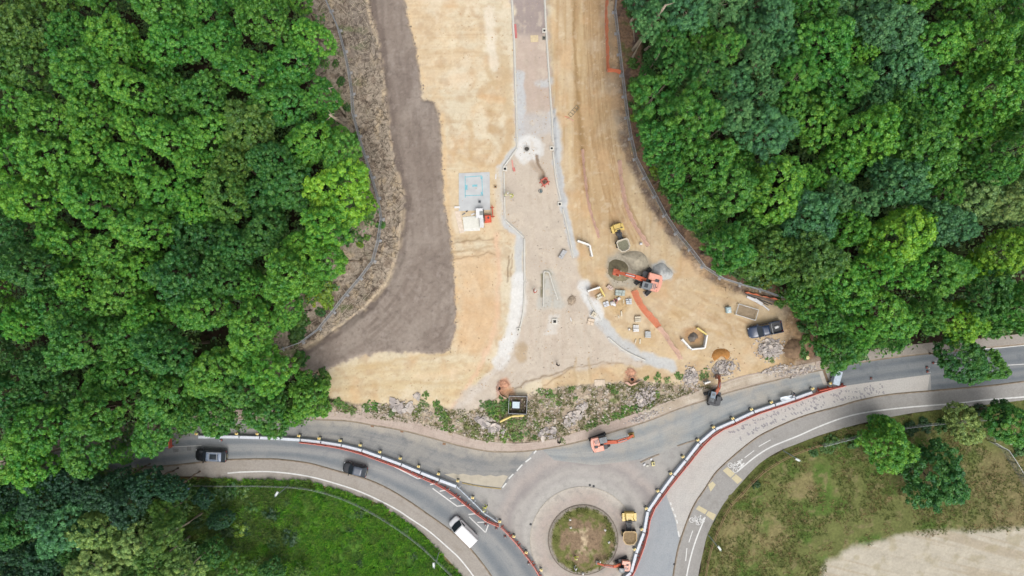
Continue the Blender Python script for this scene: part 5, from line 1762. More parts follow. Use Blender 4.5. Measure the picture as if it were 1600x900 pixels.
M_REDO = mat('orange_barrier_plastic', A(232, 92, 56), 0.5, noise=0.08)
M_WHITE = mat('white_plastic', A(240, 240, 240), 0.5, noise=0.04)
M_REFL = mat('reflective_board', A(242, 224, 222), 0.4, noise=0.04)
M_BLOCK = mat('pale_blue_barrier', A(206, 216, 228), 0.6, noise=0.06)
M_YLAMP = mat('lamp_yellow', A(244, 232, 160), 0.5, noise=0.05)
M_LENS = mat('amber_lens', A(240, 170, 60), 0.25, noise=0.02)
M_NET = mat('orange_netting', A(250, 140, 100), 0.6, noise=0.06)
M_NETP = mat('faded_orange_netting', A(253, 208, 188), 0.6, noise=0.06)
M_WOOD = mat('timber', A(190, 164, 122), 0.9, noise=0.2, nscale=6)
M_WOODB = mat('brown_fence_timber', A(158, 132, 98), 0.9, noise=0.2, nscale=6)
M_TAIL = mat('red_lamp_glass', A(150, 30, 28), 0.2, noise=0.02)
M_HEAD = mat('headlamp_glass', A(214, 220, 224), 0.15, noise=0.02)


def gz(px, py):
    return max(height(px, py), 0.0)


def place(px, py, onroad=False, extra=0.0):
    x, y = W(px, py)
    return (x, y, (0.02 if onroad else height(px, py)) + extra)


def share(meshes, root, mats=None):
    """hang shared part meshes on a thing: list of (name, mesh, loc, rz, sub-parts)"""
    for p in meshes:
        o = link(p[0], p[1], root, p[2] if len(p) > 2 else None, p[3] if len(p) > 3 else None)
        for s_ in (p[4] if len(p) > 4 else ()):
            link(s_[0], s_[1], o, s_[2] if len(s_) > 2 else None)


# ------------------------------------------------------------------ steel mesh fencing round the site, panel by panel
PL = 3.4
b = MB().tube([(0, 0, 0.08), (0, 0, 2.05), (PL, 0, 2.05), (PL, 0, 0.08)], 0.036).tube([(0, 0, 0.2), (PL, 0, 0.2)], 0.032)
F_FRAME = b.mesh('panel_frame', M_STEEL)
b = MB()
for i in range(1, 24):
    b.cyl((PL * i / 24, 0, 0.2), (PL * i / 24, 0, 2.05), 0.008, n=4, cap=False)
for i in range(1, 9):
    b.cyl((0, 0, 0.2 + 0.205 * i), (PL, 0, 0.2 + 0.205 * i), 0.008, n=4, cap=False)
F_WIRE = b.mesh('panel_wires', M_WIRE)
F_FOOT = MB().box((0, 0, 0.07), (0.24, 0.72, 0.14), ch=0.03).mesh('fence_foot', mat('fence_foot_concrete', A(176, 176, 176), 0.9))


def fence_run(pts, lab, group):
    P = resample(spline(pts, 3.0) if len(pts) > 2 else pts, step=PL / S)
    n = len(P) - 1
    for i in range(n):
        x0, y0 = W(*P[i])
        x1, y1 = W(*P[i + 1])
        L = math.hypot(x1 - x0, y1 - y0)
        t = thing('fence_panel', lab % ORD[i], 'fence panel', (x0, y0, height(*P[i])), math.atan2(y1 - y0, x1 - x0), group)
        for nm, me in (('frame', F_FRAME), ('wire_mesh', F_WIRE)):
            o = link(nm, me, t)
            o.scale = ((L - 0.06) / PL, 1, 1)
        link('foot', F_FOOT, t, (0.04, 0, 0.0))
        link('foot', F_FOOT, t, (L - 0.14, 0.03, 0.004))


fence_run([(505, -12), (509, 0), (520, 22), (532, 50), (540, 80), (546, 108), (552, 136), (554, 180), (570, 236), (582, 274), (594, 316), (599, 336), (594, 362), (590, 398),
           (570, 428), (540, 464), (512, 500), (488, 526), (466, 537), (442, 545)], 'steel mesh panel of the left wood fence, %s from the top', 'mesh fence along the left wood')
fence_run([(963, -12), (961, 0), (959, 18), (964, 60), (970, 112), (978, 180), (984, 214), (986, 236), (1000, 266), (1019, 302), (1046, 352), (1075, 388), (1096, 416), (1110, 428), (1140, 440),
           (1170, 449), (1200, 457), (1219, 465)], 'steel mesh panel of the right wood fence, %s from the top', 'mesh fence along the right wood')

# ------------------------------------------------------------------ traffic barriers
b = MB().box((0, 0, 0.1), (3.0, 0.6, 0.2), ch=0.03)
b.add([(-1.49, -0.29, 0.2), (1.49, -0.29, 0.2), (1.49, 0.29, 0.2), (-1.49, 0.29, 0.2), (-1.48, -0.26, 0.62), (1.48, -0.26, 0.62), (1.48, 0.26, 0.62), (-1.48, 0.26, 0.62)],
      [(4, 5, 6, 7), (0, 1, 5, 4), (1, 2, 6, 5), (2, 3, 7, 6), (3, 0, 4, 7)])
B_BODY = b.mesh('barrier_body', M_BLOCK)
B_CAP = MB().box((0, 0, 0.65), (2.92, 0.46, 0.06), ch=0.02).mesh('barrier_cap', mat('barrier_cap_grey', A(224, 230, 238), 0.6))
B_LINK = MB().box((0, 0, 0.4), (0.2, 0.16, 0.5)).mesh('barrier_link', M_DARK)


def barrier_run(joints, lab, group):
    for i, (p, q) in enumerate(zip(joints[:-1], joints[1:])):
        x0, y0 = W(*p)
        x1, y1 = W(*q)
        L = math.hypot(x1 - x0, y1 - y0)
        t = thing('traffic_barrier', lab % ORD[i], 'barrier', ((x0 + x1) / 2, (y0 + y1) / 2, 0.022), math.atan2(y1 - y0, x1 - x0), group)
        for nm, me in (('body', B_BODY), ('cap', B_CAP)):
            o = link(nm, me, t)
            o.scale = ((L - 0.07) / 3.0, 0.88, 1)
        link('link_block', B_LINK, t, (L / 2, 0, 0))


barrier_run([(312, 681.5), (344, 681), (376, 681.5), (408, 682.5), (440, 684), (471, 686), (503, 689.5), (535, 694.5), (567, 702.5), (597, 713), (628, 724.5), (658, 737), (687, 748.5), (714, 758.5)],
            'pale barrier block of the west row, %s from the left', 'barrier blocks west of the roundabout')
barrier_run([(972, 903), (985, 892), (993, 862), (1005, 830), (1011, 797), (1031, 768), (1051, 741), (1070, 718), (1091, 691), (1116, 669.5), (1146, 656.5), (1176, 642.5), (1209, 631.5), (1240, 621.5), (1267, 612)],
            'pale barrier block of the east row, %s from the roundabout end', 'barrier blocks east of the roundabout')
# thin steel rail continuing the west row
for i, (p, q) in enumerate((((714, 758), (738, 781)), ((738, 781), (757, 800)), ((757, 800), (778, 814)))):
    x0, y0 = W(*p)
    x1, y1 = W(*q)
    L = math.hypot(x1 - x0, y1 - y0)
    t = thing('barrier_rail', 'pale steel rail barrier after the west block row, %s from its end' % ORD[i], 'barrier', (x0, y0, 0.02), math.atan2(y1 - y0, x1 - x0), 'steel rails by the roundabout')
    MB().box((L / 2, 0, 0.55), (L - 0.05, 0.12, 0.3), ch=0.02).build('rail', M_BLOCK, t)
    for u in (0.15, 0.85):
        MB().box((L * u, 0, 0.2), (0.1, 0.1, 0.4)).box((L * u, 0, 0.03), (0.25, 0.6, 0.06)).build('post', M_STEEL, t)

# red chapter barriers: panel with cut-outs, reflective board, two feet
RL = 2.0


def red_panel(m, nm, th=0.1):
    b = MB()
    for z in (0.12, 0.55, 0.98):
        b.box((RL / 2, 0, z), (RL, th, 0.09), ch=0.015)
    for i in range(9):
        b.box((0.06 + (RL - 0.12) * i / 8, 0, 0.34), (0.07, th * 0.8, 0.36))
    for x in (0.04, RL - 0.04):
        b.box((x, 0, 0.55), (0.08, th, 0.9))
    return b.mesh(nm, m)


R_PANEL = red_panel(M_RED, 'barrier_panel')
R_PANELO = red_panel(M_REDO, 'orange_barrier_panel')
R_PANELW = red_panel(mat('white_barrier_plastic', A(252, 250, 244), 0.5), 'white_barrier_panel', 0.24)
R_PANELY = red_panel(mat('yellow_barrier_plastic', A(246, 222, 130), 0.5), 'yellow_barrier_panel', 0.2)
R_BOARD = MB().box((RL / 2, 0.04, 0.77), (RL - 0.2, 0.02, 0.26)).box((RL / 2, -0.04, 0.77), (RL - 0.2, 0.02, 0.26)).mesh('reflective_board', M_REFL)
R_BOARDR = MB().box((RL / 2, 0, 0.74), (RL - 0.16, 0.08, 0.36)).mesh('red_board', M_RED)
R_FOOT = MB().box((0, 0, 0.05), (0.14, 0.62, 0.1), ch=0.03).mesh('barrier_foot', mat('barrier_foot_rubber', A(190, 96, 76), 0.8))
R_FOOTW = MB().box((0, 0, 0.05), (0.14, 0.62, 0.1), ch=0.03).mesh('pale_barrier_foot', mat('pale_foot', A(210, 204, 190), 0.8))


def plastic_barrier(p, q, label, group, panel, z=0.02, board=True, foot=None):
    x0, y0 = W(*p)
    x1, y1 = W(*q)
    L = math.hypot(x1 - x0, y1 - y0)
    t = thing('plastic_barrier', label, 'barrier', (x0, y0, z), math.atan2(y1 - y0, x1 - x0), group)
    o = link('panel', panel, t)
    o.scale = (L / RL * 0.97, 1, 1)
    if board:
        o2 = link('reflective_board', R_BOARD if board is True else board, t)
        o2.scale = (L / RL * 0.97, 1, 1)
    for u in (0.12, 0.86):
        link('foot', foot or R_FOOT, t, (L * u, 0, 0))
    return t


def plastic_run(pts, lab, group, panel, step=20.0, z=0.02, board=True, smooth=True, foot=None):
    P = resample(spline(pts, 3.0) if smooth and len(pts) > 2 else pts, step=step)
    for i, (p, q) in enumerate(zip(P[:-1], P[1:])):
        plastic_barrier(p, q, lab % ORD[i], group, panel, z, board, foot)


plastic_run([(470, 689.5), (503, 693.5), (535, 699), (566, 707.5), (596, 718.5), (627, 730), (656, 743), (684, 755.5), (706, 769), (724, 783), (743, 799), (764, 814), (780, 820)],
            'red plastic barrier beside the west blocks, %s from the left', 'red barriers west of the roundabout', R_PANEL, board=R_BOARDR)
plastic_run([(783, 821), (803, 842), (822, 866), (840, 892), (850, 915)], 'red and white plastic barrier beside the circulating lane, %s from the top', 'red and white barriers by the roundabout', R_PANEL)
plastic_run([(981, 905), (992, 886), (1001, 862), (1010, 835), (1017, 800), (1037, 770), (1056, 745), (1075, 722), (1095, 697), (1119, 674.5), (1148, 661), (1178, 647), (1210, 636), (1242, 625.5), (1275, 613.5), (1300, 606), (1318, 601.5)],
            'red plastic barrier beside the east blocks, %s from the roundabout end', 'red barriers east of the roundabout', R_PANEL, board=R_BOARDR)
plastic_barrier((268, 683), (269, 699), 'orange plastic barrier closing the lane at the far left', None, R_PANELO, 0.02, R_BOARDR)
plastic_run([(1276, 609), (1296, 605)], 'orange barrier at the east end of the blocks, %s piece', None, R_PANELO, board=R_BOARDR)

# amber warning lamps at the block joints
L_BASE = MB().box((0, 0, 0.05), (0.42, 0.34, 0.1), ch=0.03).mesh('lamp_base', M_DARK)
L_POST = MB().cyl((0, 0, 0.1), (0, 0, 0.75), 0.03, n=6).mesh('lamp_post', M_STEEL)
L_BOX = MB().box((0, 0, 0.86), (0.46, 0.34, 0.24), ch=0.04).mesh('lamp_box', M_YLAMP)
L_LENS = MB().cyl((0, 0, 0.97), (0, 0, 1.1), 0.11, 0.09, n=10).mesh('lamp_lens', M_LENS)


def warning_lamp(px, py, label, group, rz=0.0):
    t = thing('warning_lamp', label, 'warning lamp', place(px, py, True), rz, group)
    link('base', L_BASE, t)
    link('post', L_POST, t)
    o = link('battery_box', L_BOX, t)
    link('lens', L_LENS, o)


for i, (x, y) in enumerate([(310.6, 676), (340, 675.5), (373, 675.8), (405, 676), (437, 677), (469.5, 679), (501, 683), (533.6, 686.5), (564.6, 693.5), (595, 704), (626.6, 714), (655, 726.5),
                            (686, 738), (716, 749), (739, 775), (781, 812), (803, 835), (822, 860), (845, 887)]):
    warning_lamp(x, y, 'yellow warning lamp on the west barrier row, %s from the left' % ORD[i], 'warning lamps west of the roundabout', R(-12))
for i, (x, y) in enumerate([(990, 855), (1001, 824), (1008, 791.5), (1026, 764.5), (1046, 737.5), (1065, 711.5), (1088, 685.5), (1112, 665.5), (1142, 652), (1171, 638), (1202, 627), (1266, 606), (1294, 597.5)]):
    warning_lamp(x, y, 'yellow warning lamp on the east barrier row, %s from the roundabout end' % ORD[i], 'warning lamps east of the roundabout', R(30))

# cones
C_BASE = MB().box((0, 0, 0.025), (0.42, 0.42, 0.05), ch=0.01).mesh('cone_base', M_DARK)
C_CONE = MB().cyl((0, 0, 0.05), (0, 0, 0.75), 0.15, 0.035, n=12).mesh('cone_shell', M_RED)
C_BAND = MB().cyl((0, 0, 0.35), (0, 0, 0.76), 0.108, 0.037, n=12).mesh('cone_sleeve', M_WHITE)
for i, (x, y, lab) in enumerate([(346, 687.5, 'red and white cone beside the dark estate car'), (653.5, 741, 'cone on the upper end of the hatched island'), (675.5, 752.5, 'cone on the second bar of the hatching'),
                                 (722, 785, 'cone on the middle of the hatched island'), (758.7, 818.6, 'cone at the lower tip of the hatching'), (775.6, 825, 'cone just right of the hatching tip'),
                                 (789, 838, 'cone at the start of the red and white barriers'), (826, 879, 'cone low beside the red and white barriers'), (1361, 591, 'lone cone on the open east lane'),
                                 (1458, 567, 'cone under the dark overhanging tree'), (1448, 574, 'cone at the left of the dark overhanging tree'), (1449, 580.5, 'lowest of three cones by the dark overhanging tree'),
                                 (1316, 600, 'cone ending the east row of red barriers'), (973, 683 + 38, 'cone left of the east splitter kerb')]):
    if lab.startswith('cone left'):
        continue
    t = thing('traffic_cone', lab, 'cone', place(x, y, True), 0, 'traffic cones')
    link('base', C_BASE, t)
    o = link('shell', C_CONE, t)
    s_ = link('sleeve', C_BAND, o)

# ------------------------------------------------------------------ orange netting on posts
def net_run(pts, label, m, hgt=1.0, lean=0.0, z=None):
    P = resample(spline(pts, 3.0) if len(pts) > 2 else pts, step=2.0)
    W2 = [Vector((*W(*p), height(*p))) for p in P]
    t = thing('netting_fence', label, 'netting', W2[0])
    b = MB()
    rows = 8
    def pt(i, r):
        p = W2[i] - W2[0]
        d = W2[min(i + 1, len(W2) - 1)] - W2[max(i - 1, 0)]
        n = Vector((-d.y, d.x, 0)).normalized()
        sag = 0.06 * math.sin(i * 0.9) + 0.05 * math.sin(i * 0.31)
        u = r / rows
        return p + n * (lean * u * hgt + sag * u) + Vector((0, 0, 0.05 + hgt * u * math.sqrt(max(1 - lean * lean, 0.05)) * (1 - 0.1 * abs(math.sin(i * 0.3)))))
    for r in range(rows + 1):
        for i in range(len(W2) - 1):
            a, c = pt(i, r), pt(i + 1, r)
            d = pt(i, min(r + 1, rows)) - pt(i, max(r - 1, 0))
            e = d.normalized() * 0.036
            b.add([a - e, c - e, c + e, a + e], [(0, 1, 2, 3)])
    for i in range(len(W2)):
        a, c = pt(i, 0), pt(i, rows)
        d = (W2[min(i + 1, len(W2) - 1)] - W2[max(i - 1, 0)]).normalized() * 0.03
        b.add([a - d, a + d, c + d, c - d], [(0, 1, 2, 3)])
    b.build('net', m, t)
    for i in range(0, len(W2), 12):
        p = W2[i] - W2[0]
        MB().cyl(p, p + Vector((0, 0, hgt + 0.1)), 0.02, n=6).build('post', M_STEEL, t)
    return t


net_run([(986, 456), (992, 470), (1003, 487), (1017, 503), (1026, 513)], 'sagging orange netting between the stone packs and the orange excavator', M_NET, 1.1, 0.75)
net_run([(1026, 513), (1036, 524), (1046, 540), (1055, 552), (1060, 562)], 'orange netting running down to the curved gravel kerb', M_NETP, 1.0, 0.5)
net_run([(965, 252), (968, 280), (974, 315), (985, 345), (1000, 370), (1010, 386)], 'faded orange netting down the right edge of the sand', M_NETP, 0.9, 0.45)
net_run([(908, 235), (912, 275), (918, 320), (927, 350), (934, 372)], 'faded orange netting beside the right hand kerb', M_NETP, 0.7, 0.4)
net_run([(947, -8), (945, 20), (946, 60), (948, 112)], 'upright orange netting at the top beside the right wood', M_NET, 1.0, 0.3)
net_run([(948, 113), (960, 113), (968, 116)], 'short orange netting return towards the right mesh fence', M_NET, 0.8, 0.3)
net_run([(778, 596), (776, 612), (790, 624)], 'orange netting round the left dug pit', M_NETP, 0.7, 0.4)
net_run([(976, 598), (986, 603), (1000, 596)], 'orange netting round the right dug pit', M_NETP, 0.7, 0.4)
net_run([(1163, 457.5), (1190, 463), (1214, 469)], 'orange strip along the end of the right mesh fence', M_NET, 0.5, 0.2)

# ------------------------------------------------------------------ vehicles
def loft(sections, closed_ends=True):
    n = len(sections[0])
    v, f = [], []
    for s_ in sections:
        v += list(s_)
    for i in range(len(sections) - 1):
        for k in range(n - 1):
            f.append((i * n + k, (i + 1) * n + k, (i + 1) * n + k + 1, i * n + k + 1))
    if closed_ends:
        f.append(tuple(range(n)))
        f.append(tuple(range(len(v) - 1, len(v) - n - 1, -1)))
    return v, f


def car(label, px, py, head, L, Wd, Hh, paint, kind='estate', roof=None, rails=False, group=None):
    """head: driving direction in degrees on the plan"""
    cat = {'estate': 'car', 'hatch': 'car', 'van': 'van', 'pickup': 'pickup'}[kind]
    nm = {'estate': 'estate_car', 'hatch': 'hatchback_car', 'van': 'delivery_van', 'pickup': 'pickup_truck'}[kind]
    t = thing(nm, label, cat, place(px, py, kind != 'pickup'), R(head), group)
    hw = Wd / 2
    roof = roof or paint
    belt = {'estate': 0.98, 'hatch': 0.92, 'van': 1.15, 'pickup': 1.08}[kind]
    f_, r_ = L / 2, -L / 2
    # lower body, nose to tail
    st = [(f_, 0.55, 0.34, 0.62), (f_ - 0.05, 0.7, 0.3, 0.68), (f_ - 0.16, 0.84, 0.26, 0.75), (f_ - 0.45, 0.95, 0.24, belt - 0.14), (f_ - 1.05, 1.0, 0.24, belt - 0.04), (f_ - 1.5, 1.0, 0.24, belt), (0, 1.0, 0.24, belt), (r_ + 0.7, 1.0, 0.24, belt),
          (r_ + 0.3, 0.97, 0.26, belt - 0.02), (r_ + 0.1, 0.88, 0.3, belt - 0.06), (r_, 0.74, 0.36, belt - 0.14)]
    if kind == 'van':
        st[3] = (f_ - 0.45, 0.96, 0.24, belt - 0.2)
    sec = []
    for x, w_, zb, zt in st:
        y = hw * w_
        sec.append([(x, -y * 0.94, zb), (x, -y, zb + 0.22), (x, -y, zt - 0.12), (x, -y * 0.93, zt - 0.02), (x, -y * 0.6, zt + 0.02), (x, 0, zt + 0.035), (x, y * 0.6, zt + 0.02), (x, y * 0.93, zt - 0.02), (x, y, zt - 0.12), (x, y, zb + 0.22), (x, y * 0.94, zb)])
    v, f = loft(sec)
    if kind == 'pickup':                       # stop the shell behind the cab, the bed follows
        sec2 = [s_ for s_ in sec if s_[0][0] > -0.2]
        sec2.append([(-0.62, p[1], p[2]) for p in sec[6]])
        v, f = loft(sec2)
    MB().add(v, f).build('body', paint, t, True)
    # cabin: glass sides below a painted roof
    cab = {'estate': (f_ - 1.3, f_ - 2.05, r_ + 0.55, r_ + 0.12), 'hatch': (f_ - 1.05, f_ - 1.75, r_ + 0.75, r_ + 0.15), 'van': (f_ - 0.75, f_ - 1.45, r_ + 0.1, r_ + 0.04), 'pickup': (f_ - 1.35, f_ - 1.95, -0.35, -0.6)}[kind]
    wb, wr = hw * 0.93, hw * (0.86 if kind == 'van' else 0.76)
    x0, x1, x2, x3 = cab
    zb, zr = belt - 0.01, Hh
    A4 = [(x0, -wb, zb), (x0, wb, zb), (x1, wr, zr), (x1, -wr, zr)]
    bow = lambda a, c, k: (a + c) / 2 + k
    g = MB()
    g.add([(x0, -wb, zb), (x0 + 0.12, 0, zb), (x0, wb, zb), (x1, wr, zr), (x1 + 0.08, 0, zr + 0.02), (x1, -wr, zr)], [(0, 1, 4, 5), (1, 2, 3, 4)])
    g.build('windscreen', M_GLASS, t, True)
    side_m = M_GLASS if kind != 'van' else paint
    for s_ in (-1, 1):
        MB().add([(x0, s_ * wb, zb), (x3, s_ * wb, zb), (x2, s_ * wr, zr), (x1, s_ * wr, zr)], [(0, 1, 2, 3) if s_ < 0 else (3, 2, 1, 0)]).build('side_window' if kind != 'van' else 'side_panel', side_m, t)
        if kind == 'van':
            MB().add([(x0 - 0.25, s_ * (wb + 0.004), zb + 0.02), (x0 - 1.2, s_ * (wb + 0.004), zb + 0.02), (x0 - 1.2, s_ * (wr + 0.022), zr - 0.2), (x1 - 0.1, s_ * (wr + 0.022), zr - 0.2)], [(0, 1, 2, 3) if s_ < 0 else (3, 2, 1, 0)]).build('side_window', M_GLASS, t)
        # pillars
        p_ = MB()
        for xa, xb in ((x0, x1), (x3, x2)) + ((((x0 + x3) / 2, (x1 + x2) / 2),) if kind != 'van' else ()):
            p_.cyl((xa, s_ * wb * 1.0, zb), (xb, s_ * wr, zr), 0.045, n=5)
        p_.build('pillar', paint, t)
    MB().add([(x3, -wb, zb), (x3, wb, zb), (x2, wr, zr), (x2, -wr, zr)], [(1, 0, 3, 2)]).build('rear_window', M_GLASS if kind != 'van' else paint, t)
    rs = []
    for x, k in ((x1 + 0.02, 0.98), (x1 - 0.25, 1.0), ((x1 + x2) / 2, 1.02), (x2 + 0.2, 1.0), (x2 - 0.02, 0.97)):
        y = wr * k
        rs.append([(x, -y, zr - 0.03), (x, -y * 0.93, zr + 0.03), (x, -y * 0.5, zr + 0.055), (x, 0, zr + 0.065), (x, y * 0.5, zr + 0.055), (x, y * 0.93, zr + 0.03), (x, y, zr - 0.03)])
    v, f = loft(rs)
    ro = MB().add(v, f).build('roof', roof, t, True)
    if rails:
        for s_ in (-1, 1):
            MB().tube([(x1 - 0.1, s_ * wr * 0.9, zr + 0.06), (x1 - 0.2, s_ * wr * 0.9, zr + 0.13), (x2 + 0.2, s_ * wr * 0.9, zr + 0.13), (x2 + 0.1, s_ * wr * 0.9, zr + 0.06)], 0.035).build('roof_rail', M_STEEL, ro)
        for xx in (x1 - 0.55, x2 + 0.6):
            MB().box((xx, 0, zr + 0.15), (0.07, wr * 1.8, 0.035)).build('cross_bar', M_STEEL, ro)
        MB().box(((x1 + x2) / 2, 0, zr + 0.072), ((x1 - x2) * 0.6, wr * 1.1, 0.02)).build('sunroof', M_GLASS, ro)
    for sx in (f_ - 0.85, r_ + 0.85):
        for s_ in (-1, 1):
            o = MB().cyl((sx, s_ * (hw - 0.2), 0.33), (sx, s_ * (hw + 0.01), 0.33), 0.34, n=18).build('wheel', M_RUBBER, t)
            MB().cyl((sx, s_ * (hw + 0.008), 0.33), (sx, s_ * (hw + 0.02), 0.33), 0.21, n=12).build('rim', M_STEEL, o)
    for s_ in (-1, 1):
        MB().box((f_ - 0.16, s_ * hw * 0.66, 0.66), (0.16, 0.3, 0.14), R(-12 * s_), ch=0.02).build('headlight', M_HEAD, t)
        MB().box((r_ + 0.09, s_ * hw * 0.74, belt - 0.22), (0.1, 0.2, 0.3), ch=0.01).build('tail_light', M_TAIL, t)
        MB().box((x0 - 0.12, s_ * (hw + 0.1), belt + 0.06), (0.14, 0.24, 0.16), ch=0.03).build('door_mirror', paint if kind != 'van' else M_DARK, t)
    MB().box((f_ - 0.02, 0, 0.45), (0.05, 0.5, 0.11)).build('number_plate', M_WHITE, t)
    MB().box((r_ + 0.02, 0, 0.6), (0.05, 0.5, 0.11)).build('number_plate', M_YLAMP, t)
    if kind == 'pickup':
        b = MB()
        bx = (r_ - 0.64) / 2
        Lb = -0.64 - r_
        b.box((bx, 0, 0.62), (Lb, Wd * 0.96, 0.12))
        b.build('bed_floor', M_DARK, t)
        for s_ in (-1, 1):
            MB().box((bx, s_ * (hw - 0.06), 0.72), (Lb, 0.12, 0.72), ch=0.02).build('bed_side', paint, t)
        MB().box((r_ + 0.04, 0, 0.72), (0.08, Wd - 0.24, 0.66)).build('tailgate', paint, t)
        MB().tube([(-0.72, -hw * 0.85, 1.05), (-0.72, -hw * 0.8, Hh + 0.02), (-0.72, hw * 0.8, Hh + 0.02), (-0.72, hw * 0.85, 1.05)], 0.045).build('roll_bar', M_CHROME, t)
    return t


P_BLACK = mat('black_car_paint', A(34, 36, 40), 0.25, noise=0.04, coat=0.6)
P_GREY = mat('dark_grey_car_paint', A(84, 92, 106), 0.3, noise=0.04, coat=0.5)
P_SILV = mat('silver_blue_roof', A(140, 154, 176), 0.35, noise=0.04, coat=0.4)
P_NAVY = mat('navy_car_paint', A(44, 62, 92), 0.28, noise=0.04, coat=0.6)
P_WHITE = mat('white_van_paint', A(250, 250, 250), 0.35, noise=0.02, coat=0.3)
car('black estate car with silver roof rails on the left lane', 333, 709.5, 177, 4.9, 1.95, 1.62, P_BLACK, 'estate', P_SILV, True, 'cars on the open lane')
car('small dark hatchback between the estate car and the white van', 556.5, 731.5, 166, 3.85, 1.75, 1.45, P_BLACK, 'hatch', P_GREY, False, 'cars on the open lane')
car('white panel van beside the hatched markings', 724.5, 826.5, 135, 4.9, 1.98, 1.95, P_WHITE, 'van', P_WHITE, False, 'cars on the open lane')
car('navy pickup truck parked on the sand by the right wood', 1192.5, 514.5, 192, 5.3, 1.9, 1.72, P_NAVY, 'pickup', P_NAVY)
# load lying in the pickup's bed
o = thing('white_sack', 'white sack lying in the bed of the navy pickup', 'sack', place(1210, 510.5, False, 0.69), R(20))
MB().box((0, 0, 0.12), (0.62, 0.42, 0.24), ch=0.1).build('sack_body', M_WHITE, o, True)
MB().cyl((0.3, 0, 0.15), (0.42, 0.02, 0.2), 0.06, 0.1, n=7).build('tied_neck', M_WHITE, o)


# ------------------------------------------------------------------ excavators
def stadium(L, r, n=8):
    p = [(L / 2 - r + r * math.sin(a), r - r * math.cos(a)) for a in [math.pi * i / n for i in range(n + 1)]]
    p += [(-L / 2 + r - r * math.sin(a), r + r * math.cos(a)) for a in [math.pi * i / n for i in range(n + 1)]]
    return p


def beam(b, pts, w0, w1, h0, h1):
    """tapered box beam through x-z points"""
    n = len(pts)
    for i in range(n - 1):
        (xa, za), (xb, zb) = pts[i], pts[i + 1]
        ta, tb = i / (n - 1), (i + 1) / (n - 1)
        d = Vector((xb - xa, 0, zb - za)).normalized()
        nrm = Vector((-d.z, 0, d.x))
        vs = []
        for (x, z, tt) in ((xa, za, ta), (xb, zb, tb)):
            w_, h_ = w0 + (w1 - w0) * tt, h0 + (h1 - h0) * tt
            for sy, sn in ((-1, -1), (1, -1), (1, 1), (-1, 1)):
                p = Vector((x, sy * w_ / 2, z)) + nrm * sn * h_ / 2
                vs.append(p)
        b.add(vs, [(0, 1, 2, 3), (7, 6, 5, 4), (0, 4, 5, 1), (1, 5, 6, 2), (2, 6, 7, 3), (3, 7, 4, 0)])
    return b


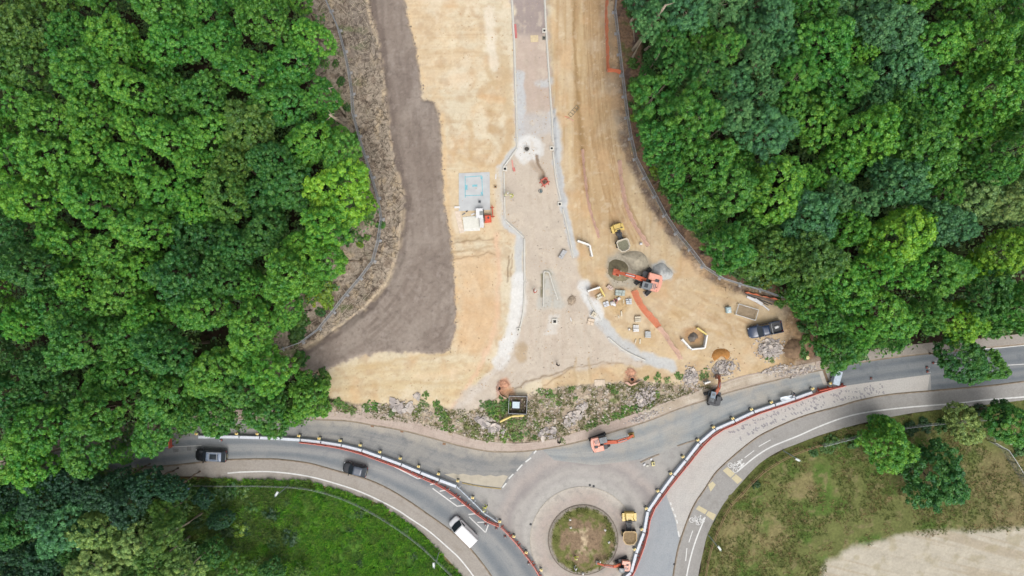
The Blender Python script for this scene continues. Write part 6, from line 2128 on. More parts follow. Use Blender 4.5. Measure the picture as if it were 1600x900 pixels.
def excavator(label, px, py, head, track_rot, k, body_m, cab_m, boom, stick, bucket_m, boom_m, onroad=False, swing=0.0, group=None, blade=False, z=None):
    loc = list(place(px, py, onroad))
    t = thing('excavator', label, 'excavator', loc, R(head), group, k)
    tr = R(track_rot)
    Mr = Matrix.Rotation(tr, 4, 'Z')
    for s_ in (-1, 1):
        b = MB().side([(x, z_) for x, z_ in stadium(2.9, 0.36)], s_ * 0.95 - 0.22, s_ * 0.95 + 0.22, Mr)
        for i in range(15):                              # grousers
            b.box((-1.15 + 2.3 * i / 14, s_ * 0.95, 0.73), (0.06, 0.46, 0.05), M=Mr)
        tk = b.build('track', M_RUBBER, t)
        MB().box((0, s_ * 0.95, 0.36), (2.1, 0.3, 0.3), M=Mr).build('track_frame', M_DARK, tk)
    MB().box((0, 0, 0.45), (1.3, 1.5, 0.35), M=Mr).cyl((0, 0, 0.6), (0, 0, 0.85), 0.55, n=16).build('undercarriage', M_DARK, t)
    if blade:
        MB().box((1.7, 0, 0.32), (0.1, 2.2, 0.5), M=Mr).box((1.4, 0.5, 0.35), (0.5, 0.12, 0.15), M=Mr).box((1.4, -0.5, 0.35), (0.5, 0.12, 0.15), M=Mr).build('dozer_blade', mat('worn_blade', A(176, 162, 130), 0.8), t)
    # upper structure
    b = MB().prism([(1.05, -1.1), (1.05, 1.1), (-1.0, 1.12), (-1.3, 0.8), (-1.3, -0.8), (-1.0, -1.12)], 0.85, 1.12)
    b.build('platform', M_DARK, t)
    b = MB().box((-0.35, -0.66, 1.5), (1.5, 0.86, 0.78), ch=0.08).box((-0.55, 0.45, 1.45), (0.95, 1.3, 0.68), ch=0.06)
    b.build('engine_cover', body_m, t)
    cw = [(-1.05 + 0.0, -1.12)] + [(-1.05 - 0.42 * math.cos(a), 1.12 * math.sin(a)) for a in [math.pi * (i / 10 - 0.5) for i in range(11)]] + [(-1.05, 1.12)]
    MB().prism(cw, 0.92, 1.75).build('counterweight', body_m, t)
    MB().box((-0.75, -0.3, 1.905), (0.5, 0.36, 0.05)).build('access_hatch', M_DARK, t)
    MB().cyl((-0.85, 0.55, 1.75), (-0.85, 0.55, 2.15), 0.05, n=8).build('exhaust', M_DARK, t)
    for i in range(3):
        MB().box((-0.72 + 0.2 * i, 0.5, 1.8), (0.1, 0.7, 0.03)).build('vent', M_GREYM, t)
    # cab
    c = MB().box((0.5, 0.68, 1.06), (1.1, 0.86, 0.3), ch=0.02).build('cab', cab_m, t)
    pl = MB()
    for x in (-0.02, 1.0):
        for y in (0.29, 1.07):
            pl.box((x, y, 1.85), (0.07, 0.07, 1.35))
    pl.build('cab_frame', M_DARK, c)
    for nm, cc, dd in (('front_window', (1.02, 0.68, 1.88), (0.02, 0.72, 1.2)), ('side_window', (0.49, 1.09, 1.88), (0.92, 0.02, 1.15)), ('side_window', (0.49, 0.27, 1.88), (0.92, 0.02, 1.15)), ('rear_window', (-0.04, 0.68, 1.95), (0.02, 0.72, 0.9))):
        MB().box(cc, dd).build(nm, M_GLASS, c)
    MB().box((0.48, 0.68, 2.56), (1.2, 0.92, 0.1), ch=0.04).build('cab_roof', cab_m, c)
    MB().box((0.55, 0.68, 2.62), (0.45, 0.5, 0.03)).build('roof_hatch', M_GLASS, c)
    # boom, stick, bucket
    bt = MB()
    beam(bt, boom, 0.56, 0.46, 0.5, 0.38)
    bo = bt.build('boom', boom_m, t)
    for s_ in (-1, 1):
        MB().cyl((0.75, s_ * 0.34, 0.95), (boom[1][0] * 0.72 + 0.2, s_ * 0.24, boom[1][1] * 0.8), 0.07, n=8).cyl((boom[1][0] * 0.72 + 0.2, s_ * 0.24, boom[1][1] * 0.8), (boom[1][0], s_ * 0.22, boom[1][1]), 0.04, n=8).build('boom_cylinder', M_CHROME, bo)
    sp = [boom[-1]] + stick
    st = MB()
    beam(st, sp, 0.4, 0.32, 0.4, 0.24)
    so = st.build('stick', boom_m, t)
    mid = boom[1]
    MB().cyl((mid[0], 0, mid[1] + 0.3), (boom[-1][0] + 0.05, 0, boom[-1][1] + 0.36), 0.065, n=8).build('stick_cylinder', M_CHROME, so)
    ex, ez = stick[-1]
    b = MB()
    prof = [(ex - 0.1, ez + 0.05), (ex + 0.22, ez - 0.1), (ex + 0.3, ez - 0.42), (ex + 0.05, ez - 0.72), (ex - 0.35, ez - 0.72), (ex - 0.62, ez - 0.5)]
    prof_i = [(x * 0.88 + (ex - 0.2) * 0.12, z_ * 0.88 + (ez - 0.3) * 0.12) for x, z_ in prof]
    n = len(prof)
    for i in range(n - 1):
        for y0, y1 in ((-0.36, 0.36),):
            b.add([(prof[i][0], y0, prof[i][1]), (prof[i + 1][0], y0, prof[i + 1][1]), (prof[i + 1][0], y1, prof[i + 1][1]), (prof[i][0], y1, prof[i][1]),
                   (prof_i[i][0], y0, prof_i[i][1]), (prof_i[i + 1][0], y0, prof_i[i + 1][1]), (prof_i[i + 1][0], y1, prof_i[i + 1][1]), (prof_i[i][0], y1, prof_i[i][1])],
                  [(0, 1, 2, 3), (7, 6, 5, 4), (0, 3, 7, 4), (1, 5, 6, 2), (0, 4, 5, 1), (3, 2, 6, 7)])
    for s_ in (-1, 1):
        b.side(prof, s_ * 0.37 - 0.02, s_ * 0.37 + 0.02)
    bk = b.build('bucket', bucket_m, t)
    te = MB()
    for i in range(5):
        te.box((ex - 0.68, -0.3 + 0.15 * i, ez - 0.46), (0.16, 0.06, 0.06))
    te.build('bucket_teeth', M_CHROME, bk)
    return t


excavator('large orange excavator reaching over the gravel heap', 1012, 440, 165, 60, 1.22, M_ORANGEP, M_GREYM, [(0.7, 1.25), (2.3, 2.9), (3.4, 2.7)], [(4.55, 1.75)], M_ORANGE, M_ORANGE)
excavator('orange excavator digging at the kerb of the closed road', 936, 690, 13, 8, 0.98, M_ORANGEP, M_GREYM, [(0.7, 1.2), (2.6, 2.6), (4.1, 2.2)], [(5.35, 1.0)], mat('worn_bucket_yellow', A(150, 128, 66), 0.7), M_ORANGE, True, group='excavators on the old road')
excavator('grey cabbed excavator with its arm up towards the rubble', 1113, 619, 78, -58, 0.86, M_DARK, mat('slate_cab', A(120, 136, 150), 0.5), [(0.7, 1.2), (2.0, 2.6), (2.9, 2.4)], [(3.9, 1.2)], mat('brown_bucket', A(150, 110, 92), 0.8), mat('rusty_orange', A(186, 104, 76), 0.6), True, group='excavators on the old road')
excavator('compact orange excavator working on the roundabout island', 972.5, 879, 176, 28, 0.72, M_ORANGEP, M_GREYM, [(0.7, 1.2), (2.4, 2.5), (4.2, 2.2)], [(5.6, 1.3)], mat('grey_bucket', A(170, 164, 156), 0.7), M_ORANGE, True, blade=True)


# ------------------------------------------------------------------ tipping dumpers
def dumper(label, px, py, head, k, load_m, skip_m, onroad):
    t = thing('site_dumper', label, 'dumper', place(px, py, onroad), R(head), 'site dumpers', k)
    MB().box((0.35, 0, 0.62), (3.7, 0.7, 0.3)).box((-0.1, 0, 0.7), (0.35, 0.9, 0.35)).build('chassis', M_DARK, t)
    for x in (1.45, -1.05):
        for s_ in (-1, 1):
            o = MB().cyl((x, s_ * 0.62, 0.48), (x, s_ * 1.0, 0.48), 0.48, n=18).build('wheel', M_RUBBER, t)
            MB().cyl((x, s_ * 0.995, 0.48), (x, s_ * 1.02, 0.48), 0.26, n=12).build('rim', M_YELLOW, o)
    # skip: hollow eight-sided hopper
    out = [(x_ + 0.6, y_) for x_, y_ in [(0.25, -0.75), (0.55, -1.0), (1.6, -1.0), (2.15, -0.6), (2.25, 0.0), (2.15, 0.6), (1.6, 1.0), (0.55, 1.0), (0.25, 0.75)]]
    cx_ = 1.75
    low = [(cx_ + (x - cx_) * 0.62, y * 0.7) for x, y in out]
    inn = [(cx_ + (x - cx_) * 0.9, y * 0.9) for x, y in out]
    n = len(out)
    vs = [(x, y, 0.85) for x, y in low] + [(x, y, 1.55) for x, y in out] + [(x, y, 1.55) for x, y in inn] + [(cx_ + (x - cx_) * 0.55, y * 0.62, 0.92) for x, y in out]
    fs = [tuple(range(n - 1, -1, -1))]
    for r_ in range(3):
        for i in range(n):
            fs.append((r_ * n + i, r_ * n + (i + 1) % n, (r_ + 1) * n + (i + 1) % n, (r_ + 1) * n + i))
    fs.append(tuple(range(3 * n, 4 * n)))
    sk = MB().add(vs, fs).build('skip', skip_m, t)
    MB().prism([(cx_ + (x - cx_) * 0.8, y * 0.8) for x, y in out], 0.93, 1.28).build('load', load_m, sk)
    # rear engine cover, seat, wheel, roll bar
    MB().box((-1.15, 0, 1.1), (1.15, 1.2, 0.62), ch=0.1).build('engine_cover', M_YELLOW, t)
    MB().box((-1.55, 0, 0.8), (0.35, 1.3, 0.5), ch=0.05).build('counterweight', M_YELLOW, t)
    for s_ in (-1, 1):
        MB().box((-1.0, s_ * 0.82, 1.02), (1.15, 0.4, 0.06), ch=0.02).build('mudguard', M_YELLOW, t)
    MB().box((-0.42, 0, 1.2), (0.45, 0.5, 0.16), ch=0.04).box((-0.62, 0, 1.45), (0.12, 0.5, 0.45), ch=0.03).build('seat', M_RUBBER, t)
    ring = MB()
    for i in range(10):
        a0, a1 = 2 * math.pi * i / 10, 2 * math.pi * (i + 1) / 10
        ring.cyl((0.0, 0.18 * math.cos(a0), 1.4 + 0.18 * math.sin(a0)), (0.0, 0.18 * math.cos(a1), 1.4 + 0.18 * math.sin(a1)), 0.02, n=5)
    ring.build('steering_wheel', M_RUBBER, t)
    MB().tube([(-0.85, -0.55, 1.3), (-0.9, -0.55, 2.5), (-0.9, 0.55, 2.5), (-0.85, 0.55, 1.3)], 0.045, 8).build('roll_bar', M_DARK, t)
    return t


M_LOADG = mat('olive_gravel_load', A(136, 134, 112), 0.95, noise=0.25, nscale=6, bump=0.6)
M_LOADS = mat('tan_soil_load', A(150, 128, 96), 0.95, noise=0.25, nscale=6, bump=0.6)
dumper('yellow dumper with a grey filled skip near the gravel heap', 966.5, 367, -72, 0.98, M_LOADG, mat('pale_skip_rim', A(224, 214, 194), 0.7), False)
dumper('yellow dumper with a tan skip beside the roundabout island', 981.5, 815, -90, 1.08, M_LOADS, M_TAN, True)

# ------------------------------------------------------------------ heaps
def heap(name, label, cat, outline, hgt, m, seed=0, skew=0.5):
    """loose material as a rounded mound with its own toe line"""
    P = resample(spline(outline + [outline[0]], 3.0), step=2.5)[:-1]
    c = P.mean(0)
    x0, y0 = W(*c)
    t = thing(name, label, cat, (x0, y0, height(*c)))
    v, f = [], []
    rings = 9
    n = len(P)
    for r in range(rings):
        u = 1 - r / (rings - 1)
        for i, p in enumerate(P):
            q = c + (p - c) * u
            x, y = W(*q)
            z = hgt * (1 - u ** 1.7) * (1 + 0.25 * float(fbm(q[0] / 6, q[1] / 6, 3, seed))) - (0.06 if r == 0 else 0)
            v.append((x - x0, y - y0, z))
    for r in range(rings - 1):
        for i in range(n):
            f.append((r * n + i, r * n + (i + 1) % n, (r + 1) * n + (i + 1) % n, (r + 1) * n + i))
    me = mesh_from(name, v, f, m, True)
    if me.polygons[0].normal.z < 0:
        me.flip_normals()
    link('mound', me, t)
    # stones rolled to the toe
    b = MB()
    g = random.Random(seed)
    for k in range(60):
        p = P[g.randrange(n)]
        q = c + (p - c) * g.uniform(0.6, 1.12)
        x, y = W(*q)
        s_ = g.uniform(0.05, 0.14)
        b.box((x - x0, y - y0, s_ * 0.4 + max(0, hgt * (1 - 1.0))), (s_, s_ * g.uniform(0.7, 1.3), s_), g.uniform(0, 3))
    o = b.build('scattered_stones', m, t)
    o['kind'] = 'stuff'
    return t


M_HEAPO = mat('olive_gravel', A(142, 132, 104), 0.95, noise=0.22, nscale=2.5, bump=0.8)
M_HEAPG = mat('grey_gravel', A(198, 200, 198), 0.95, noise=0.14, nscale=2.5, bump=0.6)
M_HEAPT = mat('pale_gravel', A(196, 186, 164), 0.95, noise=0.16, nscale=2.5, bump=0.7)
M_HEAPR = mat('orange_sand', A(198, 140, 74), 0.95, noise=0.16, nscale=3, bump=0.6)
heap('gravel_heap', 'dark olive gravel heap under the orange excavator arm', 'gravel heap', [(951, 410), (960, 405), (974, 408), (982, 417), (981, 428), (983, 436), (972, 440), (960, 438), (950, 428)], 0.9, M_HEAPO, 3)
heap('gravel_heap', 'wide pale gravel heap above the orange excavator', 'gravel heap', [(968, 398), (985, 392), (1003, 394), (1012, 405), (1014, 420), (1002, 426), (986, 420), (978, 408)], 0.8, M_HEAPT, 7)
heap('gravel_heap', 'grey gravel heap right of the orange excavator', 'gravel heap', [(1020, 416), (1033, 410), (1042, 416), (1052, 427), (1046, 436), (1030, 437), (1018, 430)], 0.9, M_HEAPG, 11)
heap('sand_heap', 'orange sand heap above the rubble', 'sand heap', [(1111, 556), (1116, 547), (1127, 544), (1138, 547), (1141, 556), (1136, 562), (1128, 556), (1119, 558), (1116, 566)], 0.7, M_HEAPR, 15)
heap('soil_heap', 'small dark soil heap inside the white rail barriers', 'soil heap', [(1074, 527), (1080, 520), (1087, 520), (1089, 528), (1082, 534), (1076, 533)], 0.6, mat('grey_spoil', A(132, 124, 116), 0.95, noise=0.3, nscale=3, bump=0.8), 19)
heap('soil_heap', 'brown soil heap beside the rubble at the wood corner', 'soil heap', [(1222, 545), (1234, 530), (1250, 532), (1254, 548), (1244, 560), (1228, 558)], 0.8, mat('brown_spoil', A(140, 114, 88), 0.95, noise=0.3, nscale=2, bump=0.8), 23)
heap('soil_heap', 'small stony heap on the formation beside the curved gravel kerb', 'soil heap', [(886, 468), (892, 461), (899, 464), (897, 474), (889, 476)], 0.35, mat('mixed_spoil', A(176, 158, 136), 0.95, noise=0.3, nscale=4, bump=0.8), 27)
for x, y, lab in ((787, 601, 'tarmac lumps dug out beside the left pit'), (985, 582, 'grey and orange lumps dug out beside the right pit')):
    heap('soil_heap', lab, 'soil heap', [(x - 9, y), (x - 4, y - 7), (x + 5, y - 6), (x + 9, y + 1), (x + 3, y + 5), (x - 5, y + 5)], 0.16, mat('orange_spoil', A(208, 156, 126), 0.95, noise=0.35, nscale=3, bump=0.8), 29)

# broken concrete: slabs as pieces of their own, crumbs joined
SLABS = []
for k in range(7):
    g = random.Random(300 + k)
    n = g.choice([5, 6, 6, 7])
    pl = [(0.5 * math.cos(2 * math.pi * i / n + g.uniform(-.3, .3)) * g.uniform(0.75, 1.15), 0.42 * math.sin(2 * math.pi * i / n + g.uniform(-.3, .3)) * g.uniform(0.7, 1.15)) for i in range(n)]
    SLABS.append(pl)
M_RUB = [mat('broken_concrete_%d' % i, c, 0.95, noise=0.15, nscale=4, bump=0.3) for i, c in enumerate((A(206, 198, 190), A(186, 176, 170), A(216, 204, 192), A(168, 160, 156)))]
SLABM = [[MB().prism(pl, -0.09, 0.09).mesh('slab', m) for m in M_RUB] for pl in SLABS]


def rubble(label, cx_, cy_, rx, ry, ang, n, smin, smax, crumbs, hgt, seed, crumb_size=(0.08, 0.28)):
    g = random.Random(seed)
    x0, y0 = W(cx_, cy_)
    t = thing('rubble_heap', label, 'rubble', (x0, y0, height(cx_, cy_)), 0, 'rubble heaps along the old road')
    for k in range(n):
        a, r = g.uniform(0, 6.283), math.sqrt(g.random())
        lx, ly = rx * r * math.cos(a) * S, ry * r * math.sin(a) * S
        ca, sa = math.cos(ang), math.sin(ang)
        o = link('slab', g.choice(g.choice(SLABM)), t, (lx * ca - ly * sa, lx * sa + ly * ca, 0.06 + 0.6 * hgt * (1 - r) * g.uniform(0.5, 1.0)))
        o.rotation_euler = (g.uniform(-.45, .45), g.uniform(-.45, .45), g.uniform(0, 6.28))
        s_ = g.uniform(smin, smax)
        o.scale = (s_, s_ * g.uniform(0.7, 1.1), g.uniform(0.7, 1.3))
    bs = [MB() for _ in range(3)]
    for k in range(crumbs):
        b = bs[k % 3]
        a, r = g.uniform(0, 6.283), math.sqrt(g.random()) * (1.05 if g.random() < 0.75 else 1.5)
        lx, ly = rx * r * math.cos(a) * S, ry * r * math.sin(a) * S
        ca, sa = math.cos(ang), math.sin(ang)
        s_ = g.uniform(*crumb_size)
        M = Matrix.Translation((lx * ca - ly * sa, lx * sa + ly * ca, hgt * max(0, 1 - r) * 0.5 + s_ * 0.25)) @ Matrix.Rotation(g.uniform(0, 6.28), 4, 'Z') @ Matrix.Rotation(g.uniform(-.6, .6), 4, 'X')
        b.box((0, 0, 0), (s_, s_ * g.uniform(0.6, 1.3), s_ * g.uniform(0.4, 0.8)), top=(g.uniform(.5, 1), g.uniform(.5, 1)), M=M)
    for k, b in enumerate(bs):
        o = b.build('crumbs', M_RUB[(seed + k) % 4], t)
        o['kind'] = 'stuff'
    return t


rubble('big tilted concrete slabs on the weedy bank at left', 627, 634, 20, 7, R(-12), 13, 0.9, 1.7, 50, 0.35, 1)
rubble('loose concrete slabs below the gravel ramp', 766, 664, 25, 8, R(-24), 26, 0.6, 1.4, 110, 0.4, 2)
rubble('small cluster of slabs by the dark clothed walker', 856, 676, 14, 9, R(20), 13, 0.6, 1.3, 60, 0.35, 3)
rubble('long slanting ridge of rubble right of the square pit box', 899, 648, 26, 9, R(48), 30, 0.5, 1.1, 200, 0.6, 4)
rubble('rubble heap above the road excavator', 1006, 620, 17, 13, R(35), 26, 0.4, 0.9, 260, 0.6, 5)
rubble('rubble heap between two green weed clumps', 1079, 590, 11, 16, R(0), 26, 0.4, 0.8, 280, 0.7, 6)
rubble('rubble heap below the orange sand', 1131, 575, 18, 12, R(10), 26, 0.35, 0.8, 320, 0.7, 7)
rubble('largest rubble heap below the navy pickup', 1203, 545, 19, 15, R(0), 36, 0.45, 0.95, 420, 0.9, 8)
rubble('scatter of broken kerb along the dug north footway', 1245, 580, 30, 6, R(12), 14, 0.3, 0.7, 200, 0.12, 9)
rubble('thin scatter of rubble on the dug footway by the kerb', 1010, 650, 26, 5, R(20), 8, 0.3, 0.5, 160, 0.1, 10)
rubble('crumbled edge stones left of the trench across the road', 1210, 577, 20, 5, R(14), 8, 0.3, 0.6, 140, 0.1, 12)
rubble('single slabs on the sand above the weedy bank', 653, 619, 9, 3, R(5), 4, 0.8, 1.4, 16, 0.1, 13)

# ------------------------------------------------------------------ chambers, pit box, slab
def chamber(label, px, py, size, rz=0.0, m=None):
    t = thing('manhole_chamber', label, 'manhole', place(px, py), rz, 'open manhole chambers')
    h_ = size / 2
    i_ = h_ * 0.52
    b = MB()
    for (x, y, dx_, dy_) in ((0, (h_ + i_) / 2, size, h_ - i_), (0, -(h_ + i_) / 2, size, h_ - i_), ((h_ + i_) / 2, 0, h_ - i_, 2 * i_), (-(h_ + i_) / 2, 0, h_ - i_, 2 * i_)):
        b.box((x, y, 0.12), (dx_, dy_, 0.24), ch=0.015)
    b.build('surround', m or M_NEWKERB, t)
    MB().box((0, 0, 0.02), (2 * i_, 2 * i_, 0.05)).build('shaft', mat('dark_shaft', A(40, 38, 36), 0.95), t)
    g_ = MB()
    for k in range(3):
        g_.box((0, -i_ * 0.5 + i_ * 0.5 * k, 0.1), (2 * i_, 0.03, 0.03))
    g_.build('step_iron', M_DARK, t)
    return t


chamber('white ringed manhole at the left bend of the kerb', 789, 264, 0.72)
chamber('white ringed manhole beside the right kerb, upper one', 862, 232, 0.62)
chamber('white ringed manhole beside the right kerb, lower one', 874.5, 319, 0.66)
chamber('white ringed manhole at the top of the right kerb', 850.5, 48.5, 0.66)
chamber('small dark manhole just below the top right one', 850, 60, 0.5, m=mat('old_iron_ring', A(130, 130, 118), 0.9))
chamber('manhole in the pale concrete on the lower left kerb', 810.5, 515, 0.6)
chamber('square manhole in a pale patch below the kerbed island', 866.5, 502, 0.85)
chamber('small chamber on the brown mound beside the slab', 774, 292, 0.45, m=mat('clay_ring', A(190, 160, 120), 0.9))
t = thing('manhole_chamber', 'round manhole in the pale round patch of the new road', 'manhole', place(823, 233))
b = MB()
for i in range(16):
    a0 = 2 * math.pi * i / 16
    b.box((0.42 * math.cos(a0), 0.42 * math.sin(a0), 0.1), (0.14, 0.18, 0.2), a0)
b.build('surround', M_CONC, t)
MB().cyl((0, 0, 0), (0, 0, 0.08), 0.36, n=16).build('shaft', mat('dark_cover', A(84, 80, 74), 0.9, noise=0.3), t)
# two dug holes
for x, y, lab in ((780.5, 606.5, 'black hole dug at the edge of the gravel ramp'), (987.5, 592.5, 'black hole dug at the top of the weedy bank')):
    t = thing('dug_hole', lab, 'hole', place(x, y))
    MB().cyl((0, 0, 0.02), (0, 0, 0.1), 0.28, 0.25, n=10).build('pit', mat('pit_black', A(28, 24, 22), 0.95), t)
    b = MB()
    for i in range(9):
        a0 = 2 * math.pi * i / 9
        b.box((0.42 * math.cos(a0), 0.38 * math.sin(a0), 0.08), (0.26, 0.2, random.uniform(0.12, 0.26)), a0 + 0.4, ch=0.03)
    b.build('spoil_rim', mat('orange_spoil', A(208, 156, 126)), t)

# square pit box: four mesh-and-board sides round a pale chamber lid
x, y, z = place(809, 631)
t = thing('pit_box', 'square dark fenced pit box on the weedy bank', 'enclosure', (x, y, z), R(-2))
for i, (cx_, cy_, ln, rz) in enumerate(((0, 1.35, 2.8, 0), (0, -1.35, 2.8, 0), (1.4, 0, 2.7, math.pi / 2), (-1.4, 0, 2.7, math.pi / 2))):
    b = MB()
    for k in range(4):
        b.box((0, 0, 0.18 + 0.27 * k), (ln, 0.05, 0.22))
    o = b.build('side_board', mat('weathered_board', A(112, 104, 98), 0.9, noise=0.15), t)
    o.location = (cx_, cy_, 0)
    o.rotation_euler = (0, 0, rz)
    MB().tube([(-ln / 2, 0, 1.15), (ln / 2, 0, 1.15)], 0.035).build('top_rail', M_STEEL, o)
for sx in (-1, 1):
    for sy in (-1, 1):
        MB().box((sx * 1.38, sy * 1.33, 0.6), (0.1, 0.1, 1.25)).build('post', M_GREYM, t)
sheet_ = MB().box((0, 0, 0.02), (2.7, 2.6, 0.04)).build('floor', mat('pit_floor', A(118, 102, 88), 0.95, noise=0.3, nscale=2), t)
MB().box((-0.28, -0.12, 0.2), (1.35, 1.3, 0.4), ch=0.03).build('chamber', mat('chamber_dark', A(84, 84, 88), 0.8), t)
MB().box((-0.28, -0.1, 0.44), (1.1, 1.0, 0.06), ch=0.01).build('lid', mat('pale_lid', A(208, 228, 238), 0.5), t)

# setting-out slab with teal paint lines
tp = [(718, 270), (765, 268), (768, 330), (770, 358), (722, 362), (717, 320)]
slab = sheet('concrete_slab', [(717, 271), (765, 269), (766, 328), (717, 330)], 0.16, mat('slab_concrete', A(206, 208, 208), 0.95, noise=0.08, nscale=1), skirt=0.15)
M_TEAL = mat('teal_paint', A(136, 200, 212), 0.8, noise=0.25, nscale=6)
for s_ in [(727, 275, 727, 309), (753, 276, 754, 306), (727, 277, 753, 275), (727, 306, 755, 305)]:
    lines('setting_out_line', [s_], 0.12, 0.166, M_TEAL, slab)
for s_ in [(729, 289, 729, 297), (752.5, 276, 752.5, 280), (753, 300, 753, 304), (738, 290.5, 746, 290)]:
    lines('setting_out_mark', [s_], 0.32, 0.168, M_TEAL, slab)
o = thing('survey_stake', 'small dark stake head on the pale setting out slab', 'stake', (*W(749.5, 315.5), 0.16))
MB().cyl((0, 0, 0), (0, 0, 0.5), 0.1, 0.16, n=8).build('head', M_DARK, o)
MB().box((0, 0, 0.03), (0.4, 0.4, 0.06)).build('base', M_GREYM, o)

# ------------------------------------------------------------------ stores of material
def pallet_base(t, lx, ly):
    for k in range(3):
        MB().box((0, -ly / 2 + 0.06 + (ly - 0.12) * k / 2, 0.05), (lx, 0.1, 0.1)).build('bearer', M_WOOD, t)
    for k in range(5):
        MB().box((-lx / 2 + 0.07 + (lx - 0.14) * k / 4, 0, 0.115), (0.12, ly, 0.025)).build('deck_board', M_WOOD, t)


def stone_pack(label, px, py, rz, nx_, ny_, nz_, sx, sy, sz, m, jitter=0.02, seed=0, group='packs of stone on pallets', nm='stone_pack', part='kerb_stone'):
    g = random.Random(seed)
    t = thing(nm, label, 'stone pack', place(px, py), rz, group)
    lx, ly = nx_ * sx, ny_ * sy
    pallet_base(t, lx, ly)
    me = MB().box((0, 0, sz / 2), (sx * 0.95, sy * 0.9, sz * 0.96), ch=0.015).mesh(part, m)
    for k in range(nz_):
        for i in range(nx_):
            for j in range(ny_):
                if k == nz_ - 1 and g.random() < 0.2:
                    continue
                link(part, me, t, (-lx / 2 + sx * (i + 0.5) + g.uniform(-jitter, jitter), -ly / 2 + sy * (j + 0.5) + g.uniform(-jitter, jitter), 0.13 + k * sz), g.uniform(-0.03, 0.03))
    return t


M_KS = mat('kerb_stone_buff', A(232, 220, 196), 0.9, noise=0.08)
M_KG = mat('kerb_stone_grey', A(206, 208, 206), 0.9, noise=0.08)
M_KW = mat('kerb_stone_white', A(244, 242, 238), 0.9, noise=0.05)
M_KB = mat('slab_grey_green', A(188, 198, 190), 0.85, noise=0.08)
stone_pack('buff kerb stone pack nearest the orange netting', 996, 498.5, R(2), 1, 4, 2, 0.98, 0.22, 0.2, M_KS, seed=1)
stone_pack('white kerb stone pack below the buff one', 993, 513, R(0), 1, 4, 2, 0.9, 0.26, 0.2, M_KW, seed=2)
stone_pack('grey kerb stone pack lowest by the netting', 1011.5, 522.5, R(-2), 1, 4, 2, 0.92, 0.25, 0.22, M_KG, seed=3)
stone_pack('large grey green slab stack beside the excavator', 968, 457.5, R(-3), 3, 2, 3, 0.5, 0.45, 0.18, M_KB, seed=4, part='slab')
stone_pack('pale grey slab stack by the top of the netting', 982, 471, R(3), 2, 3, 2, 0.45, 0.3, 0.16, mat('pale_slab', A(218, 222, 224), 0.9, noise=0.06), seed=5, part='slab')
stone_pack('whitish slab stack left of the white sacks', 946.5, 475, R(18), 2, 2, 2, 0.42, 0.42, 0.16, mat('cool_white_slab', A(226, 228, 232), 0.9, noise=0.06), seed=6, part='slab')
stone_pack('broken pack of pinkish blocks above the slab stacks', 952.5, 449.5, R(-42), 3, 2, 2, 0.3, 0.3, 0.2, mat('pink_block', A(224, 202, 188), 0.9, noise=0.12), jitter=0.08, seed=7, part='block')
stone_pack('pale block pack at the top of the curved gravel kerb', 935, 463.5, R(25), 3, 2, 1, 0.32, 0.36, 0.2, mat('cream_block', A(234, 228, 208), 0.9, noise=0.08), jitter=0.05, seed=8, part='block')
stone_pack('small stone pack standing on the curved gravel kerb', 927.5, 491, R(-32), 2, 2, 2, 0.34, 0.36, 0.18, M_KS, seed=9, part='block')
stone_pack('flat square of buff slabs beside the curved gravel kerb', 923, 502.5, R(-14), 2, 2, 1, 0.52, 0.5, 0.14, mat('buff_slab', A(234, 214, 190), 0.9, noise=0.06), seed=10, part='slab')
stone_pack('grey block pack lying on the formation by the right kerb end', 879, 397.5, R(58), 4, 2, 2, 0.36, 0.38, 0.2, mat('mixed_grey_block', A(200, 200, 200), 0.9, noise=0.16), jitter=0.05, seed=11, part='block')
stone_pack('small pale block pack left of the white kerb stones', 984, 514.5, R(10), 2, 1, 1, 0.28, 0.3, 0.2, M_KW, jitter=0.06, seed=12, part='block')


def loose(name, label, cat, items, group=None):
    """a short row of single lengths left on the ground, each its own part"""
    x0, y0 = W(items[0][0], items[0][1])
    z0 = height(items[0][0], items[0][1])
    t = thing(name, label, cat, (x0, y0, z0), 0, group)
    for (a, b_, c, d, wd, hg, m) in items:
        xa, ya = W(a, b_)
        xb, yb = W(c, d)
        L = math.hypot(xb - xa, yb - ya)
        MB().box(((xa + xb) / 2 - x0, (ya + yb) / 2 - y0, hg / 2), (L, wd, hg), math.atan2(yb - ya, xb - xa), ch=min(wd, hg) * 0.15).build('length', m, t)
    return t


loose('loose_timbers', 'few short timbers lying under the orange netting', 'timber', [(971, 470, 973, 477, 0.14, 0.1, M_WOOD), (974.5, 468, 974, 474, 0.12, 0.1, M_KS)])
loose('loose_kerbs', 'two kerb stones lying alone on the sandy island', 'kerb stone', [(970.5, 486, 971, 494, 0.24, 0.2, M_KS), (966, 493, 967, 497, 0.2, 0.16, M_KS)])
loose('loose_kerbs', 'two kerb stones lying beside the lower curved kerb', 'kerb stone', [(992, 536, 993.5, 530, 0.18, 0.2, M_KS), (999.5, 537, 1000, 529.5, 0.2, 0.2, M_KS)])
loose('loose_kerbs', 'two thin kerb lengths lying on the formation', 'kerb stone', [(891.5, 496, 892.5, 502, 0.14, 0.14, M_KW), (894.5, 500, 896, 506, 0.12, 0.14, M_KS)])
loose('steel_plate', 'grey steel plate lying beside the excavator tracks', 'plate', [(1006, 455.5, 1011, 463, 0.55, 0.05, mat('road_plate', A(196, 180, 166), 0.7))])
loose('concrete_pad', 'pale square pad at the top of the weedy bank', 'pad', [(928.5, 598, 945, 597.5, 0.95, 0.14, mat('pad_concrete', A(222, 204, 182), 0.9))])
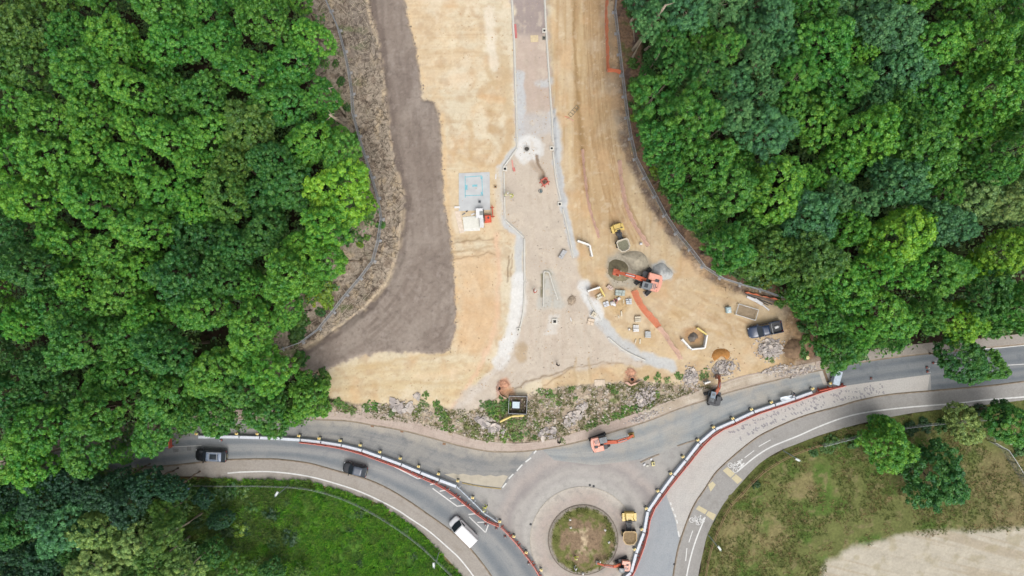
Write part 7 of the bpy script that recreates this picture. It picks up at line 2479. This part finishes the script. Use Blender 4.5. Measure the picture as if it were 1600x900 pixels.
loose('pipe_bundle', 'white plastic pipes lying along the end of the right fence', 'pipes', [(1166, 463.5, 1179, 468.5, 0.34, 0.26, M_WHITE), (1178.5, 468, 1190, 475.5, 0.5, 0.28, M_WHITE), (1190, 475.5, 1201, 484.5, 0.22, 0.2, M_WHITE), (1170, 466.5, 1184, 473, 0.16, 0.16, M_WHITE)])
loose('pipe_bundle', 'dark pipes lying between the white pipes and the fence', 'pipes', [(1164, 459, 1206, 476, 0.14, 0.14, M_DARK), (1168, 459, 1211, 473, 0.12, 0.12, mat('grey_duct', A(120, 116, 116), 0.7)), (1172, 463, 1200, 477, 0.12, 0.12, M_DARK)])
loose('timber_strips', 'red and pale strips lying on the sand by the right kerb', 'timber', [(882, 183, 888, 185, 0.08, 0.08, M_RED), (888, 186, 896, 190, 0.1, 0.08, mat('pink_strip', A(226, 170, 150), 0.8)), (884, 188, 892, 183, 0.07, 0.07, M_WOOD)])
loose('drain_grids', 'dark steel bars laid out on the sand beside the right kerb', 'steel bars', [(887.5 + 3.2 * k, 178 - 3.5 * k + 2, 892.5 + 3.2 * k, 182 - 3.5 * k + 2, 0.08, 0.08, mat('rebar', A(140, 130, 108), 0.8)) for k in range(5)] + [(887.5, 180, 900, 166, 0.06, 0.06, mat('rebar', A(140, 130, 108))), (892, 184, 904, 170, 0.06, 0.06, mat('rebar', A(140, 130, 108)))])
loose('wire_marker', 'red marker boards lying left of the new road', 'marker', [(800, 250, 802, 266, 0.22, 0.08, mat('faded_red_board', A(226, 160, 146), 0.7)), (802.5, 262, 804, 268, 0.34, 0.12, mat('red_board_lying', A(214, 128, 118), 0.7))])
loose('wire_marker', 'red board lying against the upper left kerb', 'marker', [(805, 38, 806.5, 60, 0.34, 0.08, mat('faded_red_board2', A(206, 120, 116), 0.7))])
loose('cement_board', 'pale square board on the upper new road', 'board', [(829, 61, 841, 60.5, 1.05, 0.08, mat('buff_board', A(222, 202, 164), 0.8))])
loose('timber_strips', 'brown timbers stood along the sand left of the kerb', 'timber', [(775, 272, 774.5, 280, 0.16, 0.12, M_WHITE)])

# site compound items on and by the slab
loose('white_sheeting', 'white boards and sheeting stacked at the foot of the slab', 'sheeting', [(724, 349, 752, 346, 1.9, 0.1, mat('pale_sheeting', A(236, 234, 222), 0.7, noise=0.06)), (725, 358, 750, 357, 0.7, 0.06, mat('pale_sheeting2', A(240, 238, 230), 0.7))])
t = thing('white_cabinet', 'tall white cabinet with a grey hatch by the slab', 'cabinet', place(749.5, 334), R(2))
MB().box((0, 0, 0.55), (1.1, 1.5, 1.1), ch=0.05).build('case', M_WHITE, t)
MB().box((0.28, -0.05, 1.12), (0.5, 0.62, 0.05)).build('hatch', mat('hatch_grey', A(150, 152, 146), 0.7), t)
MB().box((0.62, 0.05, 0.6), (0.12, 0.95, 0.9)).build('side_grille', M_DARK, t)
t = thing('white_locker', 'white locker below the tall white cabinet', 'cabinet', place(753, 348.5), R(3))
MB().box((0, 0, 0.4), (0.62, 1.5, 0.8), ch=0.04).build('case', M_WHITE, t)
MB().box((0, 0, 0.82), (0.4, 1.2, 0.04)).build('lid', mat('off_white', A(228, 228, 226), 0.5), t)
t = thing('orange_tank', 'bright orange tank beside the white cabinet', 'tank', place(762.5, 342.5), R(4))
MB().box((0, 0, 0.45), (1.05, 1.15, 0.9), ch=0.12).build('body', M_REDO, t)
MB().cyl((0.1, 0.1, 0.9), (0.1, 0.1, 1.0), 0.16, n=12).build('cap', M_DARK, t)
MB().box((-0.45, 0, 0.95), (0.08, 0.8, 0.06)).build('handle', M_DARK, t)
plastic_barrier((769, 322), (770.5, 341), 'orange plastic barrier right of the orange tank', None, R_PANELO, 0.08, R_BOARDR)
loose('timber_strips', 'jumble of grey offcuts at the left of the white sheeting', 'timber', [(722, 336, 727, 333, 0.14, 0.12, M_GREYM), (724, 341, 730, 339, 0.14, 0.1, M_GREYM), (728, 331, 731, 329.5, 0.16, 0.12, M_DARK), (723, 345, 727, 343, 0.12, 0.1, M_DARK), (737, 340, 744, 341, 0.2, 0.1, M_WHITE), (736, 336, 742, 333.5, 0.2, 0.12, M_WHITE)])
loose('buff_kerb_pack', 'long buff boards along the left of the slab compound', 'boards', [(710, 324, 719, 324, 0.3, 0.2, M_KW), (714, 330, 722, 364, 0.75, 0.08, mat('pink_boarding', A(236, 218, 198), 0.9))])

# white, yellow and red barriers round small excavations
for i, (p, q, pn, lab) in enumerate([((1063.5, 529), (1078, 545), R_PANELW, 'white rail barrier left of the small soil heap'), ((1078, 545), (1098.5, 543), R_PANELW, 'white rail barrier below the small soil heap'),
                                     ((1098.5, 543), (1102.5, 522), R_PANELW, 'white rail barrier right of the small soil heap'), ((1087, 511.5), (1102, 522.5), R_PANELY, 'yellow rail barrier above the small soil heap'),
                                     ((901.5, 376.5), (920.5, 383.5), R_PANELW, 'white rail barrier at the end of the right kerb'), ((920.5, 383.5), (924.5, 402), R_PANELW, 'upright white rail barrier next to the right kerb end'),
                                     ((917, 455), (937, 448.5), R_PANELW, 'white rail barrier at the top of the curved gravel kerb'), ((936, 448.5), (944, 463.5), R_PANELY, 'yellow rail barrier beside the pinkish blocks'),
                                     ((781.5, 657.5), (799, 649), R_PANELY, 'left yellow rail barrier below the square pit box'), ((799, 649), (819.5, 647.5), R_PANELY, 'right yellow rail barrier below the square pit box')]):
    plastic_barrier(p, q, lab, 'rail barriers round small excavations', pn, height(*p), R_BOARD if pn is R_PANELW else None, R_FOOTW)
for i, (p, q, lab) in enumerate([((844.5, 283.5), (852.5, 278.5), 'top'), ((852.5, 278.5), (857, 286), 'right'), ((857, 286), (849, 291), 'bottom'), ((849, 291), (844.5, 283.5), 'left')]):
    plastic_barrier(p, q, 'red barrier on the %s side of the little square pen' % lab, 'red barrier pen on the new road', R_PANEL, height(*p), R_BOARDR)
plastic_run([(1107, 595), (1098, 598)], 'white board barrier by the dug footway, %s piece', None, R_PANELW, z=0.1, foot=R_FOOTW)

# stillage, tank, trailer, bins
x, y, z = place(1165.5, 487.5)
t = thing('steel_stillage', 'pale steel stillage frame lying above the navy pickup', 'stillage', (x, y, z), R(-17))
MB().tube([(-1.6, -0.85, 0.5), (1.6, -0.85, 0.5), (1.6, 0.85, 0.5), (-1.6, 0.85, 0.5), (-1.6, -0.85, 0.5)], 0.07).build('top_frame', mat('pale_steel', A(224, 222, 216), 0.6), t)
for k in range(9):
    MB().box((0, -0.7 + 0.175 * k, 0.12), (3.0, 0.1, 0.05)).build('slat', mat('stillage_slat', A(186, 166, 138), 0.85), t)
for sx in (-1.58, 1.58):
    for sy in (-0.83, 0.83):
        MB().box((sx, sy, 0.26), (0.1, 0.1, 0.5)).build('leg', mat('pale_steel', A(224, 222, 216)), t)
t = thing('water_tank', 'small pale blue tank left of the steel stillage', 'tank', place(1136.5, 484), R(8))
MB().box((0, 0, 0.4), (0.75, 0.95, 0.8), ch=0.14).build('body', mat('pale_blue_tank', A(196, 222, 226), 0.5), t)
MB().cyl((0, -0.1, 0.8), (0, -0.1, 0.9), 0.17, n=12).build('cap', M_WHITE, t)
MB().tube([(-0.35, 0.3, 0.7), (-0.55, 0.45, 0.6), (-0.6, 0.5, 0.1)], 0.03).build('hose', M_DARK, t)
x0, y0 = W(1299.5, 601)
x1, y1 = W(1307, 573)
t = thing('site_trailer', 'pale blue ribbed trailer parked across the closed lane', 'trailer', ((x0 + x1) / 2, (y0 + y1) / 2, 0.02), math.atan2(y1 - y0, x1 - x0))
MB().box((-0.2, 0, 0.85), (2.2, 1.05, 1.0), ch=0.05).build('body', mat('trailer_blue', A(196, 214, 230), 0.5), t)
for k in range(6):
    MB().box((-0.2, -0.42 + 0.168 * k, 1.37), (2.1, 0.07, 0.04)).build('roof_rib', mat('trailer_rib', A(218, 230, 240), 0.5), t)
for s_ in (-1, 1):
    o = MB().cyl((-0.2, s_ * 0.45, 0.28), (-0.2, s_ * 0.62, 0.28), 0.28, n=14).build('wheel', M_RUBBER, t)
    MB().cyl((-0.2, s_ * 0.615, 0.28), (-0.2, s_ * 0.63, 0.28), 0.16, n=10).build('rim', M_STEEL, o)
MB().box((1.25, 0, 0.5), (0.9, 0.5, 0.5), ch=0.04).box((1.75, 0, 0.42), (0.5, 0.1, 0.1)).build('drawbar', mat('drawbar_white', A(226, 234, 238), 0.5), t)
MB().cyl((1.6, 0.2, 0.0), (1.6, 0.2, 0.7), 0.04, n=6).build('jockey_leg', M_STEEL, t)
t = thing('green_tank', 'dark green tank half hidden at the wood corner', 'tank', place(1274.5, 550), R(6))
MB().cyl((0, -0.55, 0.4), (0, 0.55, 0.4), 0.3, n=14).build('barrel', mat('tank_green', A(64, 116, 88), 0.5), t)
MB().box((0, -0.35, 0.08), (0.6, 0.12, 0.16)).box((0, 0.35, 0.08), (0.6, 0.12, 0.16)).build('cradle', M_DARK, t)
t = thing('yellow_bucket', 'small yellow bucket on the brown ground by the wood corner', 'bucket', place(1260.5, 558.5))
MB().cyl((0, 0, 0), (0, 0, 0.35), 0.2, 0.27, n=12).build('shell', M_YLAMP, t)
MB().tube([(-0.26, 0, 0.33), (0, 0.05, 0.5), (0.26, 0, 0.33)], 0.015).build('handle', M_STEEL, t)
# sacks and sundries
for i, (x, y, rz, s_, lab) in enumerate([(956.5, 473.5, 20, 1.0, 'white bulk sack left of the pair beside the slabs'), (959.5, 476, -15, 0.7, 'smaller white sack at the foot of the bulk sack'), (966.5, 466.5, 35, 0.7, 'white sack touching the grey green slab stack'),
                                          (1001, 391 - 37 + 27, 0, 0.6, 'white sack on the sand by the faded netting')]):
    t = thing('white_sack', lab, 'sack', place(x, y), R(rz), 'white sacks on the site')
    MB().box((0, 0, 0.25), (0.72 * s_, 0.62 * s_, 0.5 * s_), ch=0.12 * s_, top=(0.92, 0.92)).build('sack_body', M_WHITE, t, True)
    MB().box((0, 0, 0.5 * s_ + 0.02), (0.4 * s_, 0.34 * s_, 0.06)).build('sack_mouth', mat('sack_mouth', A(220, 214, 204), 0.8), t)
t = thing('stone_saw', 'round saw stand with a coiled hose on the new road', 'saw', place(844.5, 298.5))
ring = MB()
for i in range(14):
    a0, a1 = 2 * math.pi * i / 14, 2 * math.pi * (i + 1) / 14
    ring.cyl((0.3 * math.cos(a0), 0.3 * math.sin(a0), 0.05), (0.3 * math.cos(a1), 0.3 * math.sin(a1), 0.05), 0.05, n=6)
ring.build('hose_coil', M_GREYM, t)
MB().box((0.05, -0.05, 0.2), (0.22, 0.3, 0.4), ch=0.03).build('motor', mat('saw_teal', A(96, 128, 132), 0.6), t)
loose('sign_frame', 'toppled sign frame with sandbags on the east splitter island', 'sign', [(1001, 724, 1015, 723, 0.1, 0.08, M_DARK), (1004, 722, 1013, 728, 0.1, 0.08, M_DARK)])
for x, y, m, lab in ((1006.5, 725.5, M_WHITE, 'left white sandbag on the east splitter island'), (1011, 727.5, mat('pale_sandbag', A(220, 218, 206), 0.8), 'right white sandbag on the east splitter island'), (1017, 717.5, M_WHITE, 'white sandbag by the yellow box on the east splitter island')):
    t = thing('sandbag', lab, 'sandbag', place(x, y, True), R(random.uniform(0, 90)), 'sandbags on the east splitter island')
    MB().box((0, 0, 0.1), (0.42, 0.3, 0.2), ch=0.07).build('bag', m, t, True)
    MB().cyl((0.2, 0, 0.1), (0.3, 0, 0.13), 0.04, 0.07, n=6).build('tied_neck', m, t)
t = thing('yellow_box', 'pale yellow box on the east splitter island', 'box', place(1020, 724, True), R(5))
MB().box((0, 0, 0.25), (0.45, 0.6, 0.5), ch=0.05).build('case', M_YLAMP, t)
MB().box((0.05, 0, 0.52), (0.2, 0.3, 0.04)).build('handle', M_DARK, t)
sheet('island_kerb_line', [(1000, 722), (1012, 716), (1030, 709), (1030.5, 710.6), (1013, 717.6), (1001, 723.5)], 0.09, M_KERB, skirt=0.1)
sheet('island_kerb_line', [(1058, 696), (1075, 690.5), (1091, 685.5), (1091.4, 687), (1076, 692), (1058.6, 697.6)], 0.09, M_KERB, skirt=0.1)
sheet('island_kerb_line', [(722, 753.5), (740, 757.5), (757, 760.3), (783, 763), (783, 764.4), (757, 761.7), (740, 758.9), (722, 755)], 0.09, mat('mustard_kerb', A(176, 156, 104), 0.9, noise=0.2), skirt=0.1)
# things on the roundabout island
for x, y, lab in ((890.5, 811, 'cream stone on the upper left of the island'), (891.5, 823, 'white stone near the upper left of the island'), (951, 846, 'white stone on the right of the island grass'), (910.5, 895, 'white stone at the bottom of the island'), (945, 827, 'pale stone at the right rim of the island soil')):
    t = thing('marker_stone', lab, 'stone', (*W(x, y), 0.3), random.uniform(0, 3), 'pale stones on the roundabout island')
    MB().box((0, 0, 0.12), (0.38, 0.3, 0.3), ch=0.09, top=(0.8, 0.8)).build('stone', M_KW, t)

# ------------------------------------------------------------------ lamp columns, signs
def lamp_column(label, base, top, h=6.9):
    x0, y0 = W(*base)
    x1, y1 = W(*top, h)
    z0 = height(*base)
    t = thing('street_lamp', label, 'street lamp', (x0, y0, z0), 0, 'street lamps along the footways')
    dx_, dy_ = x1 - x0, y1 - y0
    b = MB().taper([(0, 0, 0), (0, 0, 1.2), (0, 0, h - 0.5)], [0.1, 0.08, 0.05], 10)
    b.build('column', mat('lamp_green_grey', A(170, 190, 184), 0.5, 0.2), t)
    d = Vector((-y0, x0, 0))
    d = Vector((x0, y0, 0)).normalized() if (dx_, dy_) == (0, 0) else Vector((dx_, dy_, 0))
    u = d.normalized() if d.length > 1e-3 else Vector((1, 0, 0))
    MB().tube([(0, 0, h - 0.6), tuple(u * 0.15 + Vector((0, 0, h - 0.15))), tuple(u * 0.5 + Vector((0, 0, h)))], 0.04).build('arm', mat('lamp_green_grey', A(170, 190, 184)), t)
    M = Matrix.Translation(u * 0.75 + Vector((0, 0, h + 0.02))) @ Matrix.Rotation(math.atan2(u.y, u.x), 4, 'Z')
    o = MB().box((0, 0, 0), (0.7, 0.32, 0.16), ch=0.06, M=M).build('lantern', mat('lantern_shell', A(220, 228, 224), 0.4), t)
    MB().box((0, 0, -0.1), (0.55, 0.24, 0.05), M=M).build('lens', M_HEAD, o)
    return t


lamp_column('street lamp on the grass below the estate car', (452, 757), (430, 775))
lamp_column('street lamp on the verge near the bottom edge', (686, 862), (678, 888))
lamp_column('street lamp on the meadow beside the timber fence top', (1224, 704), (1250, 720))
lamp_column('street lamp on the meadow near the bottom of the timber fence', (1107, 836), (1125, 858))
lamp_column('street lamp with a white head at the right edge shrub', (1552, 682), (1572, 692), 5.0)
t = thing('road_sign', 'small blue sign on a post in the dark undergrowth at lower left', 'sign', place(305, 757), R(20))
MB().cyl((0, 0, 0), (0, 0, 2.3), 0.035, n=8).build('post', M_STEEL, t)
o = MB().cyl((-0.02, -0.04, 2.2), (-0.02, -0.09, 2.2), 0.32, n=18).build('sign_plate', mat('sign_blue', A(120, 170, 210), 0.4), t)
MB().box((0, 0, 2.4), (0.5, 0.25, 0.1), ch=0.02).build('sign_hood', mat('sign_blue_pale', A(160, 196, 226), 0.5), t)

# timber rail fence along the east footway, bay by bay
P = resample(spline([(1100, 900), (1105, 870), (1112, 845), (1124, 817), (1138, 789), (1163, 763), (1184, 740), (1207, 724.5), (1232, 710.5), (1251, 703), (1280, 694)], 3.0), step=24.0)
t = thing('timber_fence', 'long brown post and rail fence between the footway and the meadow', 'fence', (*W(*P[0]), height(*P[0])))
bx, by, bz = t.location
for i, p in enumerate(P):
    x, y = W(*p)
    MB().box((x - bx, y - by, 0.55), (0.12, 0.12, 1.2), 0.5).build('post', M_WOODB, t)
    if i:
        q = P[i - 1]
        x0, y0 = W(*q)
        for z in (0.45, 1.02):
            c = ((x + x0) / 2 - bx, (y + y0) / 2 - by, z)
            MB().box(c, (math.hypot(x - x0, y - y0), 0.06, 0.14), math.atan2(y - y0, x - x0)).build('rail', M_WOODB, t)


def wire_fence(pts, label, h=1.6, smooth=True, rail=0.028):
    P = resample(spline(pts, 3.0) if smooth else pts, step=25.0)
    t = thing('wire_fence', label, 'fence', (*W(*P[0]), height(*P[0])))
    bx, by, bz = t.location
    for i, p in enumerate(P):
        x, y = W(*p)
        MB().box((x - bx, y - by, h / 2), (0.08, 0.08, h)).build('post', M_GREYM, t)
        if i:
            q = P[i - 1]
            x0, y0 = W(*q)
            a, c = Vector((x0 - bx, y0 - by, 0)), Vector((x - bx, y - by, 0))
            MB().tube([a + Vector((0, 0, h)), c + Vector((0, 0, h))], rail, 5).build('top_rail', M_STEEL, t)
            b = MB()
            for k in range(1, 8):
                b.cyl(a + Vector((0, 0, h * k / 8)), c + Vector((0, 0, h * k / 8)), 0.007, n=4, cap=False)
            for k in range(12):
                m_ = a.lerp(c, k / 12)
                b.cyl(m_ + Vector((0, 0, 0.05)), m_ + Vector((0, 0, h)), 0.006, n=4, cap=False)
            b.build('wire_mesh', M_WIRE, t)
    return t


wire_fence([(1281, 694), (1320, 684), (1354, 676), (1404, 667), (1452, 661), (1540, 653)], 'grey wire fence along the top of the meadow')
wire_fence([(1540, 653), (1540, 687)], 'short wire fence dropping to the meadow corner', 2.0, False)
wire_fence([(1540, 687), (1560, 698), (1580, 728), (1598, 760), (1610, 780)], 'wire fence slanting down the right edge of the meadow', 2.2, False)
wire_fence([(288, 756), (330, 757), (400, 757), (470, 760), (520, 771), (570, 792), (620, 822), (660, 852), (700, 890), (715, 905)], 'low wire fence running through the verge grass', 1.1, True, 0.014)

# ------------------------------------------------------------------ people
def person_material(nm, top, legs, skin=(0.35, 0.2, 0.14, 1)):
    m = bpy.data.materials.new(nm)
    m.use_nodes = True
    t = m.node_tree
    b = t.nodes['Principled BSDF']
    b.inputs['Roughness'].default_value = 0.85
    tc = t.nodes.new('ShaderNodeTexCoord')
    sp = t.nodes.new('ShaderNodeSeparateXYZ')
    t.links.new(tc.outputs['Object'], sp.inputs[0])
    dv = t.nodes.new('ShaderNodeMath')
    dv.operation = 'DIVIDE'
    t.links.new(sp.outputs[2], dv.inputs[0])
    dv.inputs[1].default_value = 2.0
    rp = t.nodes.new('ShaderNodeValToRGB')
    rp.color_ramp.interpolation = 'CONSTANT'
    e = rp.color_ramp.elements
    e[0].position, e[0].color = 0.0, (0.03, 0.025, 0.02, 1)
    e[1].position, e[1].color = 0.06, legs
    for p_, c in ((0.46, top), (0.745, skin)):
        x = e.new(p_)
        x.color = c
    t.links.new(dv.outputs[0], rp.inputs[0])
    t.links.new(rp.outputs[0], b.inputs['Base Color'])
    return m


def person(label, px, py, rz, top, legs, hat=None, stride=0.15, reach=0.2, bend=0.0, onroad=False, nm='a', group=None, k=1.0):
    loc = place(px, py, onroad)
    t = thing('person', label, 'person', loc, R(rz), group, k)
    # skeleton, x forward; arms end in a palm with thumb and fingers
    V = {'pel': (0, 0, 0.95), 'wai': (0.02 + bend * 0.2, 0, 1.12), 'che': (0.02 + bend * 0.5, 0, 1.36), 'nec': (0.03 + bend * 0.7, 0, 1.5), 'hd0': (0.05 + bend * 0.8, 0, 1.6), 'hd1': (0.06 + bend * 0.85, 0, 1.74),
         'nose': (0.16 + bend * 0.85, 0, 1.63)}
    Rr = {'pel': (.16, .13), 'wai': (.14, .11), 'che': (.17, .12), 'nec': (.06, .06), 'hd0': (.085, .085), 'hd1': (.075, .075), 'nose': (.015, .015)}
    E = [('pel', 'wai'), ('wai', 'che'), ('che', 'nec'), ('nec', 'hd0'), ('hd0', 'hd1'), ('hd0', 'nose')]
    for s_, n_ in ((1, 'l'), (-1, 'r')):
        st = stride * s_
        V.update({n_ + 'hip': (0, s_ * 0.1, 0.9), n_ + 'kne': (st * 0.6 + 0.04, s_ * 0.11, 0.5), n_ + 'ank': (st, s_ * 0.11, 0.09), n_ + 'toe': (st + 0.2, s_ * 0.12, 0.04)})
        Rr.update({n_ + 'hip': (.1, .1), n_ + 'kne': (.065, .065), n_ + 'ank': (.045, .045), n_ + 'toe': (.04, .03)})
        E += [('pel', n_ + 'hip'), (n_ + 'hip', n_ + 'kne'), (n_ + 'kne', n_ + 'ank'), (n_ + 'ank', n_ + 'toe')]
        bx_ = bend * 0.5
        rc_ = reach * (1 if s_ > 0 else 0.6)
        V.update({n_ + 'sho': (0.02 + bx_, s_ * 0.2, 1.42), n_ + 'elb': (0.02 + bx_ + rc_ * 0.4, s_ * 0.27, 1.15), n_ + 'wri': (0.1 + bx_ + rc_, s_ * 0.25, 0.98 + rc_ * 0.4), n_ + 'pal': (0.16 + bx_ + rc_, s_ * 0.24, 0.93 + rc_ * 0.4)})
        Rr.update({n_ + 'sho': (.075, .075), n_ + 'elb': (.05, .05), n_ + 'wri': (.035, .035), n_ + 'pal': (.04, .025)})
        E += [('che', n_ + 'sho'), (n_ + 'sho', n_ + 'elb'), (n_ + 'elb', n_ + 'wri'), (n_ + 'wri', n_ + 'pal')]
        for f_ in range(4):
            V[n_ + 'f%d' % f_] = (0.24 + bx_ + rc_ - 0.01 * abs(f_ - 1), s_ * (0.20 + 0.025 * f_), 0.87 + rc_ * 0.4)
            Rr[n_ + 'f%d' % f_] = (.009, .009)
            E.append((n_ + 'pal', n_ + 'f%d' % f_))
        V[n_ + 'th'] = (0.2 + bx_ + rc_, s_ * 0.19, 0.94 + rc_ * 0.4)
        Rr[n_ + 'th'] = (.011, .011)
        E.append((n_ + 'wri', n_ + 'th'))
    keys = list(V)
    me = bpy.data.meshes.new('body')
    me.from_pydata([V[q] for q in keys], [(keys.index(a), keys.index(c)) for a, c in E], [])
    me.materials.append(person_material('clothes_' + nm, top, legs))
    o = link('body', me, t)
    sk = o.modifiers.new('skin', 'SKIN')
    for i, q in enumerate(keys):
        me.skin_vertices[0].data[i].radius = Rr[q]
        me.skin_vertices[0].data[i].use_root = q == 'pel'
    sk.use_smooth_shade = True
    sb = o.modifiers.new('smooth', 'SUBSURF')
    sb.levels = sb.render_levels = 1
    hx = 0.06 + bend * 0.85
    b = MB()
    for i in range(5):
        a0, a1 = math.pi / 2 * i / 5, math.pi / 2 * (i + 1) / 5
        b.cyl((hx, 0, 1.7 + 0.13 * math.sin(a0)), (hx, 0, 1.7 + 0.13 * math.sin(a1)), 0.125 * math.cos(a0), max(0.125 * math.cos(a1), 0.005), n=12, cap=i == 4)
    hc = hat or A(60, 48, 40)
    hm = mat('hair_or_hat_' + nm, hc, 0.6, noise=0.05)
    h = b.build('helmet' if hat else 'hair', hm, t, True)
    if hat:
        MB().prism([(hx + 0.08, -0.1), (hx + 0.2, -0.06), (hx + 0.2, 0.06), (hx + 0.08, 0.1)], 1.69, 1.71).build('helmet_peak', hm, h)
    return t


HV, HO, BLK, NVY = A(222, 232, 90), A(240, 140, 70), A(40, 40, 44), A(52, 66, 92)
person('person in dark clothes walking on the pink footway', 873, 689, 100, BLK, BLK, None, 0.25, 0.15, 0, False, 'walker')
person('person in navy bending over white sheeting at the east barriers', 1237.5, 613.5, 215, NVY, NVY, A(230, 236, 244), 0.1, 0.45, 0.5, True, 'sheet')
person('person in a yellow vest standing on the new road', 801.5, 306.5, 200, HV, A(70, 66, 50), A(246, 244, 200), 0.12, 0.3, 0.2, False, 'yellow')
person('person in a pale vest kneeling height at the left kerb', 788.5, 306, 20, A(236, 236, 190), A(60, 70, 60), A(246, 246, 236), 0.1, 0.4, 0.5, False, 'kerb')
person('person in red beside the kerbed island', 834.5, 456.5, 60, A(206, 96, 80), A(150, 140, 140), A(244, 240, 236), 0.1, 0.25, 0.2, False, 'red')
person('person in a black helmet and pink top by the slab stacks', 961, 467.5, 250, A(206, 120, 150), A(120, 60, 80), A(22, 20, 26), 0.1, 0.35, 0.2, False, 'pink')
person('person in a yellow vest on the island beside the excavator bucket', 897, 866.5, -20, HV, A(60, 70, 80), A(236, 236, 160), 0.1, 0.3, 0.2, True, 'island', k=1.0)
person('person in grey at the foot of the roundabout island', 897, 884, 40, A(206, 210, 208), A(110, 112, 116), A(240, 240, 240), 0.1, 0.2, 0.1, True, 'grey')
person('person in a yellow vest by the steel rails at the roundabout', 760.5, 789, 150, HV, A(120, 116, 70), A(242, 230, 120), 0.15, 0.3, 0.1, True, 'rails')
person('person in a pale yellow vest next to the rails', 755.5, 794, 30, A(234, 232, 150), A(110, 110, 80), A(240, 240, 200), 0.15, 0.2, 0.0, True, 'rails2')
person('person in dark clothes standing on the lower formation', 870.5, 569.5, 70, A(90, 84, 80), A(60, 58, 60), None, 0.1, 0.1, 0.0, False, 'formation')
# the white sheet being handled
x0, y0 = W(1225, 620)
t = thing('white_sheet', 'crumpled white sheet on the east barriers beside the bending person', 'sheet', (x0, y0, 0.9), R(14))
v, f = [], []
for i in range(9):
    for j in range(5):
        u, w_ = i / 8, j / 4
        v.append((-0.95 + 1.9 * u, (-0.32 + 0.64 * w_) * (1 - 0.5 * abs(u - 0.45)), 0.1 * math.sin(u * 9 + w_ * 4) + 0.08 * math.cos(w_ * 7)))
for i in range(8):
    for j in range(4):
        f.append((i * 5 + j, (i + 1) * 5 + j, (i + 1) * 5 + j + 1, i * 5 + j + 1))
o = link('cloth', mesh_from('cloth', v, f, mat('white_cloth', A(236, 244, 250), 0.7), True), t)
sm = o.modifiers.new('thickness', 'SOLIDIFY')
sm.thickness = 0.03

# ------------------------------------------------------------------ look-alikes are told apart by their place, from the left
_by = {}
for o in list(COL.objects):
    if o.parent is None and 'label' in o:
        _by.setdefault(o['label'], []).append(o)
for lab, os_ in _by.items():
    if len(os_) > 1:
        os_.sort(key=lambda q: q.location.x)
        n = len(os_)
        for i, o in enumerate(os_):
            w_ = 'leftmost' if i == 0 else 'rightmost' if i == n - 1 else ORD[min(i, len(ORD) - 1)]
            o['label'] = '%s %s%s' % (w_, lab, '' if i in (0, n - 1) or len(lab.split()) > 12 else ', from the left')
